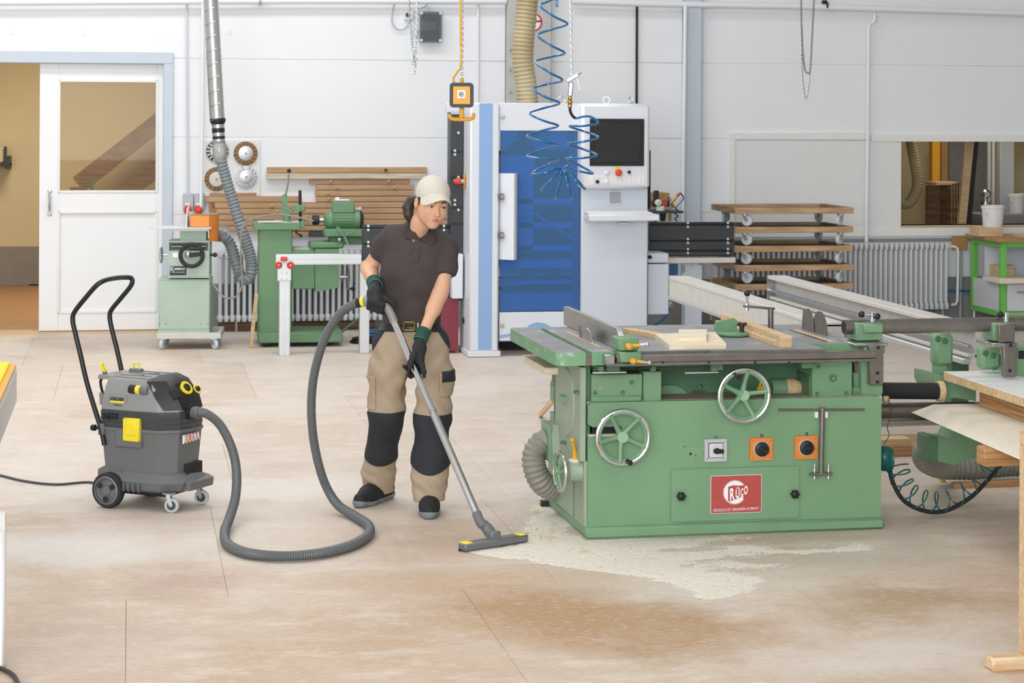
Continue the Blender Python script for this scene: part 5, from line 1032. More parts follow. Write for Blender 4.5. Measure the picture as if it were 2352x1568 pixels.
MB().prism([(.93, -.02), (.99, -.02), (1.012, 1.06), (.965, 1.06)], 'z', bz + .026, bz + .056).top('pine_batten', 'pine', 'upper of two pine battens lying across the saw table', 'batten', 'pine battens on the saw table', fr=S)
mg = thing('mitre_gauge', 'green mitre gauge with black star knob on the saw table', 'mitre gauge', (.86, .53, T), S)
MB().box(.74, .80, .5, .52, T, T + .012).box(.80, .95, .505, .515, T, T + .008).build('guide_bar', 'dark_steel', mg); MB().lathe([(.085, .004), (.088, .012), (.084, .02), (.05, .022)], (.87, .53, T), (0, 0, 1), 30).build('base', 'green_worn', mg)
MB().prism([(.785, T + .02), (.90, T + .02), (.90, T + .075), (.885, T + .085), (.79, T + .065)], 'y', .565, .59).build('face', 'green_worn', mg)
MB().cyl((.905, .50, T + .02), (.905, .50, T + .055), .012, n=12).build('knob_stem', 'black', mg); kb = MB().lathe([(.02, 0), (.02, .012)], (.905, .50, T + .055), (0, 0, 1), 14)
for k in range(4): t = k * PI / 2 + .4; kb.sphere((.905 + math.cos(t) * .022, .5 + math.sin(t) * .022, T + .061), .009, 8, 6)
kb.build('knob', 'black', mg)
pr = thing('pressure_arm', 'steel crank arm with black ball handle standing on the table', 'clamp', (1.155, .80, T), S)
pz = S.y(1770, 708, .8).z; MB().cyl((1.155, .8, T), (1.155, .8, pz), .0145, n=16).build('post', 'dark_steel', pr)
a_, b_ = Vector((1.155, .8, pz)), S.y(1712, 703, .8); MB().beam(a_ + (a_ - b_).normalized() * .02, b_ - (a_ - b_).normalized() * .012, .022, .012, b=.003).build('arm', 'dark_steel', pr)
c_ = S.y(1716, 673, .8); MB().cyl((b_.x + .008, .8, b_.z - .02), (c_.x, .8, c_.z), .006, n=10).build('handle_rod', 'steel', pr); MB().sphere((c_.x, .8, c_.z), .017).build('ball', 'black', pr); MB().lathe([(.011, -.022), (.011, .016)], (b_.x + .008, .8, b_.z), (0, 0, 1), 6).build('nut', 'zinc', pr)
# ------------------------------------------------------------------ carriage machine at the right
tm = thing('tenoning_carriage', 'green carriage machine with steel tubes right of the saw', 'machine', (1.85, .45, 0), S)
TY = .2
def tb(x0, y0, x1, y1, Y, dep, name, m, b=.005, parent=None): return PB(MB(), S, x0, y0, x1, y1, Y, dep, b).build(name, m, parent or tm)
a_, b_ = S.y(1938, 751, TY), S.y(2420, 742, TY); MB().lathe([(.036, 0), (.036, (b_ - a_).length)], a_, b_ - a_, 24).build('tie_tube', 'dark_steel', tm, 'dark steel tube'); MB().lathe([(.03, -.001), (.03, .001)], a_, b_ - a_, 20).build('tube_bore', 'black', tm)
def clampblock(px, w, py, m, nm):
    tb(px - w * .62, py - 16, px + w, py + 26, TY - .06, .13, nm, m); tb(px - w * .1, py - 12, px + w * 1.03, py + 8, TY - .09, .06, nm + '_face', m)
    p = S.y(px + w * .35, py - 18, TY - .03); st_ = MB().lathe([(.014, 0), (.014, .045)], p, (0, 0, 1), 14).build('clamp_screw', 'chrome', tm)
    return p
p = clampblock(1990, 38, 757, 'green', 'clamp_block'); a_, b_ = p + Vector((-.055, 0, .038)), p + Vector((.015, -.03, .03))
h_ = MB().cyl(a_, b_, .005, n=8).build('clamp_handle', 'chrome', tm)
for q in (a_, b_): MB().sphere(q, .0165).build('ball', 'black', h_)
sbx(1962, 788, 2040, 796, .05, .24, 'clamp_ledge', 'steel', .003); sbx(1985, 795, 2034, 812, .06, .3, 'clamp_seat', 'green')
sbx(1998, 794, 2030, 885, .02, .04, 'end_plate', 'dark_steel', .004); sbx(1962, 812, 2000, 858, .1, .1, 'plate_bracket', 'dark_steel')
for px, py in ((2017, 798), (2015, 856), (2015, 877)): p = S.y(px, py, .02); MB().lathe([(.008, 0), (.008, .006), (.004, .006)], p, (0, -1, 0), 12).build('bolt', 'black', sw)
p = clampblock(2300, 30, 757, 'green', 'clamp_block'); a_, b_ = p + Vector((-.03, 0, .038)), p + Vector((.2, 0, .03)); h_ = MB().cyl(a_, b_, .005, n=8).build('clamp_handle', 'chrome', tm); MB().sphere(a_, .0165).build('ball', 'black', h_)
tb(2294, 744, 2332, 787, TY - .1, .02, 'square_plate', 'dark_steel'); tb(2280, 787, 2340, 796, TY - .1, .2, 'clamp_ledge', 'steel', .003); tb(2305, 788, 2335, 866, TY - .11, .03, 'end_plate', 'dark_steel')
for px, py in ((2321, 793), (2319, 851)): p = S.y(px, py, TY - .11); MB().lathe([(.008, 0), (.008, .006), (.004, .006)], p, (0, -1, 0), 12).build('bolt', 'black', tm)
tb(2336, 797, 2420, 880, TY, .3, 'motor_block', 'green'); tb(2341, 804, 2420, 824, TY - .01, .02, 'rating_plate', 'black', .002)
# roller carriage on the rail
tb(2147, 765, 2192, 842, .55, .08, 'carriage_plate', 'green', .02); tb(2150, 820, 2176, 862, .57, .06, 'carriage_arm', 'green')
tb(2254, 794, 2302, 850, .32, .08, 'carriage_plate', 'green', .02)
for px, py, Y in ((2154, 778, .55), (2170, 783, .55), (2263, 811, .32), (2281, 816, .32)): p = S.y(px, py, Y); MB().lathe([(.016, 0), (.016, .004), (.012, .006), (.011, .002)], p, (0, -1, 0), 18).build('roller_bolt', 'green_dark', tm)
for px, py, Y in ((2175, 768, .6), (2270, 800, .36), (2288, 804, .36)): p = S.y(px, py, Y); MB().lathe([(.02, 0), (.02, .03)], p, (0, -1, 0), 16).build('roller', 'pine', tm)
# cylinders, rack, green arm
a_, b_ = S.y(2030, 897, .45), S.y(2152, 898, .45); MB().lathe([(.042, 0), (.042, (b_ - a_).length)], a_, b_ - a_, 24).build('black_cylinder', 'black_matte', tm); MB().lathe([(.05, 0), (.052, .01), (.052, .03)], b_, b_ - a_, 24).build('cylinder_collar', 'shaving', tm)
a_, b_ = S.y(2008, 944, .5), S.y(2300, 941, .5); MB().lathe([(.043, 0), (.043, (b_ - a_).length)], a_, b_ - a_, 24).build('steel_cylinder', 'dark_steel', tm)
a_, b_ = S.y(2008, 975, .42), S.y(2200, 972, .42)
MB().box(a_.x, b_.x, .42, .46, a_.z - .004, a_.z + .016, .001).build('rack', 'steel', tm)
tt = MB().prism([(a_.x, a_.z - .004), (a_.x + .003, a_.z - .014), (a_.x + .006, a_.z - .014), (a_.x + .009, a_.z - .004)], 'y', .421, .459).build('rack_tooth', 'steel', tm)
for k in range(1, int((b_.x - a_.x) / .0125)): share(tt, dx=k * .0125)
p = [S.y(x, y, .5) for x, y in ((2143, 859), (2165, 862), (2238, 886), (2238, 920), (2190, 912), (2160, 915), (2143, 880))]
MB().prism([(q.x, q.z) for q in p], 'y', .48, .75).build('arm', 'green', tm)
tb(2040, 908, 2041, 909, .45, .01, 'pin', 'steel') if False else None
p = [S.y(x, y, .5) for x, y in ((2140, 1000), (2172, 1005), (2184, 985), (2230, 985), (2250, 1010), (2235, 1048), (2178, 1064), (2137, 1052))]
MB().prism([(q.x, q.z) for q in p], 'y', .45, .62).build('dust_funnel', 'green', tm); q = S.y(2144, 1030, .45); MB().box(q.x - .02, q.x + .02, .44, .62, q.z - .07, q.z + .06, .004).build('funnel_flange', 'green_dark', tm)
hp = bez([S.y(2152, 1030, .55), S.y(2134, 1032, .60), S.y(2124, 1042, .70), S.y(2130, 1058, .82), S.z(2165, 1072, .10), S.z(2230, 1074, .085), S.z(2300, 1068, .085), S.z(2400, 1064, .085)], 12)
ribbed(hp, .066, .028, .008, 20).build('dust_hose', 'flex_grey', tm, 'thick ribbed grey dust hose')
for x, y in ((1.78, .55), (3.0, .6), (3.0, .3)): MB().box(x - .04, x + .04, y, y + .1, 0, .5, .004).build('leg', 'green_dark', tm) if x > 2 else None
MB().box(2.2, 3.06, .52, .6, .38, .46).build('cross_member', 'green_dark', tm)
MB().cyl(S.y(2028, 917, .3), S.y(2040, 916, .3), .016, n=12).build('stop_peg', 'pine', sw)
MB().tube(bez([S.y(2041, 915, .25), S.y(2046, 950, .25), S.y(2038, 980, .25), S.y(2042, 1000, .25), S.y(2030, 1020, .25)], 6), .002, 6).build('wire', 'black', tm)
# long rails running back from the machines
def rail(xw, y0, y1, z1, h, w, label, kind):
    r = thing('guide_beam', label, 'rail', (xw, (y0 + y1) / 2, 0)); z0 = z1 - h
    if kind == 'box': MB().box(xw, xw + w, y0, y1, z0, z1, .004).box(xw - .004, xw + w, y0, y1, z1 - .02, z1 - .012).build('beam', 'dull_alu', r); MB().box(xw - .01, xw + .02, y0, y1, z0, z0 + .02, .003).build('lower_track', 'alu', r)
    else:
        MB().box(xw, xw + w, y0, y1, z1 - .025, z1, .003).box(xw + w * .4, xw + w * .6, y0, y1, z0, z1 - .02).box(xw + .01, xw + w, y0, y1, z0, z0 + .02, .003).build('beam', 'dull_alu', r)
        MB().cyl((xw + .02, y0, z0 + .06), (xw + .02, y1, z0 + .06), .012, n=10).build('track_rod', 'steel', r); MB().box(xw - .02, xw + .03, y0, y1, z0 - .035, z0 - .005, .003).build('lower_track', 'alu', r)
    MB().box(xw - .006, xw + w + .006, y1, y1 + .008, z0 - .005, z1 + .003).build('end_cap', 'steel', r)
    p = Vector((xw + w / 2, y1 - .06, z0 - .05)); MB().lathe([(.03, 0), (.03, .03), (.012, .035)], (xw + .02, y1 - .01, z0 - .03), (0, -1, 0), 14).build('stop_bolt', 'dark_steel', r)
    for yy in (y0 + .25,): MB().box(xw + .02, xw + w - .01, yy, yy + .1, 0, z0 if kind == 'box' else z0 - .03).build('leg', 'green_dark', r)
    return r
rail(3.72, 10.95, 14.21, .85, .165, .14, 'pale aluminium box rail running back from the saw', 'box')
rail(4.42, 10.6, 14.15, .852, .165, .13, 'aluminium I-beam rail with a lower track, the right of two', 'i')
sp = S.z(1915, 752, T); rb3 = thing('spindle_guard', 'grey steel blade and guard disc beside the tube clamp', 'saw blade', (1.30, .62, T), S)
MB().prism(circ(.55, T + .0, .115, 24, .0, PI) + [(.435, T)], 'x', 1.33, 1.334).build('blade', 'dark_steel', rb3); MB().prism([(.62, T), (.80, T), (.78, T + .10), (.70, T + .115), (.64, T + .09)], 'x', 1.322, 1.327).build('guard', 'dark_steel', rb3)
# ------------------------------------------------------------------ boards on trestles, right
BX = 1.70
def slab(x0, x1, y0, y1, z0, z1, name, m, label, bev=0, rot=.055):
    c, s_ = math.cos(-rot), math.sin(-rot); P = lambda x, y: (x0 + (x - x0) * c - (y - y1) * s_, y1 + (x - x0) * s_ + (y - y1) * c)
    vs = [(*P(x0, y1), z0), (*P(x1, y1), z0), (*P(x1, y0), z0), (*P(x0, y0), z0), (*P(x0 + bev, y1 - bev), z1), (*P(x1, y1 - bev), z1), (*P(x1, y0), z1), (*P(x0 + bev, y0), z1)]
    return MB().add(vs, [(0, 1, 2, 3), (4, 7, 6, 5), (0, 4, 5, 1), (1, 5, 6, 2), (2, 6, 7, 3), (3, 7, 4, 0)]).top(name, m, label, 'board', fr=S)
slab(1.735, 2.45, -3.0, .33, .505, .555, 'chipboard', 'chip', 'thick pale chipboard with a slanting cut edge at the right', .085)
slab(2.02, 2.33, -2.9, .15, .557, .602, 'plywood_board', 'ply_edge', 'lower brown plywood board between chipboard and white board', 0, .02)
slab(2.02, 2.34, -2.9, .15, .604, .648, 'plywood_board', 'ply_edge', 'upper brown plywood board directly under the white laminated board', 0, .02)
lb = slab(1.95, 2.26, -2.95, .43, .65, .69, 'laminated_board', 'pine', 'white laminated board with a wooden edge on top of the stack', 0, .02)
ls = slab(1.9505, 2.2595, -2.949, .4295, .689, .693, 'white_laminate', 'white_board', 'smooth white face', 0, .02)
lp_ = Vector(OFF[ls.name]) - Vector(OFF[lb.name]); del ls['category']; ls.parent = lb; ls.location = lp_; ls.rotation_euler.z = 0
p = S.z(2252, 1027, .50)
def trestle(x, y, label, xl, xr):
    t = thing('trestle', label, 'trestle', (x, y, 0), S, 'wooden trestles'); MB().box(xl, xr, y - .045, y + .045, .42, .503, .004).build('top_beam', 'ply_edge', t)
    for xx in (xl + (.7 if xr > 3 else .05), xr - .06): MB().box(xx, xx + .055, y - .03, y + .03, .06, .42, .003).build('post', 'pine', t); MB().box(xx, xx + .055, y - .25, y + .25, .0, .06, .004).build('foot', 'pine', t)
    return t
trestle(p.x + .4, p.y, 'wooden trestle under the far end of the chipboard', p.x, 3.2)
trestle(2.2, -1.9, 'wooden trestle under the near end of the boards', 1.85, 2.6)
q = S.z(2347, 1532); t2 = thing('wooden_rack', 'wooden rack with upright post and foot at the right picture edge', 'rack', (q.x + .03, q.y - .3, 0), S)
for yy in (q.y, q.y - .9): MB().box(q.x, q.x + .055, yy - .03, yy + .03, .05, .80, .003).build('post', 'pine', t2)
MB().box(q.x, q.x + .055, q.y - .93, q.y + .03, .80, .85, .004).build('top_rail', 'pine', t2)
f0 = S.z(2296, 1535, .03); MB().box(f0.x, q.x + .3, q.y - .05, q.y + .03, .0, .05, .008).build('foot', 'pine', t2); MB().box(f0.x, q.x + .3, q.y - .95, q.y - .87, .0, .05, .008).build('foot', 'pine', t2)
# wood on the floor behind, cable spiral, crumpled leaf
a_ = S.z(2014, 1050); MB().box(a_.x - .1, a_.x + .9, a_.y, a_.y + .5, 0, .05, .004).top('floor_pallet_board', 'ply_brown', 'brown board lying on the floor behind the saw', 'board', fr=S)
MB().box(a_.x - .02, a_.x + .22, a_.y + .02, a_.y + .14, .05, .10, .003).top('wood_block', 'pine', 'pale wooden block on the floor board behind the saw', 'block', fr=S)
a_ = S.z(2192, 1122); MB().box(a_.x, a_.x + .8, a_.y, a_.y + .05, 0, .028, .003).top('floor_batten', 'ply_edge', 'thin batten lying on the floor under the dust hose', 'batten', fr=S)
random.seed(5); pts = []; c_ = S.z(2162, 1106, 0)
mb = MB()
for k in range(5): mb.sphere(c_ + Vector((random.uniform(-.014, .014), random.uniform(-.012, .012), .013)), .012, 6, 4, (random.uniform(.7, 1.3), random.uniform(.7, 1.2), random.uniform(.7, 1.3)))
mb.top('crumpled_leaf', 'yellow_warm', 'small crumpled yellow scrap on the floor beside the spiral cable', 'scrap', ang=5, fr=S)
arc = bez([S.y(2043, 1070, .12), S.y(2050, 1105, .12), S.y(2075, 1148, .15), S.y(2120, 1172, .2), S.y(2170, 1173, .25), S.y(2225, 1145, .3), S.y(2262, 1110, .34), S.y(2298, 1068, .4)], 16)
sc_ = thing('spiral_cable', 'teal spiral air hose wound round a black cable beside the saw', 'hose', (1.75, .2, 0), S)
MB().tube(arc, .011, 10).build('core_cable', 'rubber', sc_)
coil = []; nn = len(arc)
for i in range(0, 420):
    t = i / 419; u = .04 + t * .96; f = u * (nn - 1); k = int(min(f, nn - 2)); c_ = arc[k].lerp(arc[k + 1], f - k); tg = (arc[k + 1] - arc[k]).normalized()
    sd_ = Vector((0, 1, 0)); up_ = tg.cross(sd_).normalized(); ph_ = t * 2 * PI * 10.2; R_ = .054 - .008 * t
    coil.append(c_ + up_ * (R_ * math.cos(ph_) + (.042 * (1 - t * .2) if up_.z > 0 else -.042)) + sd_ * R_ * math.sin(ph_) + Vector((0, 0, .012)))
MB().tube(coil, .0042, 6).build('spiral', 'teal_hose', sc_)
bun = []; c0 = S.y(2029, 1050, .12)
for i in range(200): t = i / 199; a = t * 2 * PI * 9; bun.append(c0 + Vector((-.035 + .07 * t, math.sin(a) * .05, math.cos(a) * .058 - .01 * t)))
MB().tube(bun, .0046, 6).build('coil_bundle', 'teal_hose', sc_)
# ------------------------------------------------------------------ left picture edge
le = thing('roller_table', 'aluminium table rail with yellow ribbed top at the left edge', 'table', (-.66, 9.4, 0))
ex = W.z(37, 832, .7); ex0 = ex.x - .115
MB().box(ex0, ex.x, 7.2, ex.y, .55, .675, .003).box(ex.x - .012, ex.x + .004, 7.2, ex.y, .5, .66, .002).build('beam', 'alu', le)
MB().box(ex0, ex.x, 7.2, ex.y, .675, .69, .002).build('strip_base', 'yellow_warm', le)
rib = MB().box(ex0 + .008, ex.x - .03, ex.y - .016, ex.y - .002, .69, .704, .003).build('rib', 'yellow', le)
for k in range(1, 110): share(rib, dy=-.03 * k)
lx = W.z(4, 1530); MB().box(lx.x - .07, lx.x + .012, lx.y - .04, lx.y + .04, 0, .5, .01).build('leg', 'white_plastic', le); MB().box(lx.x - .3, lx.x + .01, lx.y - .03, lx.y + .03, .47, .55).build('bracket', 'white_plastic', le); MB().box(ex0, ex.x, 10.7, 10.76, 0, .55).build('leg', 'white_plastic', le) if False else None
MB().tube(bez([W.z(-40, 1528, .01), W.z(0, 1534, .01), W.z(30, 1550, .01), W.z(46, 1580, .01)], 8), .008, 8).top('floor_cable', 'black', 'black cable on the floor in the lower left corner', 'cable')
# ------------------------------------------------------------------ wet and dry vacuum cleaner
V = Fr(-.097, 10.652, math.radians(-35))
vc = thing('vacuum_cleaner', 'grey wheeled workshop vacuum cleaner with yellow latches and push handle', 'vacuum cleaner', (.16, .19, 0), V)
def foot(grow, taper=0, fx=0.):
    P = [(-.07, .035), (.10, .035), (.265, .035), (.345, .105), (.362, .19), (.35, .30), (.285, .365), (.10, .365), (-.07, .365)]
    cx, cy = .15, .2; out = []
    for x, y in P:
        dx, dy = x - cx, y - cy; L = math.hypot(dx, dy); out.append((x + dx / L * grow + (fx if x > .2 else 0), y + dy / L * grow))
    return out
def stack(levels, name, m, parent=None, label=None, ang=30):
    mb = MB(); mb.loft([[Vector((x, y, z)) for x, y in foot(g, fx=f)] for z, g, f in levels]); return mb.build(name, m, parent or vc, label, ang)
stack([(.105, -.022, 0), (.20, -.018, 0), (.385, .0, 0), (.397, .003, 0)], 'container', 'grey_plastic')
stack([(.385, .004, 0), (.390, .008, 0), (.402, .008, 0), (.404, .003, 0)], 'rim', 'grey_plastic')
stack([(.404, .0, 0), (.43, .006, 0), (.432, .003, 0), (.455, .008, 0), (.457, .004, 0), (.48, .006, 0), (.492, .0, 0)], 'vent_band', 'band_dark')
for k in range(2):
    for j in range(2): a, b = V.y(237 + j * 18, 953 + k * 8.5, .03), V.y(253 + j * 18, 949 + k * 8.5, .03); MB().box(a.x, b.x, .02, .04, a.z, b.z, .001).build('vent_slot', 'black', vc)
# bumper base with arches
stack([(.085, -.03, 0), (.10, .0, .012), (.14, .012, .022), (.155, .004, .02), (.185, -.016, 0)], 'bumper', 'grey_plastic', ang=25)
MB().prism([(-.08, .09), (.02, .09), (.06, .12), (.06, .17), (.03, .205), (-.06, .205), (-.10, .185), (-.10, .12)], 'y', .045, .355).build('wheel_arch', 'grey_plastic', vc)
MB().prism([(.33, .10), (.40, .10), (.405, .14), (.37, .155), (.33, .16)], 'y', .12, .33).build('front_step', 'grey_plastic', vc); MB().box(.30, .358, .16, .30, .16, .225, .004).build('grip_recess', 'black_matte', vc)
MB().box(.0, .3, .06, .34, .07, .09, .01).build('undertray', 'black', vc)
for k in range(4): MB().box(.07 + k * .03, .078 + k * .03, .012, .03, .09, .135, .002).build('bumper_rib', 'grey_plastic', vc)
# rear wheels
for yy, sgn in ((.0, -1), (.40, 1)):
    c = Vector((-.017, yy, .09)); ty = MB().lathe([(.062, .045), (.082, .045), (.09, .03), (.09, .008), (.084, -.002), (.068, -.002), (.066, .008)], c, (0, -sgn, 0), 40, caps=False).build('tyre', 'rubber', vc)
    hub = MB().lathe([(.067, .04), (.067, .004), (.06, .0), (.05, .012), (.024, .006), (.022, .0), (.001, .0)], c, (0, -sgn, 0), 32).build('wheel_hub', 'grey_plastic', vc)
    for k in range(3): t = k * 2 * PI / 3 + .5; d = Vector((math.cos(t), 0, math.sin(t))); MB().lathe([(.014, 0), (.014, .004)], c + d * .043 + Vector((0, sgn * .004, 0)), (0, sgn, 0), 12).build('hub_opening', 'black', hub)
    MB().lathe([(.066, 0), (.07, .002), (.066, .005)], c + Vector((0, sgn * .001, 0)), (0, sgn, 0), 32, caps=False).build('hub_ring', 'grey_plastic_light', hub)
MB().cyl((-.017, .03, .09), (-.017, .37, .09), .012, n=10).build('axle', 'dark_steel', vc)
for x, y, f in ((.335, .045, .9), (.345, .30, .8)): caster(vc, x - .01, y, .098, .037, mw='fin_grey', mf='zinc', face=f + PI * .5 - .6, hub='band_dark')
# motor head
def hp(z, r, l, f, w): return [Vector((x, y, z)) for x, y in ((-.075 + r, .04 + w), (.08, .04 + w), (.24 + l, .045 + w), (.325 + f, .11 + w * .8), (.34 + f, .2), (.33 + f, .29 - w * .8), (.26 + l, .355 - w), (.10, .36 - w), (-.075 + r, .36 - w))]
MB().loft([hp(.492, 0, .02, .02, -.006), hp(.53, .005, .01, .012, .0), hp(.60, .012, -.02, -.03, .012), hp(.642, .02, -.045, -.06, .03), hp(.648, .03, -.06, -.07, .045)]).build('motor_head', 'grey_plastic_light', vc, ang=28)
MB().box(-.04, .19, .085, .32, .645, .656, .004).build('lid', 'grey_plastic_light', vc)
for y in (.12, .2, .28): MB().box(-.02, .17, y - .003, y + .003, .656, .659).build('lid_rib', 'grey_plastic', vc)
for x, y in ((.05, .13), (.08, .22)): MB().prism([(x, y), (x + .05, y - .01), (x + .05, y + .03)], 'z', .656, .6585).build('lid_recess', 'band_dark', vc)
# black control fascia
MB().loft([[Vector((x, y, z)) for x, y in P] for z, P in ((.50, ((.285, .056), (.356, .116), (.375, .2), (.365, .287), (.31, .35))), (.56, ((.242, .046), (.332, .108), (.351, .2), (.341, .292), (.285, .352))), (.64, ((.178, .062), (.262, .112), (.288, .2), (.278, .287), (.215, .338))), (.664, ((.20, .14), (.235, .15), (.245, .2), (.24, .26), (.205, .28))))]).build('control_fascia', 'black', vc, ang=28)
nf = Vector((.80, -.12, .58)).normalized()
dp = V.at(0, 425, 893, .315); dl = dp + nf * .004
MB().lathe([(.036, -.01), (.036, .012), (.031, .014), (.023, .012)], dl, nf, 32).build('dial_ring', 'yellow', vc, 'yellow dial ring'); MB().lathe([(.023, 0), (.022, .014), (.018, .018)], dl, nf, 24).build('dial_knob', 'black', vc)
sp_ = V.at(0, 450, 896, .318); MB().lathe([(.025, -.012), (.025, .010), (.021, .012), (.016, .01)], sp_ + nf * .004, nf, 28).build('dial_ring', 'yellow', vc); MB().lathe([(.015, 0), (.014, .016), (.01, .02)], sp_ + nf * .004, nf, 20).build('dial_knob', 'black', vc)
q = V.at(0, 402, 905, .315); old = MB(); up_f = Vector((-.58, .0, .8)).normalized(); MB().beam(q - up_f * .028, q + up_f * .028, .045, .02, up=nf, b=.004).build('socket_cover', 'black_matte', vc)
q = V.at(0, 404, 885, .29); MB().beam(q, q + Vector((.0, .04, .0)), .03, .03, b=.006).build('fascia_bump', 'black_matte', vc)
# hose port
hp0 = V.at(0, 440, 946, .366); hd_ = Vector((1, -.05, -.02)).normalized()
MB().lathe([(.043, -.02), (.043, .006), (.036, .01)], hp0, hd_, 26).build('port_ring', 'black', vc); MB().lathe([(.030, 0), (.030, .045), (.026, .05)], hp0, hd_, 24).build('port_sleeve', 'hose_grey', vc)
# yellow latch, logo, accessory knob, sticker
a, b = V.y(280, 1012, .015), V.y(320, 962, .015); MB().box(a.x + .006, b.x, .008, .04, a.z, b.z, .006).build('latch', 'yellow', vc, 'yellow latch'); MB().box(a.x + .024, b.x - .016, .003, .03, a.z + .028, b.z - .014, .006).build('latch_grip', 'yellow', vc)
MB().box(a.x - .05, b.x + .005, .025, .04, a.z - .035, a.z + .06, .008).build('latch_recess', 'grey_plastic', vc)
a = V.y(254, 922, .038); MB().box(a.x, a.x + .083, .034, .046, a.z - .003, a.z + .006).build('logo_bar', 'yellow', vc); text('lettering', 'KÄRCHER', vc, 'black', (a.x, .034, a.z + .008), (1, 0, 0), (0, .12, 1), .020, .083, bold=.03); text('lettering', 'Professional', vc, 'black', (a.x + .02, .034, a.z - .018), (1, 0, 0), (0, 0, 1), .008, .05)
MB().box(a.x - .01, a.x + .095, .036, .06, a.z - .025, a.z + .034, .002).build('logo_field', 'grey_plastic_light', vc)
a, b = V.y(299, 893, .055), V.y(338, 897, .055); L_ = (b - a).length; d = (b - a)
MB().lathe([(.022, 0), (.022, L_ * .42)], a, d, 18).build('accessory_cap', 'black_matte', vc); MB().lathe([(.0225, L_ * .40), (.0225, L_ * .64)], a, d, 18).build('accessory_ring', 'yellow', vc); MB().lathe([(.022, L_ * .64), (.022, L_), (.017, L_ + .006)], a, d, 18).build('accessory_knob', 'grey_plastic', vc)
P = [V.at(0, 421, 1019, .372), V.at(0, 457, 1008, .362), V.at(0, 456, 991, .366), V.at(0, 421, 1000, .376)]
n_ = (P[1] - P[0]).cross(P[3] - P[0]).normalized(); n_ = n_ if n_.x > 0 else -n_
mbs = MB(); mbs.add([p + n_ * .004 for p in P] + [p - n_ * .004 for p in P], [(0, 1, 2, 3), (7, 6, 5, 4), (0, 4, 5, 1), (1, 5, 6, 2), (2, 6, 7, 3), (3, 7, 4, 0)]); stk = mbs.build('warning_sticker', 'white', vc)
ux, uz = (P[1] - P[0]), (P[3] - P[0])
for k in range(5):
    for r0, r1 in ((0, .2), (.8, 1)):
        f0 = .02 + k * .2; q = [P[0] + ux * (f0 + r * .12) + uz * r for r in (r0, r1)]; w_ = ux * .1; mbs = MB(); v4 = [q[0], q[0] + w_, q[1] + w_, q[1]]; mbs.add([v + n_ * .0047 for v in v4] + [v + n_ * .003 for v in v4], [(0, 1, 2, 3), (7, 6, 5, 4), (0, 4, 5, 1), (1, 5, 6, 2), (2, 6, 7, 3), (3, 7, 4, 0)]); mbs.build('red_stripe', 'red', stk)
v4 = [P[0] + ux * f + uz * g for f, g in ((.3, .25), (.46, .25), (.46, .75), (.3, .75))]; mbs = MB(); mbs.add([v + n_ * .0047 for v in v4] + [v + n_ * .003 for v in v4], [(0, 1, 2, 3), (7, 6, 5, 4), (0, 4, 5, 1), (1, 5, 6, 2), (2, 6, 7, 3), (3, 7, 4, 0)]); mbs.build('orange_mark', 'orange', stk)
text('lettering', 'L', stk, 'black', P[0] + ux * .16 + uz * .28 + n_ * .0045, ux, uz, .02); text('lettering', 'L', stk, 'black', P[0] + ux * .80 + uz * .28 + n_ * .0045, ux, uz, .02); text('lettering', 'A', stk, 'black', P[0] + ux * .54 + uz * .3 + n_ * .0045, ux, uz, .016)
# rear cable bracket, yellow loops, push handle
MB().prism([(-.13, .50), (-.05, .50), (-.05, .525), (-.10, .53), (-.115, .56), (-.135, .56)], 'y', .10, .15).prism([(-.13, .635), (-.02, .635), (-.02, .65), (-.125, .655)], 'y', .08, .30).build('cable_hook', 'grey_plastic_light', vc)
MB().lathe([(.012, 0), (.012, .012)], (-.115, .12, .655), (0, 0, 1), 12).build('hook_foot', 'grey_plastic', vc)
MB().tube(bez([(-.115, .12, .65), (-.14, .12, .62), (-.135, .12, .58), (-.125, .12, .555)], 6), .007, 8).build('rubber_band', 'black', vc)
MB().tube(bez([(-.115, .12, .66), (-.13, .11, .70), (-.135, .13, .70), (-.118, .14, .665)], 5), .006, 8).build('yellow_loop', 'yellow', vc)
g = V.z(313, 849, .665); MB().box(g.x - .035, g.x + .035, g.y - .02, g.y + .02, .645, .672, .005).build('lid_catch', 'grey_plastic', vc); q = [Vector((g.x - .018, g.y, .668)), Vector((g.x - .016, g.y, .70)), Vector((g.x + .016, g.y, .70)), Vector((g.x + .018, g.y, .668))]; MB().tube(q, .005, 8).build('yellow_loop', 'yellow', vc)
NY0, NY1 = .03, .35
hpath = [V.y(x, y, NY0) for x, y in ((240, 1022), (232, 985), (218, 940), (200, 880), (185, 815), (173, 765), (167, 735), (172, 715), (198, 682), (222, 655))] + [V.y(240, 644, .06), V.y(262, 639, .16), V.y(283, 637, .27)] + [V.y(x, y, NY1) for x, y in ((300, 638), (304, 646), (298, 660), (275, 688), (257, 710), (252, 725), (256, 752), (268, 800), (280, 855), (300, 950))]
MB().tube(bez(hpath, 6), .0125, 12).build('push_handle', 'black', vc, 'black tubular push handle')
p = V.y(219, 982, .03); MB().lathe([(.016, 0), (.016, .02), (.01, .025)], p, (-1, 0, 0), 10).lathe([(.008, -.04), (.008, 0)], p, (-1, 0, 0), 8).build('handle_screw', 'black', vc); MB().box(-.085, -.05, .02, .06, .36, .42, .004).build('handle_clamp', 'grey_plastic', vc); MB().box(-.085, -.05, .34, .37, .36, .42, .004).build('handle_clamp', 'grey_plastic', vc)
# power cable
MB().tube(bez([W.z(-60, 1078, .008), W.z(0, 1091, .008), W.z(60, 1105, .008), W.z(130, 1112, .008), W.z(205, 1107, .008), W.z(250, 1120, .008)], 8), .0065, 8).top('power_cable', 'band_dark', 'thin dark power cable running left from the vacuum cleaner', 'cable')
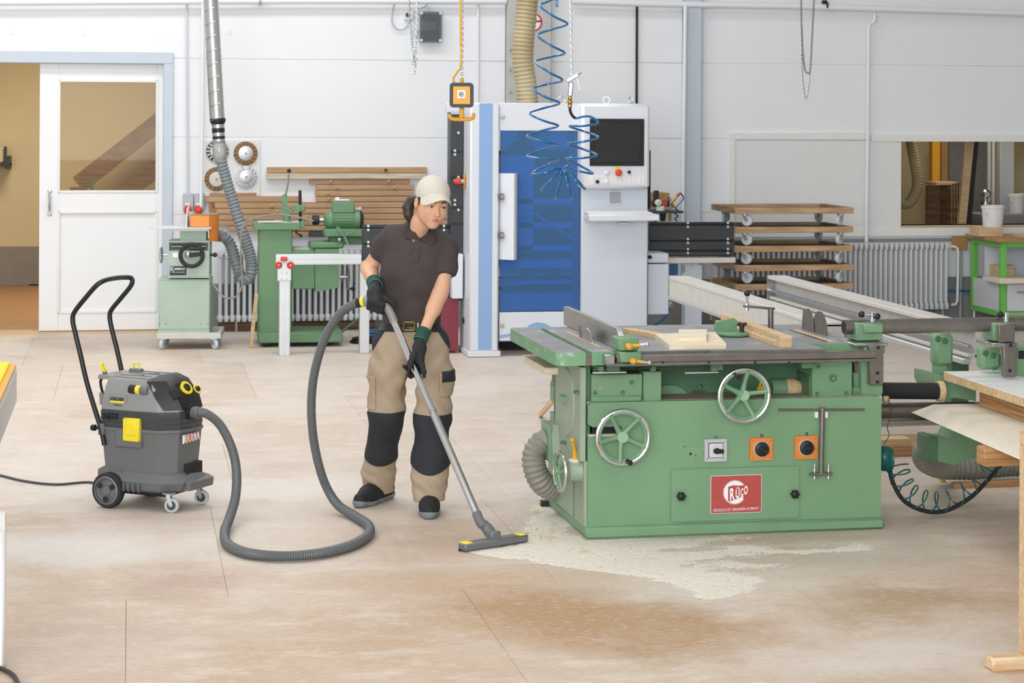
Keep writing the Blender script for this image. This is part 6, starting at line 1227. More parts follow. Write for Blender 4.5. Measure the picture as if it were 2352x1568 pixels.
# ------------------------------------------------------------------ suction hose, handle, wand and floor nozzle
hs = thing('suction_hose', 'long grey ribbed suction hose looping from vacuum to hand grip', 'hose', W.z(640, 1280))
e0 = V.world(hp0 + hd_ * .03); R_ = .0235
HPa = [e0, V.world(hp0 + hd_ * .09), W.d(505, 975, 10.42), W.d(531, 1025, 10.36), W.d(543, 1080, 10.28), W.d(541, 1140, 10.16)]
HPa += [W.z(x, y, z) for x, y, z in ((527, 1190, .05), (516, 1222, .027), (524, 1250, .026), (570, 1270, .026), (650, 1277, .026), (735, 1270, .026), (805, 1252, .026), (845, 1228, .026), (846, 1206, .026), (812, 1183, .027), (775, 1158, .05))]
HPa += [W.d(747, 1112, 10.42), W.d(728, 1050, 10.42), W.d(717, 980, 10.42), W.d(716, 905, 10.4), W.d(727, 835, 10.4), W.d(750, 768, 10.38), W.d(783, 718, 10.36), W.d(812, 699, 10.34), W.d(826, 695, 10.33)]
ribbed(bez(HPa, 14), R_, .0105, .0032, 14).build('ribbed_hose', 'hose_grey', hs)
h0, h1, h2, h3 = W.d(826, 694, 10.33), W.d(848, 690, 10.31), W.d(886, 703, 10.29), W.d(906, 740, 10.27)
MB().lathe([(.026, -.012), (.026, .012)], h0, h1 - h0, 20).build('end_ring', 'black', hs); MB().lathe([(.0265, .012), (.0265, .03)], h0, h1 - h0, 20).build('yellow_ring', 'yellow', hs)
MB().tube(bez([h0.lerp(h1, .4), h1, W.d(868, 691, 10.30), h2, W.d(897, 719, 10.28), h3], 6), [.026] * 8 + [.022] * 15 + [.02] * 8, 16).build('hand_grip', 'hose_end_grey', hs)
wt = W.d(905, 738, 10.27); nz = W.z(1098, 1186, .125)
wa = thing('suction_wand', 'polished steel suction tube held by the worker, with floor nozzle', 'wand', W.z(1133, 1245))
mid = wt.lerp(nz, .48)
MB().cyl(wt, mid, .0165, n=20).build('upper_tube', 'chrome', wa); MB().cyl(mid, nz, .0180, n=20).build('lower_tube', 'chrome', wa); MB().lathe([(.0185, -.012), (.0195, 0), (.0185, .012)], mid, nz - wt, 20).build('coupling', 'steel', wa)
el = W.z(1128, 1226, .05)
dn = (nz - wt).normalized(); MB().tube(bez([nz - dn * .02, nz + dn * .03, nz.lerp(el, .55), el], 6), [.022] * 7 + [.024] * 6 + [.027] * 6, 16).build('elbow', 'hose_end_grey' if False else 'grey_plastic', wa)
na, nb = W.z(1060, 1256, .022), W.z(1206, 1233, .022); dd = (nb - na).normalized(); sdn = Vector((dd.y, -dd.x, 0))
MB().beam(na, nb, .062, .036, b=.008).build('nozzle', 'grey_plastic', wa)
for t in (.015, .86): a_ = na.lerp(nb, t) + Vector((0, 0, .013)); MB().beam(a_, a_ + dd * .042, .05, .016, b=.003).build('nozzle_mark', 'yellow', wa)
mdn = na.lerp(nb, .5); MB().beam(mdn - dd * .03 + Vector((0, 0, .03)), mdn + dd * .03 + Vector((0, 0, .03)), .045, .04, b=.008).build('swivel', 'grey_plastic', wa); MB().beam(na + Vector((0, 0, -.0155)) - sdn * .02, nb + Vector((0, 0, -.0155)) - sdn * .02, .006, .012).build('brush_strip', 'black', wa)
# ------------------------------------------------------------------ worker: distance-field modelling, meshed with surface nets
class Field:
    def __init__(s, lo, hi, h):
        s.lo = np.array(lo, float); s.h = h; s.n = np.ceil((np.array(hi) - s.lo) / h).astype(int) + 1
        s.ax = [(s.lo[i] + h * np.arange(s.n[i])).astype(np.float32) for i in range(3)]; s.F = np.full(s.n, .2, np.float32)
    def sub(s, lo, hi, pad):
        sl = []
        for i in range(3):
            a = int(max(0, math.floor((lo[i] - pad - s.lo[i]) / s.h))); b = int(min(s.n[i], math.ceil((hi[i] + pad - s.lo[i]) / s.h) + 1)); sl.append(slice(a, max(a, b)))
        return tuple(sl)
    def grid(s, sl): return [s.ax[0][sl[0]][:, None, None], s.ax[1][sl[1]][None, :, None], s.ax[2][sl[2]][None, None, :]]
    def put(s, sl, d, k, op='add'):
        A = s.F[sl]
        if op == 'add':
            if k > 0: h = np.clip(.5 + .5 * (A - d) / k, 0, 1); s.F[sl] = A * (1 - h) + d * h - k * h * (1 - h)
            else: s.F[sl] = np.minimum(A, d)
        else:
            d = -d
            if k > 0: h = np.clip(.5 - .5 * (A - d) / k, 0, 1); s.F[sl] = A * (1 - h) + d * h + k * h * (1 - h)
            else: s.F[sl] = np.maximum(A, d)
    def cone(s, a, b, r1, r2=None, k=.02, op='add', cut=None):
        r2 = r1 if r2 is None else r2; a, b = np.array(a, float), np.array(b, float); R = max(r1, r2)
        sl = s.sub(np.minimum(a, b) - R, np.maximum(a, b) + R, .06 + k); X, Y, Z = s.grid(sl)
        ba = b - a; L2 = max(1e-9, float(ba @ ba)); t = np.clip(((X - a[0]) * ba[0] + (Y - a[1]) * ba[1] + (Z - a[2]) * ba[2]) / L2, 0, 1)
        d = np.sqrt((X - a[0] - ba[0] * t) ** 2 + (Y - a[1] - ba[1] * t) ** 2 + (Z - a[2] - ba[2] * t) ** 2) - (r1 + (r2 - r1) * t)
        if cut is not None:
            for p, n in cut: n = np.array(n, float); n /= np.linalg.norm(n); d = np.maximum(d, (X - p[0]) * n[0] + (Y - p[1]) * n[1] + (Z - p[2]) * n[2])
        s.put(sl, d.astype(np.float32), k, op)
    def chain(s, pts, rs, k=.02, **kw):
        for i in range(len(pts) - 1): s.cone(pts[i], pts[i + 1], rs[i], rs[i + 1], k, **kw)
    def ell(s, c, r, ax=None, k=.02, op='add'):
        c = np.array(c, float); r = np.array(r, float); R = r.max(); sl = s.sub(c - R, c + R, .05 + k); X, Y, Z = s.grid(sl)
        X, Y, Z = X - c[0], Y - c[1], Z - c[2]
        if ax is not None: X, Y, Z = [X * a[0] + Y * a[1] + Z * a[2] for a in ax]
        q = np.sqrt((X / r[0]) ** 2 + (Y / r[1]) ** 2 + (Z / r[2]) ** 2) + 1e-6; g = np.sqrt((X / r[0] ** 2) ** 2 + (Y / r[1] ** 2) ** 2 + (Z / r[2] ** 2) ** 2) + 1e-6
        s.put(sl, (q * (q - 1) / g).astype(np.float32), k, op)
    def plane(s, p, n, k=0):           # keeps the side the normal points away from
        n = np.array(n, float); n /= np.linalg.norm(n); X, Y, Z = s.grid((slice(None),) * 3); d = ((X - p[0]) * n[0] + (Y - p[1]) * n[1] + (Z - p[2]) * n[2]).astype(np.float32); s.F = np.maximum(s.F, d)
    def copy(s, F=None): o = Field.__new__(Field); o.lo, o.h, o.n, o.ax = s.lo, s.h, s.n, s.ax; o.F = (s.F if F is None else F).copy(); return o
    def mb(s):
        F = s.F; S_ = F < 0; nx, ny, nz = F.shape
        c = np.zeros((nx - 1, ny - 1, nz - 1), np.uint8)
        for i in (0, 1):
            for j in (0, 1):
                for k in (0, 1): c += S_[i:nx - 1 + i, j:ny - 1 + j, k:nz - 1 + k]
        act = (c > 0) & (c < 8); idx = np.full(act.shape, -1, np.int64); I = np.argwhere(act); idx[act] = np.arange(len(I))
        P = np.zeros((len(I), 3)); cnt = np.zeros(len(I))
        cor = [(i, j, k) for i in (0, 1) for j in (0, 1) for k in (0, 1)]
        vals = {q: F[I[:, 0] + q[0], I[:, 1] + q[1], I[:, 2] + q[2]].astype(float) for q in cor}
        for a in cor:
            for d in range(3):
                if a[d] == 0:
                    b = list(a); b[d] = 1; b = tuple(b); va, vb = vals[a], vals[b]; m = (va < 0) != (vb < 0)
                    t = np.where(m, va / np.where(m, va - vb, 1), 0)
                    pt = np.array(a, float)[None, :] + np.zeros((len(I), 3)); pt[:, d] += t; P[m] += pt[m]; cnt[m] += 1
        P = (P / cnt[:, None] + I) * s.h + s.lo
        fs = []
        for d in range(3):
            u, v = (d + 1) % 3, (d + 2) % 3
            A = np.take(S_, range(F.shape[d] - 1), d); B = np.take(S_, range(1, F.shape[d]), d)
            E = np.argwhere(A != B); ok = (E[:, u] > 0) & (E[:, v] > 0) & (E[:, u] < F.shape[u] - 1) & (E[:, v] < F.shape[v] - 1); E = E[ok]
            if not len(E): continue
            inside = A[E[:, 0], E[:, 1], E[:, 2]]
            def cell(du, dv):
                q = E.copy(); q[:, u] -= du; q[:, v] -= dv; return idx[q[:, 0], q[:, 1], q[:, 2]]
            q = np.stack([cell(1, 1), cell(0, 1), cell(0, 0), cell(1, 0)], 1); q[~inside] = q[~inside][:, ::-1]; fs.append(q)
        fs = np.concatenate(fs); fs = fs[(fs >= 0).all(1)]
        o = MB(); o.v = [tuple(p) for p in P.tolist()]; o.f = [tuple(f) for f in fs.tolist()]; o.mi = [0] * len(o.f); return o
def smooth(o, it=4, f=.5):
    """relax a built part in place"""
    me = o.data; n = len(me.vertices); P = np.empty(n * 3); me.vertices.foreach_get('co', P); P = P.reshape(-1, 3)
    e = np.empty(len(me.edges) * 2, np.int64); me.edges.foreach_get('vertices', e); e = e.reshape(-1, 2); deg = np.bincount(e.ravel(), minlength=n)[:, None].clip(1)
    for _ in range(it):
        A = np.zeros_like(P); np.add.at(A, e[:, 0], P[e[:, 1]]); np.add.at(A, e[:, 1], P[e[:, 0]]); P = P + f * (A / deg - P)
    me.vertices.foreach_set('co', P.ravel()); me.update(); return o
o_ = W.z(930, 1169); PF = Fr(o_.x, o_.y, -YAW)
def J(px, py, y): p = PF.y(px, py, y); return np.array((p.x, p.y, p.z))
def toP(w): d = Vector(w) - Vector((o_.x, o_.y, 0)); c, n = math.cos(YAW), math.sin(YAW); return np.array((c * d.x - n * d.y, n * d.x + c * d.y, d.z))
ps = thing('person', 'worker in beige cap, brown polo shirt and beige work trousers vacuuming the floor', 'person', (0, .05, 0), PF)
# --- skeleton
shR, elR, wrR = J(897, 546, .02), J(847, 616, .12), J(861, 654, -.09)
shL, elL, wrL = J(1029, 570, -.03), J(1013, 668, -.10), J(968, 775, -.25)
neck0, neck1 = J(957, 545, -.02), J(968, 508, -.055)
hc = J(992, 464, -.11)
hy, hpch, hrl = math.radians(21), math.radians(14), math.radians(5)
fw3 = np.array((math.sin(hy) * math.cos(hpch), -math.cos(hy) * math.cos(hpch), -math.sin(hpch)))
up0 = np.array((0, 0, 1.)); sd3 = np.cross(fw3, up0); sd3 /= np.linalg.norm(sd3); up3 = np.cross(sd3, fw3)
up3, sd3 = up3 * math.cos(hrl) - sd3 * math.sin(hrl), sd3 * math.cos(hrl) + up3 * math.sin(hrl)      # sd3 = picture-left side of the face
HA = (sd3, fw3, up3)
def Hd(s_, f, u): return hc + sd3 * s_ + fw3 * f + up3 * u
# --- body: head, neck, arms and slim trunk, one skin
B = Field((-.32, -.42, .80), (.36, .34, 1.72), .0036)
B.ell(Hd(0, -.012, .035), (.072, .09, .08), HA, 0); B.ell(Hd(0, .03, -.028), (.061, .064, .082), HA, .03)
for s_ in (-1, 1):
    B.cone(Hd(s_ * .047, -.005, -.045), Hd(s_ * .012, .060, -.096), .014, .013, .03); B.ell(Hd(s_ * .036, .066, -.028), (.02, .018, .019), HA, .025)
for s_ in (-1, 1): B.ell(Hd(s_ * .036, .034, -.052), (.025, .036, .034), HA, .03)
B.ell(Hd(0, .07, -.1), (.018, .016, .014), HA, .022); B.ell(Hd(0, .074, -.064), (.025, .02, .022), HA, .02)
B.cone(Hd(-.032, .078, .018), Hd(.032, .078, .018), .014, .014, .02)
for s_ in (-1, 1): B.ell(Hd(s_ * .031, .103, .0), (.017, .016, .011), HA, .014, 'sub')
B.cone(Hd(0, .088, .006), Hd(0, .108, -.034), .0065, .0085, .01); B.ell(Hd(0, .108, -.036), (.0105, .0095, .0085), HA, .008)
for s_ in (-1, 1): B.ell(Hd(s_ * .0115, .099, -.038), (.0065, .008, .006), HA, .006)
for s_ in (-1, 1):
    B.ell(Hd(s_ * .077, -.012, -.012), (.009, .018, .03), HA, .008); B.ell(Hd(s_ * .0845, -.008, -.006), (.006, .009, .017), HA, .004, 'sub')
    B.ell(Hd(s_ * .0315, .083, .0066), (.0145, .0088, .0060), HA, .005); B.ell(Hd(s_ * .0315, .083, -.0095), (.0135, .0075, .004), HA, .006)
B.cone(Hd(0, -.02, -.05), neck1, .047, .046, .03); B.chain([neck1, neck0, J(955, 575, 0)], [.046, .05, .07], .03)
B.cone(J(957, 560, 0), shR, .04, .038, .03); B.cone(J(957, 562, 0), shL, .04, .038, .03)
B.chain([J(952, 590, 0), J(948, 660, 0), J(945, 730, .0)], [.08, .07, .06], .04)
B.chain([shR, elR, wrR], [.047, .037, .026], .02); B.cone(elR, elR + (wrR - elR) * .35, .036, .038, .02)
B.chain([shL, elL, wrL], [.047, .037, .025], .02); B.cone(elL + (wrL - elL) * .1, elL + (wrL - elL) * .4, .037, .037, .02)
body = smooth(B.mb().build('body', 'skin', ps, ang=80), 2)
# --- face details
for s_ in (-1, 1):
    c = Hd(s_ * .0315, .0775, -.0005); e = MB(); e.sphere(tuple(c), .0115, 16, 12); eb = e.build('eye', 'eye_white', ps)
    look = fw3 * .90 + up3 * -.30 + sd3 * -.22; look /= np.linalg.norm(look); MB().lathe([(.0066, .0098), (.005, .0109), (.001, .0118)], tuple(c), tuple(look), 16).build('iris', 'iris', eb)
    MB().tube(bez([Vector(Hd(s_ * .014, .0935, .021)), Vector(Hd(s_ * .028, .0945, .028)), Vector(Hd(s_ * .044, .083, .024))], 6), [.0028] * 4 + [.0032] * 5 + [.0022] * 4, 8).build('eyebrow', 'brow', ps)
    MB().tube(bez([Vector(Hd(s_ * .018, .0895, .0015)), Vector(Hd(s_ * .031, .0925, .0055)), Vector(Hd(s_ * .0445, .0835, .0005))], 6), [.0011] * 4 + [.0014] * 5 + [.001] * 4, 6).build('eyelash', 'hair', ps)
lipU = Field(Hd(0, .09, -.065) - .05, Hd(0, .09, -.065) + .05, .0016)
for s_ in (-1, 1): lipU.chain([Hd(s_ * .0240, .0850, -.0635), Hd(s_ * .012, .0925, -.0625), Hd(s_ * .003, .0950, -.0610)], [.0016, .0034, .0040], .002)
for s_ in (-1, 1): lipU.chain([Hd(s_ * .022, .0858, -.0655), Hd(s_ * .011, .0925, -.0692), Hd(0, .0946, -.0700)], [.0014, .0042, .0052], .002)
lipU.mb().build('lips', 'lip', ps, ang=80)
# --- hair and cap
Hh = Field(hc - .17, hc + .15, .004)
Hh.ell(Hd(0, -.02, .025), (.079, .09, .085), HA, 0); Hh.F = np.maximum(Hh.F, -1e9)
X_, Y_, Z_ = Hh.grid((slice(None),) * 3); fcoord = (X_ - hc[0]) * fw3[0] + (Y_ - hc[1]) * fw3[1] + (Z_ - hc[2]) * fw3[2]; ucoord = (X_ - hc[0]) * up3[0] + (Y_ - hc[1]) * up3[1] + (Z_ - hc[2]) * up3[2]
Hh.F = np.maximum(Hh.F, (fcoord - .012 - .35 * ucoord.clip(-.02, .1)).astype(np.float32))
Hh.chain([Hd(.045, -.09, -.005), Hd(.074, -.095, -.03), Hd(.088, -.085, -.06), Hd(.086, -.07, -.095), Hd(.080, -.06, -.125)], [.014, .024, .027, .021, .006], .015)
smooth(Hh.mb().build('hair', 'hair', ps, 'dark hair in a ponytail', ang=80), 2)
Cp = Field(hc - .17, hc + .19, .003)
cc = Hd(0, -.006, .044); Cp.ell(cc, (.0845, .102, .092), HA, 0)
uu = (X_ * 0)
Xc, Yc, Zc = Cp.grid((slice(None),) * 3); cf = (Xc - hc[0]) * fw3[0] + (Yc - hc[1]) * fw3[1] + (Zc - hc[2]) * fw3[2]; cu = (Xc - hc[0]) * up3[0] + (Yc - hc[1]) * up3[1] + (Zc - hc[2]) * up3[2]; cd = (Xc - hc[0]) * sd3[0] + (Yc - hc[1]) * sd3[1] + (Zc - hc[2]) * sd3[2]
th = np.arctan2(cd, cf); seam = .0012 * np.exp(-((np.abs((th % (PI / 3)) - PI / 6) - PI / 6) / .03) ** 2)
Cp.F = np.maximum(Cp.F + (seam * .5).astype(np.float32), ((.020 + .052 * np.clip(cf / .095, 0, 1) ** 1.5 - .03 * np.clip(-cf / .1, 0, 1)) - cu).astype(np.float32))
smooth(Cp.mb().build('cap', 'cap', ps, 'beige baseball cap', ang=80), 2)
br = MB(); nA, nR = 22, 7; top = []; 
for i in range(nA + 1):
    a = -1.18 + 2.36 * i / nA; row = []
    for j in range(nR + 1):
        t = j / nR; s_ = math.sin(a); f = math.cos(a); ext = .064 * max(0., math.cos(a * 1.18)) ** .55 * t
        px_, pf_ = s_ * .082, -.006 + f * .1
        row.append(Hd(px_ * (1 + .08 * t), pf_ + ext, .022 + .052 * max(0, f) ** 1.5 + .001 - ext * .26 - 1.0 * s_ * s_ * ext))
    top.append(row)
vs = [tuple(p) for r in top for p in r] + [tuple(p - up3 * .003) for r in top for p in r]; n1 = (nA + 1) * (nR + 1); ix = lambda i, j: i * (nR + 1) + j; fs = []
for i in range(nA):
    for j in range(nR): q = (ix(i, j), ix(i + 1, j), ix(i + 1, j + 1), ix(i, j + 1)); fs += [q, tuple(k + n1 for k in q[::-1])]
for i in range(nA): fs.append((ix(i, nR), ix(i + 1, nR), ix(i + 1, nR) + n1, ix(i, nR) + n1)); fs.append((ix(i, 0), ix(i, 0) + n1, ix(i + 1, 0) + n1, ix(i + 1, 0)))
for j in range(nR): fs.append((ix(0, j), ix(0, j + 1), ix(0, j + 1) + n1, ix(0, j) + n1)); fs.append((ix(nA, j), ix(nA, j) + n1, ix(nA, j + 1) + n1, ix(nA, j + 1)))
br.add(vs, fs); br.build('cap_brim', 'cap', ps, ang=60)
MB().sphere(tuple(Hd(0, -.006, .137)), .006, 10, 6).build('cap_button', 'cap', ps); a_ = Vector(Hd(.03, -.098, .008)); MB().beam(a_, a_ + Vector(up3) * -.028 + Vector(fw3) * -.008, .004, .014, up=tuple(sd3)).build('cap_strap', 'cap', ps)
# --- polo shirt
Sh = Field((-.34, -.30, .80), (.36, .32, 1.46), .0042)
cR = [J(922, 565, .0), J(916, 630, 0), J(916, 690, 0), J(921, 742, 0)]; cL = [J(995, 570, -.03), J(988, 630, -.02), J(978, 690, -.01), J(972, 742, 0)]
Sh.chain(cR, [.082, .086, .085, .090], .05); Sh.chain(cL, [.08, .082, .082, .090], .05)
Sh.chain([J(958, 575, -.03), J(952, 640, -.035), J(948, 742, -.015)], [.09, .1, .1], .05)
Sh.cone(J(950, 548, 0), J(900, 547, .015), .062, .052, .04); Sh.cone(J(972, 552, -.02), J(1024, 571, -.03), .06, .052, .04)
dR = elR - shR; dR /= np.linalg.norm(dR); dL = elL - shL; dL /= np.linalg.norm(dL)
for s_ in (-1, 1): Sh.ell(J(958 + s_ * 26, 608, -.085), (.045, .035, .05), None, .05)
Sh.cone(J(937, 533, .01), J(902, 536, .015), .045, .042, .03); Sh.cone(J(992, 540, -.005), J(1026, 566, -.03), .042, .044, .03)
hemR = J(865, 586, .07); hemL = J(1034, 631, -.07)
Sh.chain([shR, shR + dR * .07, shR + dR * .17], [.052, .053, .055], .03, cut=[(hemR, dR * .95 + np.array((.1, 0, -.1)))])
Sh.chain([shL, shL + dL * .09 + np.array((.006, 0, 0)), shL + dL * .22 + np.array((.012, 0, 0))], [.053, .053, .054], .025, cut=[(hemL, dL)])
Xs, Ys, Zs = Sh.grid((slice(None),) * 3)
w1 = np.sin(Xs * 30 + Zs * 48 + 2 * np.sin(Zs * 9 + Xs * 7)) * np.exp(-((Zs - J(950, 690, 0)[2]) / .12) ** 2) * .0042 + np.sin((Xs * 38 + Zs * 34 + Ys * 10)) * np.exp(-((Zs - J(950, 712, 0)[2]) / .07) ** 2) * .0035 + np.sin((Xs * 22 - Zs * 60) + 1.3) * .0016 + np.sin(Zs * 24 + Xs * 55 + Ys * 20) * .0014
Sh.F = Sh.F + w1.astype(np.float32)
Fs = Sh.F.copy()
nk = Sh.copy(np.full(Sh.n, .2, np.float32)); nk.chain([J(961, 552, -.15), J(958, 540, -.05), J(966, 500, -.05)], [.008, .052, .064], .0)
Sh.F = np.maximum(Sh.F, -nk.F); zb_ = J(945, 743, 0)[2]; Sh.F = np.maximum(Sh.F, (zb_ - Zs + 0 * Xs + 0 * Ys).astype(np.float32))
smooth(Sh.mb().build('polo_shirt', 'shirt', ps, 'dark brown polo shirt', ang=80), 3)
# collar: a folded band laid on the shirt, with two points
def surf(px, py, lim=.30, off=.0):
    """depth of the shirt's front under a picture point"""
    for y in np.arange(-.30, lim, .003):
        p = J(px, py, y); q = np.round((p - Sh.lo) / Sh.h).astype(int)
        if (q >= 0).all() and (q < Sh.n).all() and Fs[tuple(q)] < 0: return y - off
    return lim
IN = [(962, 546, 0), (955, 535, 0), (948, 520, 0), (943, 506, -.04), (942, 496, .03), (958, 492, .055), (978, 496, .05), (996, 508, .02), (1001, 518, -.03), (988, 531, 0), (974, 541, 0), (963, 547, 0)]
OU = [(956, 549, 1), (941, 548, 1), (929, 546, 1), (927, 526, 1), (933, 508, .05), (956, 500, .085), (982, 504, .08), (1006, 515, .05), (1014, 527, -.0), (1005, 547, 1), (990, 562, 1), (972, 554, 1)]
def cpt(l, k, off): px, py, y = l[k]; return Vector(J(px, py, surf(px, py, .1, off) if y in (0, 1) else y))
ci = bez([cpt(IN, k, .012) for k in range(len(IN))], 5); co = bez([cpt(OU, k, .008) for k in range(len(OU))], 5)
ctr = Vector(J(962, 530, -.02)); rows_ = []
for a_, b_ in zip(ci, co):
    d = b_ - a_; md = a_.lerp(b_, .3) + Vector((0, -.004, .007)) ; nn_ = Vector((0, -.0035, .0015)); rows_.append([a_ + Vector((0, .002, -.016)), a_, md, a_.lerp(b_, .65) + Vector((0, -.003, .003)), b_, b_ - nn_ * 1.2, a_.lerp(b_, .5) - nn_ * 1.5, a_ + Vector((0, .006, -.016))])
mb = MB(); mb.loft(rows_); mb.build('collar', 'collar', ps, ang=60)
pl = [(961, 551), (959, 566), (956, 583), (952, 600)]; pts_ = [Vector(J(x, y, surf(x, y, .1, .0))) for x, y in pl]
mb = MB(); rows_ = []
for q in bez(pts_, 4): rows_.append([q + Vector((-.017, -.0005, 0)), q + Vector((-.016, -.0035, 0)), q + Vector((.016, -.0035, 0)), q + Vector((.017, -.0005, 0)), q + Vector((.01, .004, 0)), q + Vector((-.01, .004, 0))])
mb.loft(rows_); mb.build('placket', 'shirt', ps)
for px, py in ((960, 553), (958, 567), (954, 584)): c = J(px, py, surf(px, py, .1, .003)); MB().lathe([(.0045, 0), (.0045, .002), (.003, .003)], tuple(c), (0, -1, 0), 12).build('button', 'band_dark', ps)
# --- trousers
Tr = Field((-.36, -.42, .02), (.36, .50, 1.0), .0046)
hipR, hipL = J(905, 800, .0), J(987, 800, -.01)
kR, aR = J(886, 965, .06), J(870, 1118, .24); kL, aL = J(993, 965, -.04), J(986, 1140, -.10)
Tr.chain([J(918, 748, 0), J(906, 792, 0), J(897, 850, .01), J(888, 940, .045), kR, J(877, 1040, .15), J(869, 1085, .21), aR], [.074, .100, .105, .085, .078, .074, .083, .080], .035, cut=[(aR + np.array((0, 0, -.015)), (-.05, .12, -1))])
Tr.chain([J(972, 748, 0), J(984, 792, -.01), J(992, 850, -.02), J(996, 940, -.035), kL, J(990, 1050, -.07), J(987, 1095, -.085), aL], [.074, .098, .1, .087, .084, .088, .085, .078], .03, cut=[(aL + np.array((0, 0, -.02)), (0, -.05, -1))])
Tr.cone(J(932, 750, 0), J(960, 750, 0), .082, .082, .04); Tr.cone(J(925, 795, 0), J(965, 795, 0), .1, .1, .03)
Tr.cone(J(944, 905, -.02), J(946, 880, .0), .03, .06, .04, 'sub')
Xt, Yt, Zt = Tr.grid((slice(None),) * 3)
zk = J(940, 1105, 0)[2]; hemw = np.exp(-((Zt - zk) / .07) ** 2); kn = np.exp(-((Zt - J(940, 930, 0)[2]) / .10) ** 2); hpw = np.exp(-((Zt - J(940, 830, 0)[2]) / .09) ** 2)
Tr.F = Tr.F + (np.sin(Zt * 95 + Xt * 60 + np.sin(Xt * 30 + Yt * 25) * 2.2) * .003 * hemw + np.sin(Zt * 70 + Xt * 55 + Yt * 30) * .003 * kn + np.sin(Zt * 55 - np.abs(Xt) * 70 + 1.0) * .0035 * hpw + np.sin(Xt * 60 + Zt * 15) * .0015 + np.sin(Zt * 26 + Xt * 48 * np.sign(Xt - .02) + 2.2 * np.sin(Zt * 11 + Yt * 9)) * .0045 * np.exp(-((Zt - J(940, 850, 0)[2]) / .16) ** 2) + np.sin(Xt * 34 + Zt * 20 + 1.7 * np.sin(Zt * 14)) * .003).astype(np.float32)
ztop = J(945, 739, 0)[2]; Tr.F = np.maximum(Tr.F, (Zt - ztop + 0 * Xt + 0 * Yt).astype(np.float32))
smooth(Tr.mb().build('trousers', 'beige', ps, 'beige work trousers', ang=80), 3)
def zpx(py, y=0): return J(940, py, y)[2]
def patch(region, off, name, m, it=3, label=None):
    o = Tr.copy(); o.F = np.maximum(Tr.F - off, region.astype(np.float32)); return smooth(o.mb().build(name, m, ps, label, ang=80), it, .4)
z1, z2 = zpx(946), zpx(1074); mids = J(943, 960, 0)[0]
legx = np.where(Xt < mids, kR[0] + (Zt - kR[2]) * (kR[0] - aR[0]) / (kR[2] - aR[2]), kL[0] + (Zt - kL[2]) * (kL[0] - aL[0]) / (kL[2] - aL[2])); legy = np.where(Xt < mids, kR[1] + (kR[2] - Zt) * (aR[1] - kR[1]) / (kR[2] - aR[2]), kL[1] + (kL[2] - Zt) * (aL[1] - kL[1]) / (kL[2] - aL[2]))
band = np.maximum(Zt - z1 - .05 * np.abs(Xt - legx), z2 - Zt + .22 * ((Xt - legx) ** 2) / .05 - .01); front = Yt - legy + .012 - .0 * Xt
for sgn, nm in ((-1, 0), (1, 1)): patch(np.maximum(np.maximum(band + 0 * Yt, front), (Xt - mids) * -sgn), .005, 'knee_patch', 'navy_black', label='black knee patch')
zh = zpx(848)
for sgn in (-1, 1):
    cxh = J(905 if sgn < 0 else 988, 800, 0)[0]; reg = np.maximum(sgn * (cxh - Xt) + .045 + .32 * np.maximum(0, (zpx(745) - Zt)) * 0 + (zpx(760) - Zt) * .62, zh - Zt); reg = np.maximum(reg, Zt - zpx(744))
    patch(reg + 0 * Yt, .004, 'hip_panel', 'navy_black', label='black side panel')
# belt and buckle
zb0, zb1 = zpx(758), zpx(741); patch(np.maximum(Zt - zb1, zb0 - Zt) + 0 * Xt + 0 * Yt, .006, 'belt', 'black', 3, 'black leather belt')
c = J(945, 749, -.122); q = [Vector(c) + Vector((x, 0, z)) for x, z in rrect(-.038, .016, -.02, .02, .008, 3)]; MB().tube(q, .0032, 8, closed=True).build('buckle', 'brass', ps, 'metal belt buckle'); MB().box(c[0] + .028, c[0] + .036, c[1] + .0, c[1] + .012, c[2] - .018, c[2] + .018, .002).build('belt_loop', 'chrome', ps)
# cargo pockets
zp0, zp1 = zpx(905), zpx(850)
patch(np.maximum(np.maximum(Zt - zp1, zp0 - Zt), J(1012, 870, 0)[0] - Xt) + 0 * Yt, .010, 'thigh_pocket', 'beige', 3); patch(np.maximum(np.maximum(Zt - zpx(846), zpx(872) - Zt), J(1017, 860, 0)[0] - Xt) + 0 * Yt, .014, 'pocket_flap', 'navy_black', 3)
patch(np.maximum(np.maximum(Zt - zpx(862), zpx(940) - Zt), Xt - J(864, 900, 0)[0]) + 0 * Yt, .007, 'ruler_pocket', 'beige', 3)
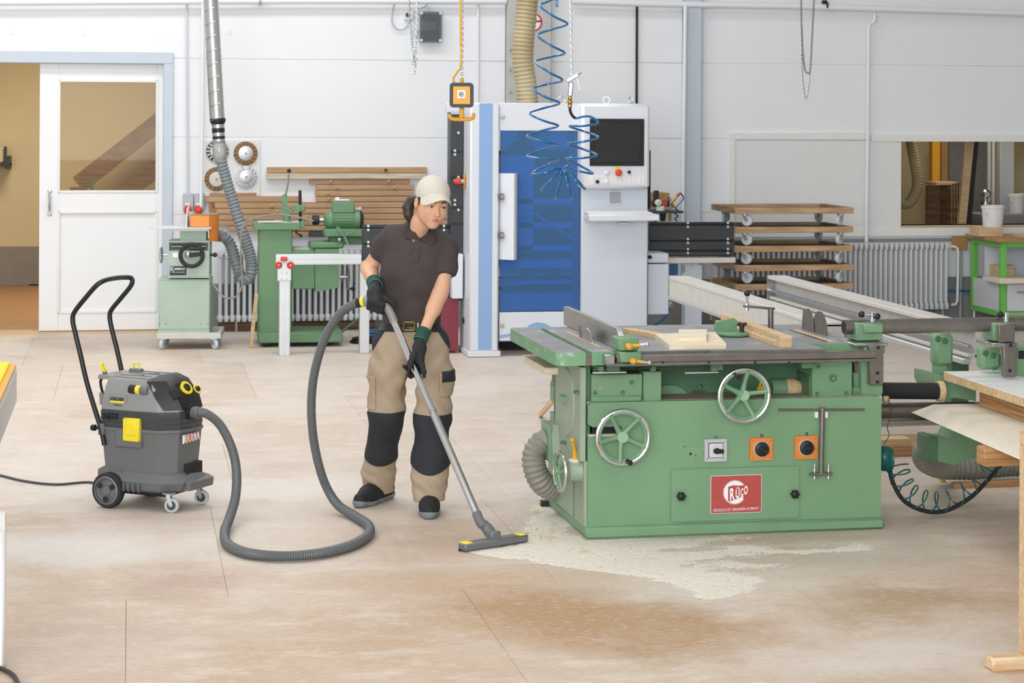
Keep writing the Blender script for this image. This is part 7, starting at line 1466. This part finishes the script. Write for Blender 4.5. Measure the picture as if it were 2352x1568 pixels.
# --- shoes
def shoe(heel, toe, nm):
    heel, toe = np.array(heel, float), np.array(toe, float); d = toe - heel; d[2] = 0; L = np.linalg.norm(d); d /= L; sd_ = np.array((d[1], -d[0], 0)); G = Field(np.minimum(heel, toe) - (.09, .09, .0) - np.array((0, 0, .04)), np.maximum(heel, toe) + (.09, .09, .18), .0034)
    P = lambda t, s_, z: heel + d * L * t + sd_ * s_ + np.array((0, 0, z))
    G.chain([P(.1, 0, .055), P(.4, 0, .052), P(.68, 0, .045), P(.92, 0, .036)], [.04, .041, .046, .036], .03); G.cone(P(.12, 0, .06), P(.2, 0, .13), .042, .043, .03); G.cone(P(.28, 0, .10), P(.62, 0, .06), .034, .036, .03)
    G.plane(P(.5, 0, .012), (0, 0, -1)); G.plane(P(.2, 0, .135), (0, 0, 1)); sh = smooth(G.mb().build('shoe', 'shoe', ps, 'black work shoe', ang=80), 2)
    K = Field(G.lo, G.lo + G.h * G.n, .0034); K.chain([P(.06, 0, .03), P(.4, 0, .03), P(.7, 0, .03), P(.94, 0, .03)], [.043, .041, .048, .038], .03); K.plane(P(.5, 0, .002), (0, 0, -1)); X, Y, Z = K.grid((slice(None),) * 3)
    t_ = ((X - heel[0]) * d[0] + (Y - heel[1]) * d[1]) / L; K.F = np.maximum(K.F, (Z - heel[2] - .024 - .010 * np.clip((t_ - .8) / .2, 0, 1.2) - .012 * np.clip((.2 - t_) / .2, 0, 1)).astype(np.float32)); smooth(K.mb().build('sole', 'sole', sh, 'grey sole', ang=80), 1)
    for k in range(4): a, b = P(.42 + k * .075, -.028, .092 - k * .009), P(.42 + k * .075, .028, .092 - k * .009); m = (a + b) / 2 + np.array((0, 0, .014)); MB().tube(bez([Vector(a), Vector(m), Vector(b)], 5), .003, 6).build('lace', 'band_dark', sh)
    MB().sphere(tuple(P(.6, .028, .085)), .007, 8, 6, (1, 1, .6)).build('lace_tag', 'yellow_warm', sh)
hR, tR = toP(W.z(893, 1143)), toP(W.z(822, 1166)); hL, tL = toP(W.z(990, 1154)), toP(W.z(985, 1192))
shoe(hR, tR, 0); dL_ = tL - hL; shoe(tL - dL_ / np.linalg.norm(dL_) * .275, tL, 1)
# --- gloves
def cuffs(el, wr, r0, r1, nm):
    d = wr - el; d /= np.linalg.norm(d); a, b = wr - d * .045, wr + d * .018
    MB().lathe([(r0 - .004, 0), (r0, .001), (r0 - .001, .02), (r1 + .001, .045), (r1, .062), (r1 - .006, .063)], tuple(a), tuple(d), 22).build('glove_cuff', 'cuff', ps, 'dark green knitted cuff'); MB().torus(tuple(a + d * .061), tuple(d), r1 - .001, .003, 22, 6).build('cuff_edge', 'cuff_edge', ps); return b, d
bR, dRr = cuffs(elR, wrR, .038, .037, 'r'); bL, dLl = cuffs(elL, wrL, .036, .035, 'l')
g0, g1, g2, g3 = [toP(q) for q in (h1, h2, h3, h0)]
# right hand: fist round the grip, thumb along its top
GR = Field(toP(h1) - .17, toP(h1) + .19, .003)
gx = (g1 - g0); gx /= np.linalg.norm(gx); toC = np.array((0, -1., 0)); upv = np.cross(gx, toC); upv = upv if upv[2] > 0 else -upv; upv /= np.linalg.norm(upv); fr_ = np.cross(upv, gx); fr_ = fr_ if fr_[1] < 0 else -fr_
cen = g0 * .45 + g1 * .55
pk = cen + fr_ * .040 + upv * .012
GR.chain([wrR + dRr * .0, wrR * .45 + pk * .55 + fr_ * .012, pk], [.034, .034, .026], .025)
for k in range(4):
    o = gx * (-.034 + .0225 * k); r = (.0105, .0115, .0115, .0105)[k]
    GR.cone(wrR * .5 + pk * .5 + o * .6 + fr_ * .012, cen + o + fr_ * .040 + upv * .004, .016, .0135, .018)
    GR.chain([cen + o + fr_ * .040 + upv * .004, cen + o + fr_ * .026 - upv * .032, cen + o - fr_ * .012 - upv * .036, cen + o - fr_ * .034 - upv * .012], [.0135, r + .001, r, r - .001], .004)
GR.chain([wrR * .45 + pk * .55 - fr_ * .012, cen + gx * .034 + upv * .034 + fr_ * .008, cen + gx * .066 + upv * .028 + fr_ * .004, cen + gx * .088 + upv * .014 + fr_ * .002], [.018, .0135, .012, .0095], .012)
smooth(GR.mb().build('glove', 'glove', ps, 'black work glove', ang=80), 1)
# left hand: thumb in front of the tube, fingers closing behind it
wp = toP(wt); we = toP(nz); wx = (we - wp) / np.linalg.norm(we - wp)
GL = Field(wrL - .2, wrL + .2, .003)
def onw(py): z = J(950, py, -.3)[2]; return wp + wx * ((z - wp[2]) / wx[2])
c0 = onw(826); sdw = np.cross(wx, np.array((0, -1., 0))); sdw /= np.linalg.norm(sdw); sdw = sdw if sdw[0] > 0 else -sdw; frw = np.cross(sdw, wx); frw = frw if frw[1] < 0 else -frw
palm = c0 + sdw * .040 + frw * .0 + wx * -.005
GL.chain([wrL + dLl * .01, wrL * .4 + palm * .6, palm + wx * .015], [.030, .031, .027], .02)
GL.chain([wrL * .6 + palm * .4 + frw * .012, c0 + frw * .033 + sdw * .022 - wx * .0, c0 + frw * .034 - sdw * .004 + wx * .028, c0 + frw * .030 - sdw * .016 + wx * .048], [.018, .015, .013, .0105], .014)
for k in range(3):
    o = wx * (-.004 + .025 * k); r = .0115 - .0008 * k
    GL.chain([palm + o * .8 + sdw * .0, c0 + o + wx * .012 + sdw * .034 - frw * .024, c0 + o + wx * .016 - sdw * .004 - frw * .034, c0 + o + wx * .018 - sdw * .034 - frw * (.022 if k != 1 else .028), c0 + o + wx * .016 - sdw * (.040 if k != 1 else .03) + frw * (.004 if k != 1 else -.015)], [.016, r + .002, r + .001, r, r - .001], .005)
GL.chain([palm + wx * .02, palm + wx * .055 + sdw * .0, palm + wx * .088 - sdw * .004 + frw * .0, palm + wx * .112 - sdw * .012], [.017, .0125, .0115, .0095], .012)
smooth(GL.mb().build('glove', 'glove', ps, 'black work glove', ang=80), 1)
# ------------------------------------------------------------------ things hanging from above
def chain_links(path, parent, L=.032, r=.0032, m='zinc', nm='link'):
    """real links, every other one turned, sharing two meshes"""
    P = [Vector(p) for p in path]; acc = [0]
    for a, b in zip(P, P[1:]): acc.append(acc[-1] + (b - a).length)
    n = int(acc[-1] / (L * .74)); base = []
    for alt in (0, 1):
        ring = [Vector(((L / 2 - L * .25) * (1 if math.cos(t) > 0 else -1) * (1 if abs(math.cos(t)) > .2 else 0) + math.cos(t) * L * .25, 0, math.sin(t) * L * .30)) for t in [2 * PI * i / 10 for i in range(10)]]
        ring = [(q.x, q.z, 0) if alt else (q.x, 0, q.z) for q in ring]; mb = MB(); mb.tube(ring, r, 5, closed=True); base.append(mb.mesh(nm, m, 60))
    off = Vector(OFF.get(parent.name, (0, 0, 0))); j = 0
    for i in range(n):
        s_ = (i + .5) * L * .74
        while j < len(acc) - 2 and acc[j + 1] < s_: j += 1
        p = P[j].lerp(P[j + 1], (s_ - acc[j]) / max(1e-6, acc[j + 1] - acc[j])); d = (P[j + 1] - P[j]).normalized()
        o = bpy.data.objects.new(nm, base[i % 2]); C.objects.link(o); o.parent = parent; o.location = p - off; o.rotation_euler = d.to_track_quat('X', 'Z').to_euler()
HD = 12.0
def hp_(px, py, d=0): return W.d(px, py, HD + d)
yb = thing('hanging_socket', 'yellow and black hanging power socket box with hook', 'socket', hp_(1060, 275))
a, b = hp_(1033, 247), hp_(1088, 190); cx = (a + b) / 2; old = Matrix((RGT, FWD, UP)).transposed().to_4x4(); old.translation = cx
def yb_part(fn, name, m, label=None, parent=None): mb = MB(); mb.xf = old; fn(mb); return mb.build(name, m, parent or yb, label)
hw, hh = .068, .071
yb_part(lambda q: q.prism(rrect(-hw, hw, -hh, hh, .02), 'y', -.05, .05), 'case', 'black')
yb_part(lambda q: q.prism(rrect(-hw * .70, hw * .72, -hh * .72, hh * .70, .004), 'y', -.056, -.045), 'face', 'yellow_warm', 'warm yellow face plate')
so_ = yb_part(lambda q: q.box(-.024, .024, -.060, -.05, -.02, .028, .002), 'socket_plate', 'white_plastic'); yb_part(lambda q: q.lathe([(.02, 0), (.02, .004), (.016, .004), (.016, 0), (.001, 0)], (0, -.060, .004), (0, -1, 0), 20), 'socket_ring', 'white', parent=so_)
for x in (-.007, .007): yb_part(lambda q: q.lathe([(.0026, 0), (.0026, .002)], (x, -.0605, .004), (0, -1, 0), 8), 'socket_hole', 'black', parent=so_)
yb_part(lambda q: q.cyl((0, 0, hh), (0, 0, hh + .025), .012, n=10), 'top_eye', 'yellow_warm')
yb_part(lambda q: q.box(-.014, .014, -.012, .012, -hh - .06, -hh, .005).tube(bez([(-.065, 0, -hh - .04), (-.066, 0, -hh - .055), (-.05, 0, -hh - .066), (0, 0, -hh - .068), (.05, 0, -hh - .066), (.066, 0, -hh - .055), (.068, 0, -hh - .032)], 6), .011, 10), 'hook', 'yellow_warm', 'yellow double hook')
MB().tube(bez([hp_(1043, 192), hp_(1042, 178), hp_(1052, 162), hp_(1058, 148), hp_(1060, 60), hp_(1058, -10), W.d(1058, -10, HD) + Vector((0, 0, 3.2))], 8), .0065, 8).build('cable', 'cable_yellow', yb, 'yellow cable')
chain_links([hp_(1061, 186), hp_(1062, -12)], yb, .022, .0019); MB().cyl(hp_(1062, -10), hp_(1062, -10) + Vector((0, 0, 3.25)), .004, n=6).build('chain_upper', 'zinc', yb)
# blue spiral air hose with blow gun
BD = 10.9
def bp(px, py, d=0): return W.d(px, py, BD + d)
ext = [(1278, -6), (1241, 14), (1303, 55), (1235, 81), (1297, 122), (1230, 142), (1292, 184), (1224, 204), (1285, 237), (1217, 260), (1282, 289), (1211, 312), (1278, 332), (1211, 358), (1282, 366), (1222, 399), (1287, 387), (1243, 436), (1290, 393), (1276, 457), (1295, 393), (1314, 456), (1301, 390), (1344, 434), (1299, 382), (1362, 398), (1301, 364), (1371, 356), (1305, 330), (1374, 315), (1308, 290), (1374, 282), (1352, 267), (1322, 272)]
path = []
for i, (px, py) in enumerate(ext):
    path.append(bp(px, py))
    if i < len(ext) - 3:
        qx, qy = ext[i + 1]; fwd = (qx > px) if i < 16 or i > 24 else (i % 2 == 0); path.append(bp((px + qx) / 2, (py + qy) / 2 + (3 if fwd else -1), -.075 if fwd else .075))
path = [bp(1278, -30) + Vector((0, 0, 3.2)), bp(1278, -30) + Vector((0, 0, 1)), bp(1279, -22)] + path
bh = thing('spiral_air_hose', 'blue spiral compressed air hose hanging above the saw', 'hose', bp(1300, 458))
MB().tube(bez(path, 9), .0062, 8).build('spiral', 'blue_hose', bh)
bg = thing('blow_gun', 'silver compressed air blow gun hanging from a chain', 'blow gun', bp(1312, 248))
MB().tube(bez([bp(1322, 272), bp(1315, 266), bp(1310, 256), bp(1309, 246)], 6), .0075, 8).build('hose_tail', 'black_matte', bg)
MB().lathe([(.008, 0), (.012, .004), (.012, .014), (.009, .016), (.013, .022), (.013, .034), (.008, .038), (.011, .044), (.011, .055)], bp(1309, 247), (0, 0, 1), 14).build('coupling', 'brass', bg, 'brass coupling')
MB().beam(bp(1309, 222), bp(1312, 188), .018, .026, up=tuple(RGT), b=.006).build('grip', 'zinc', bg); MB().beam(bp(1301, 187), bp(1329, 171), .02, .018, up=tuple(-FWD), b=.004).build('barrel', 'zinc', bg); MB().cyl(bp(1329, 171), bp(1335, 166), .005, n=8).build('nozzle_tip', 'steel', bg)
MB().tube(bez([bp(1325, 176), bp(1328, 190), bp(1331, 205)], 5), .004, 6).build('trigger', 'steel', bg)
chain_links([bp(1315, 172), bp(1312, -14)], bg, .024, .0022); MB().cyl(bp(1312, -12), bp(1312, -12) + Vector((0, 0, 3.2)), .004, n=6).build('chain_upper', 'zinc', bg)
# chains by the wall
lc = thing('hanging_chain', 'thin steel chain with a knotted tail near the junction box', 'chain', W.y(952, 172, 18.4)); f_ = lambda x, y: W.y(x, y, 18.4)
chain_links([f_(939, -8), f_(943, 60), f_(948, 116)], lc, .034, .0036); chain_links([f_(960, -8), f_(957, 70), f_(953, 118)], lc, .034, .0036); chain_links([f_(952, 150), f_(951, 173)], lc, .034, .0036)
chain_links(bez([f_(950, 116), f_(955, 124), f_(947, 130), f_(956, 137), f_(949, 143), f_(954, 150), f_(948, 126), f_(955, 146)], 5), lc, .034, .0036)
for x in (939, 960): MB().cyl(f_(x, -6), f_(x, -6) + Vector((0, 0, 3.05)), .004, n=6).build('chain_upper', 'zinc', lc)
rc = thing('hoist_chain', 'fine chain hanging in two loops on the right', 'chain', W.y(1852, 226, 17.8)); f_ = lambda x, y: W.y(x, y, 17.8)
chain_links(bez([f_(1840, -8), f_(1841, 60), f_(1844, 120), f_(1849, 160), f_(1856, 168), f_(1861, 160), f_(1865, 90), f_(1870, -8)], 8), rc, .026, .0026, 'dark_steel'); chain_links(bez([f_(1841, 68), f_(1842, 150), f_(1846, 205), f_(1852, 226), f_(1857, 205), f_(1861, 164)], 8), rc, .026, .0026, 'zinc')
for x in (1840, 1870): MB().cyl(f_(x, -6), f_(x, -6) + Vector((0, 0, 3.1)), .003, n=6).build('chain_upper', 'dark_steel', rc)
# junction box, small socket, sign, beige hose
jb = thing('junction_box', 'grey wall junction box with clear cover and fuses', 'junction box', W.y(988, 98, WY)); a, b = W.y(963, 97, WY - .06), W.y(1014, 27, WY - .06)
MB().box(a.x, b.x, WY - .05, WY, a.z, b.z, .006).build('case', 'fin_grey', jb); MB().box(a.x + .015, b.x - .015, WY - .056, WY - .045, a.z + .015, b.z - .015).build('interior', 'band_dark', jb)
for x0, y0, x1, y1 in ((969, 47, 985, 71), (986, 49, 1000, 68)): p, q = W.y(x0, y1, WY - .07), W.y(x1, y0, WY - .07); MB().box(p.x, q.x, WY - .075, WY - .05, p.z, q.z, .003).build('fuse', 'white_plastic', jb)
for k in range(4): MB().tube(bez([(a.x + .05 + k * .03, WY - .06, a.z + .05), (a.x + .09 - k * .01, WY - .07, a.z + .09 + k * .01), (a.x + .04 + k * .035, WY - .06, a.z + .13 + .02 * k)], 5), .003, 6).build('wire', 'black', jb)
MB().box(a.x, b.x, WY - .10, WY - .095, a.z, b.z).build('cover', 'smoke_cover', jb)
for fx in (.07, .93):
    for fz in (.06, .94): p = Vector((a.x + (b.x - a.x) * fx, WY - .10, a.z + (b.z - a.z) * fz)); MB().lathe([(.014, -.05), (.014, .006), (.01, .008)], p, (0, -1, 0), 14).build('cover_screw', 'fin', jb)
p = W.y(983, 24, WY - .03); MB().lathe([(.01, 0), (.014, .02), (.014, .035)], p, (0, 0, 1), 12).build('cable_gland', 'white_plastic', jb); MB().tube(bez([W.y(963, 60, WY - .02), W.y(952, 88, WY - .02), W.y(951, 60, WY - .02), W.y(956, 26, WY - .02), W.y(977, 14, WY - .02), W.y(981, 4, WY - .03)], 6), .007, 6).build('cable', 'fin', jb)
ws_ = thing('small_socket', 'small white wall socket with a looping grey cable', 'socket', W.y(937, 46, WY)); a, b = W.y(928, 46, WY), W.y(948, 25, WY); MB().box(a.x, b.x, WY - .04, WY, a.z, b.z, .005).build('plate', 'white_plastic', ws_); p = W.y(936, 34, WY - .04); MB().lathe([(.02, 0), (.02, .02), (.012, .03)], p, (0, -1, 0), 14).build('plug', 'band_dark', ws_)
MB().tube(bez([W.y(x, y, WY - .04) for x, y in ((938, 48), (935, 60), (922, 69), (908, 64), (900, 48), (902, 25), (906, 8))], 6), .007, 6).build('cable', 'fin_grey', ws_)
sg = thing('round_sign', 'round white prohibition sign with red ring behind the beige hose', 'sign', W.y(1224, 76, WY - .13)); c = W.y(1224, 51, WY - .132); R = 24 / 252.
MB().lathe([(R, 0), (R, .003)], c, (0, -1, 0), 40).build('disc', 'white', sg); MB().lathe([(R * .95, .003), (R * .95, .0045), (R * .76, .0045), (R * .76, .003)], c, (0, -1, 0), 40, caps=False).build('ring', 'red_plate', sg); MB().box(c.x - R * .8, c.x + R * .8, c.y - .0045, c.y, c.z - R * .0, c.z + R * .2).build('bar', 'red_plate', sg)
hz = bez([W.y(x, y, 17.35) for x, y in ((1214, -30), (1210, 20), (1203, 90), (1201, 140), (1208, 190), (1212, 240))], 10)
hz = [hz[0] + Vector((0, 0, 2.9))] + hz + [hz[-1] - Vector((0, 0, .3))]
ribbed(hz, .094, .034, .009, 24).top('dust_hose', 'flex_beige', 'thick beige ribbed dust hose entering the top of the machining centre', 'hose')
# ------------------------------------------------------------------ sawdust on the floor
rng = np.random.RandomState(4)
def vnoise(x, y, f):
    g = vnoise.g; x, y = x * f, y * f; xi, yi = np.floor(x).astype(int), np.floor(y).astype(int); u, v = x - xi, y - yi; u, v = u * u * (3 - 2 * u), v * v * (3 - 2 * v)
    h = lambda a, b: g[a % 256, b % 256]; return (h(xi, yi) * (1 - u) + h(xi + 1, yi) * u) * (1 - v) + (h(xi, yi + 1) * (1 - u) + h(xi + 1, yi + 1) * u) * v
vnoise.g = rng.rand(256, 256)
def fbm(x, y, f): return (vnoise(x, y, f) + .5 * vnoise(x + 9, y, f * 2.1) + .25 * vnoise(x, y + 7, f * 4.3) + .12 * vnoise(x + 3, y, f * 9)) / 1.87
poly = [W.z(*p) for p in ((1068, 1268), (1180, 1288), (1330, 1308), (1480, 1326), (1545, 1352), (1600, 1388), (1700, 1372), (1800, 1330), (1900, 1300), (2010, 1290), (2060, 1240), (2000, 1210), (1345, 1240), (1290, 1165), (1285, 1100), (1240, 1130), (1215, 1170), (1180, 1200), (1195, 1232))]
poly = [(p.x, p.y) for p in poly]; x0, x1 = min(p[0] for p in poly) - .05, max(p[0] for p in poly) + .05; y0, y1 = min(p[1] for p in poly) - .05, max(p[1] for p in poly) + .05
h = .0085; gx_, gy_ = np.meshgrid(np.arange(x0, x1, h), np.arange(y0, y1, h), indexing='ij'); sdp = np.full(gx_.shape, 9.); ins = np.zeros(gx_.shape, bool)
for (ax, ay), (bx, by) in zip(poly, poly[1:] + poly[:1]):
    dx, dy = bx - ax, by - ay; t = np.clip(((gx_ - ax) * dx + (gy_ - ay) * dy) / (dx * dx + dy * dy), 0, 1); sdp = np.minimum(sdp, np.hypot(gx_ - ax - dx * t, gy_ - ay - dy * t))
    if ay != by: ins ^= ((ay > gy_) != (by > gy_)) & (gx_ < dx * (gy_ - ay) / (dy if dy else 1) + ax)
sdp = np.where(ins, sdp, -sdp); dens = np.clip(sdp / .10, -1, 1) * .5 + .5 + (.34 - .62 * np.clip((gx_ - 2.05) / 1.0, 0, 1))
fld = dens - .25 - 1.25 * fbm(gx_ * .8, gy_ * 1.9, 4.5) + .12; sharp = sdp > .0
keep = (fld > 0) & sharp; zz = .0008 + np.clip(fld, 0, .6) * .003 + rng.rand(*gx_.shape) * .0006
nI, nJ = gx_.shape; vid = -np.ones((nI, nJ), int); cells = keep[:-1, :-1] & keep[1:, :-1] & keep[1:, 1:] & keep[:-1, 1:]; used = np.zeros((nI, nJ), bool); cells &= rng.rand(nI - 1, nJ - 1) < np.clip(fld[:-1, :-1] * 4.5, 0, 1) * .97 + .01
for a, b in ((0, 0), (1, 0), (1, 1), (0, 1)): used[a:nI - 1 + a, b:nJ - 1 + b] |= cells
nb = np.zeros((nI, nJ), int)
for a, b in ((0, 0), (1, 0), (1, 1), (0, 1)): nb[a:nI - 1 + a, b:nJ - 1 + b] += cells
zz = np.where(nb < 4, .0004, zz); vid[used] = np.arange(used.sum()); jx = (rng.rand(nI, nJ) - .5) * h * .7; jy = (rng.rand(nI, nJ) - .5) * h * .7
mb = MB(); mb.v = [tuple(v) for v in np.stack([(gx_ + jx)[used], (gy_ + jy)[used], zz[used]], 1).tolist()]
I, Jn = np.nonzero(cells); mb.f = np.stack([vid[I, Jn], vid[I + 1, Jn], vid[I + 1, Jn + 1], vid[I, Jn + 1]], 1).tolist(); mb.f = [tuple(f) for f in mb.f]; mb.mi = [0] * len(mb.f)
mb.top('sawdust', 'sawdust', 'pale sawdust spread on the floor in front of the saw', 'sawdust', kind='stuff', ang=60)
mb = MB(); rs = random.Random(11)
for cxp, cyp, nn, sp in ((1235, 1178, 26, .05), (1268, 1218, 40, .05), (1265, 1237, 30, .04), (1345, 1268, 16, .03), (1180, 1200, 16, .1), (1440, 1290, 30, .25), (1700, 1330, 30, .4)):
    c = W.z(cxp, cyp)
    for _ in range(nn):
        x, y, a = c.x + rs.gauss(0, sp), c.y + rs.gauss(0, sp), rs.random() * PI; L_ = rs.uniform(.004, .012); mb.beam((x, y, .006), (x + math.cos(a) * L_, y + math.sin(a) * L_, .006 + rs.uniform(0, .004)), .004, .0015)
mb.top('wood_shavings', 'shaving', 'loose brown wood shavings scattered around the nozzle and saw', 'shavings', kind='stuff')
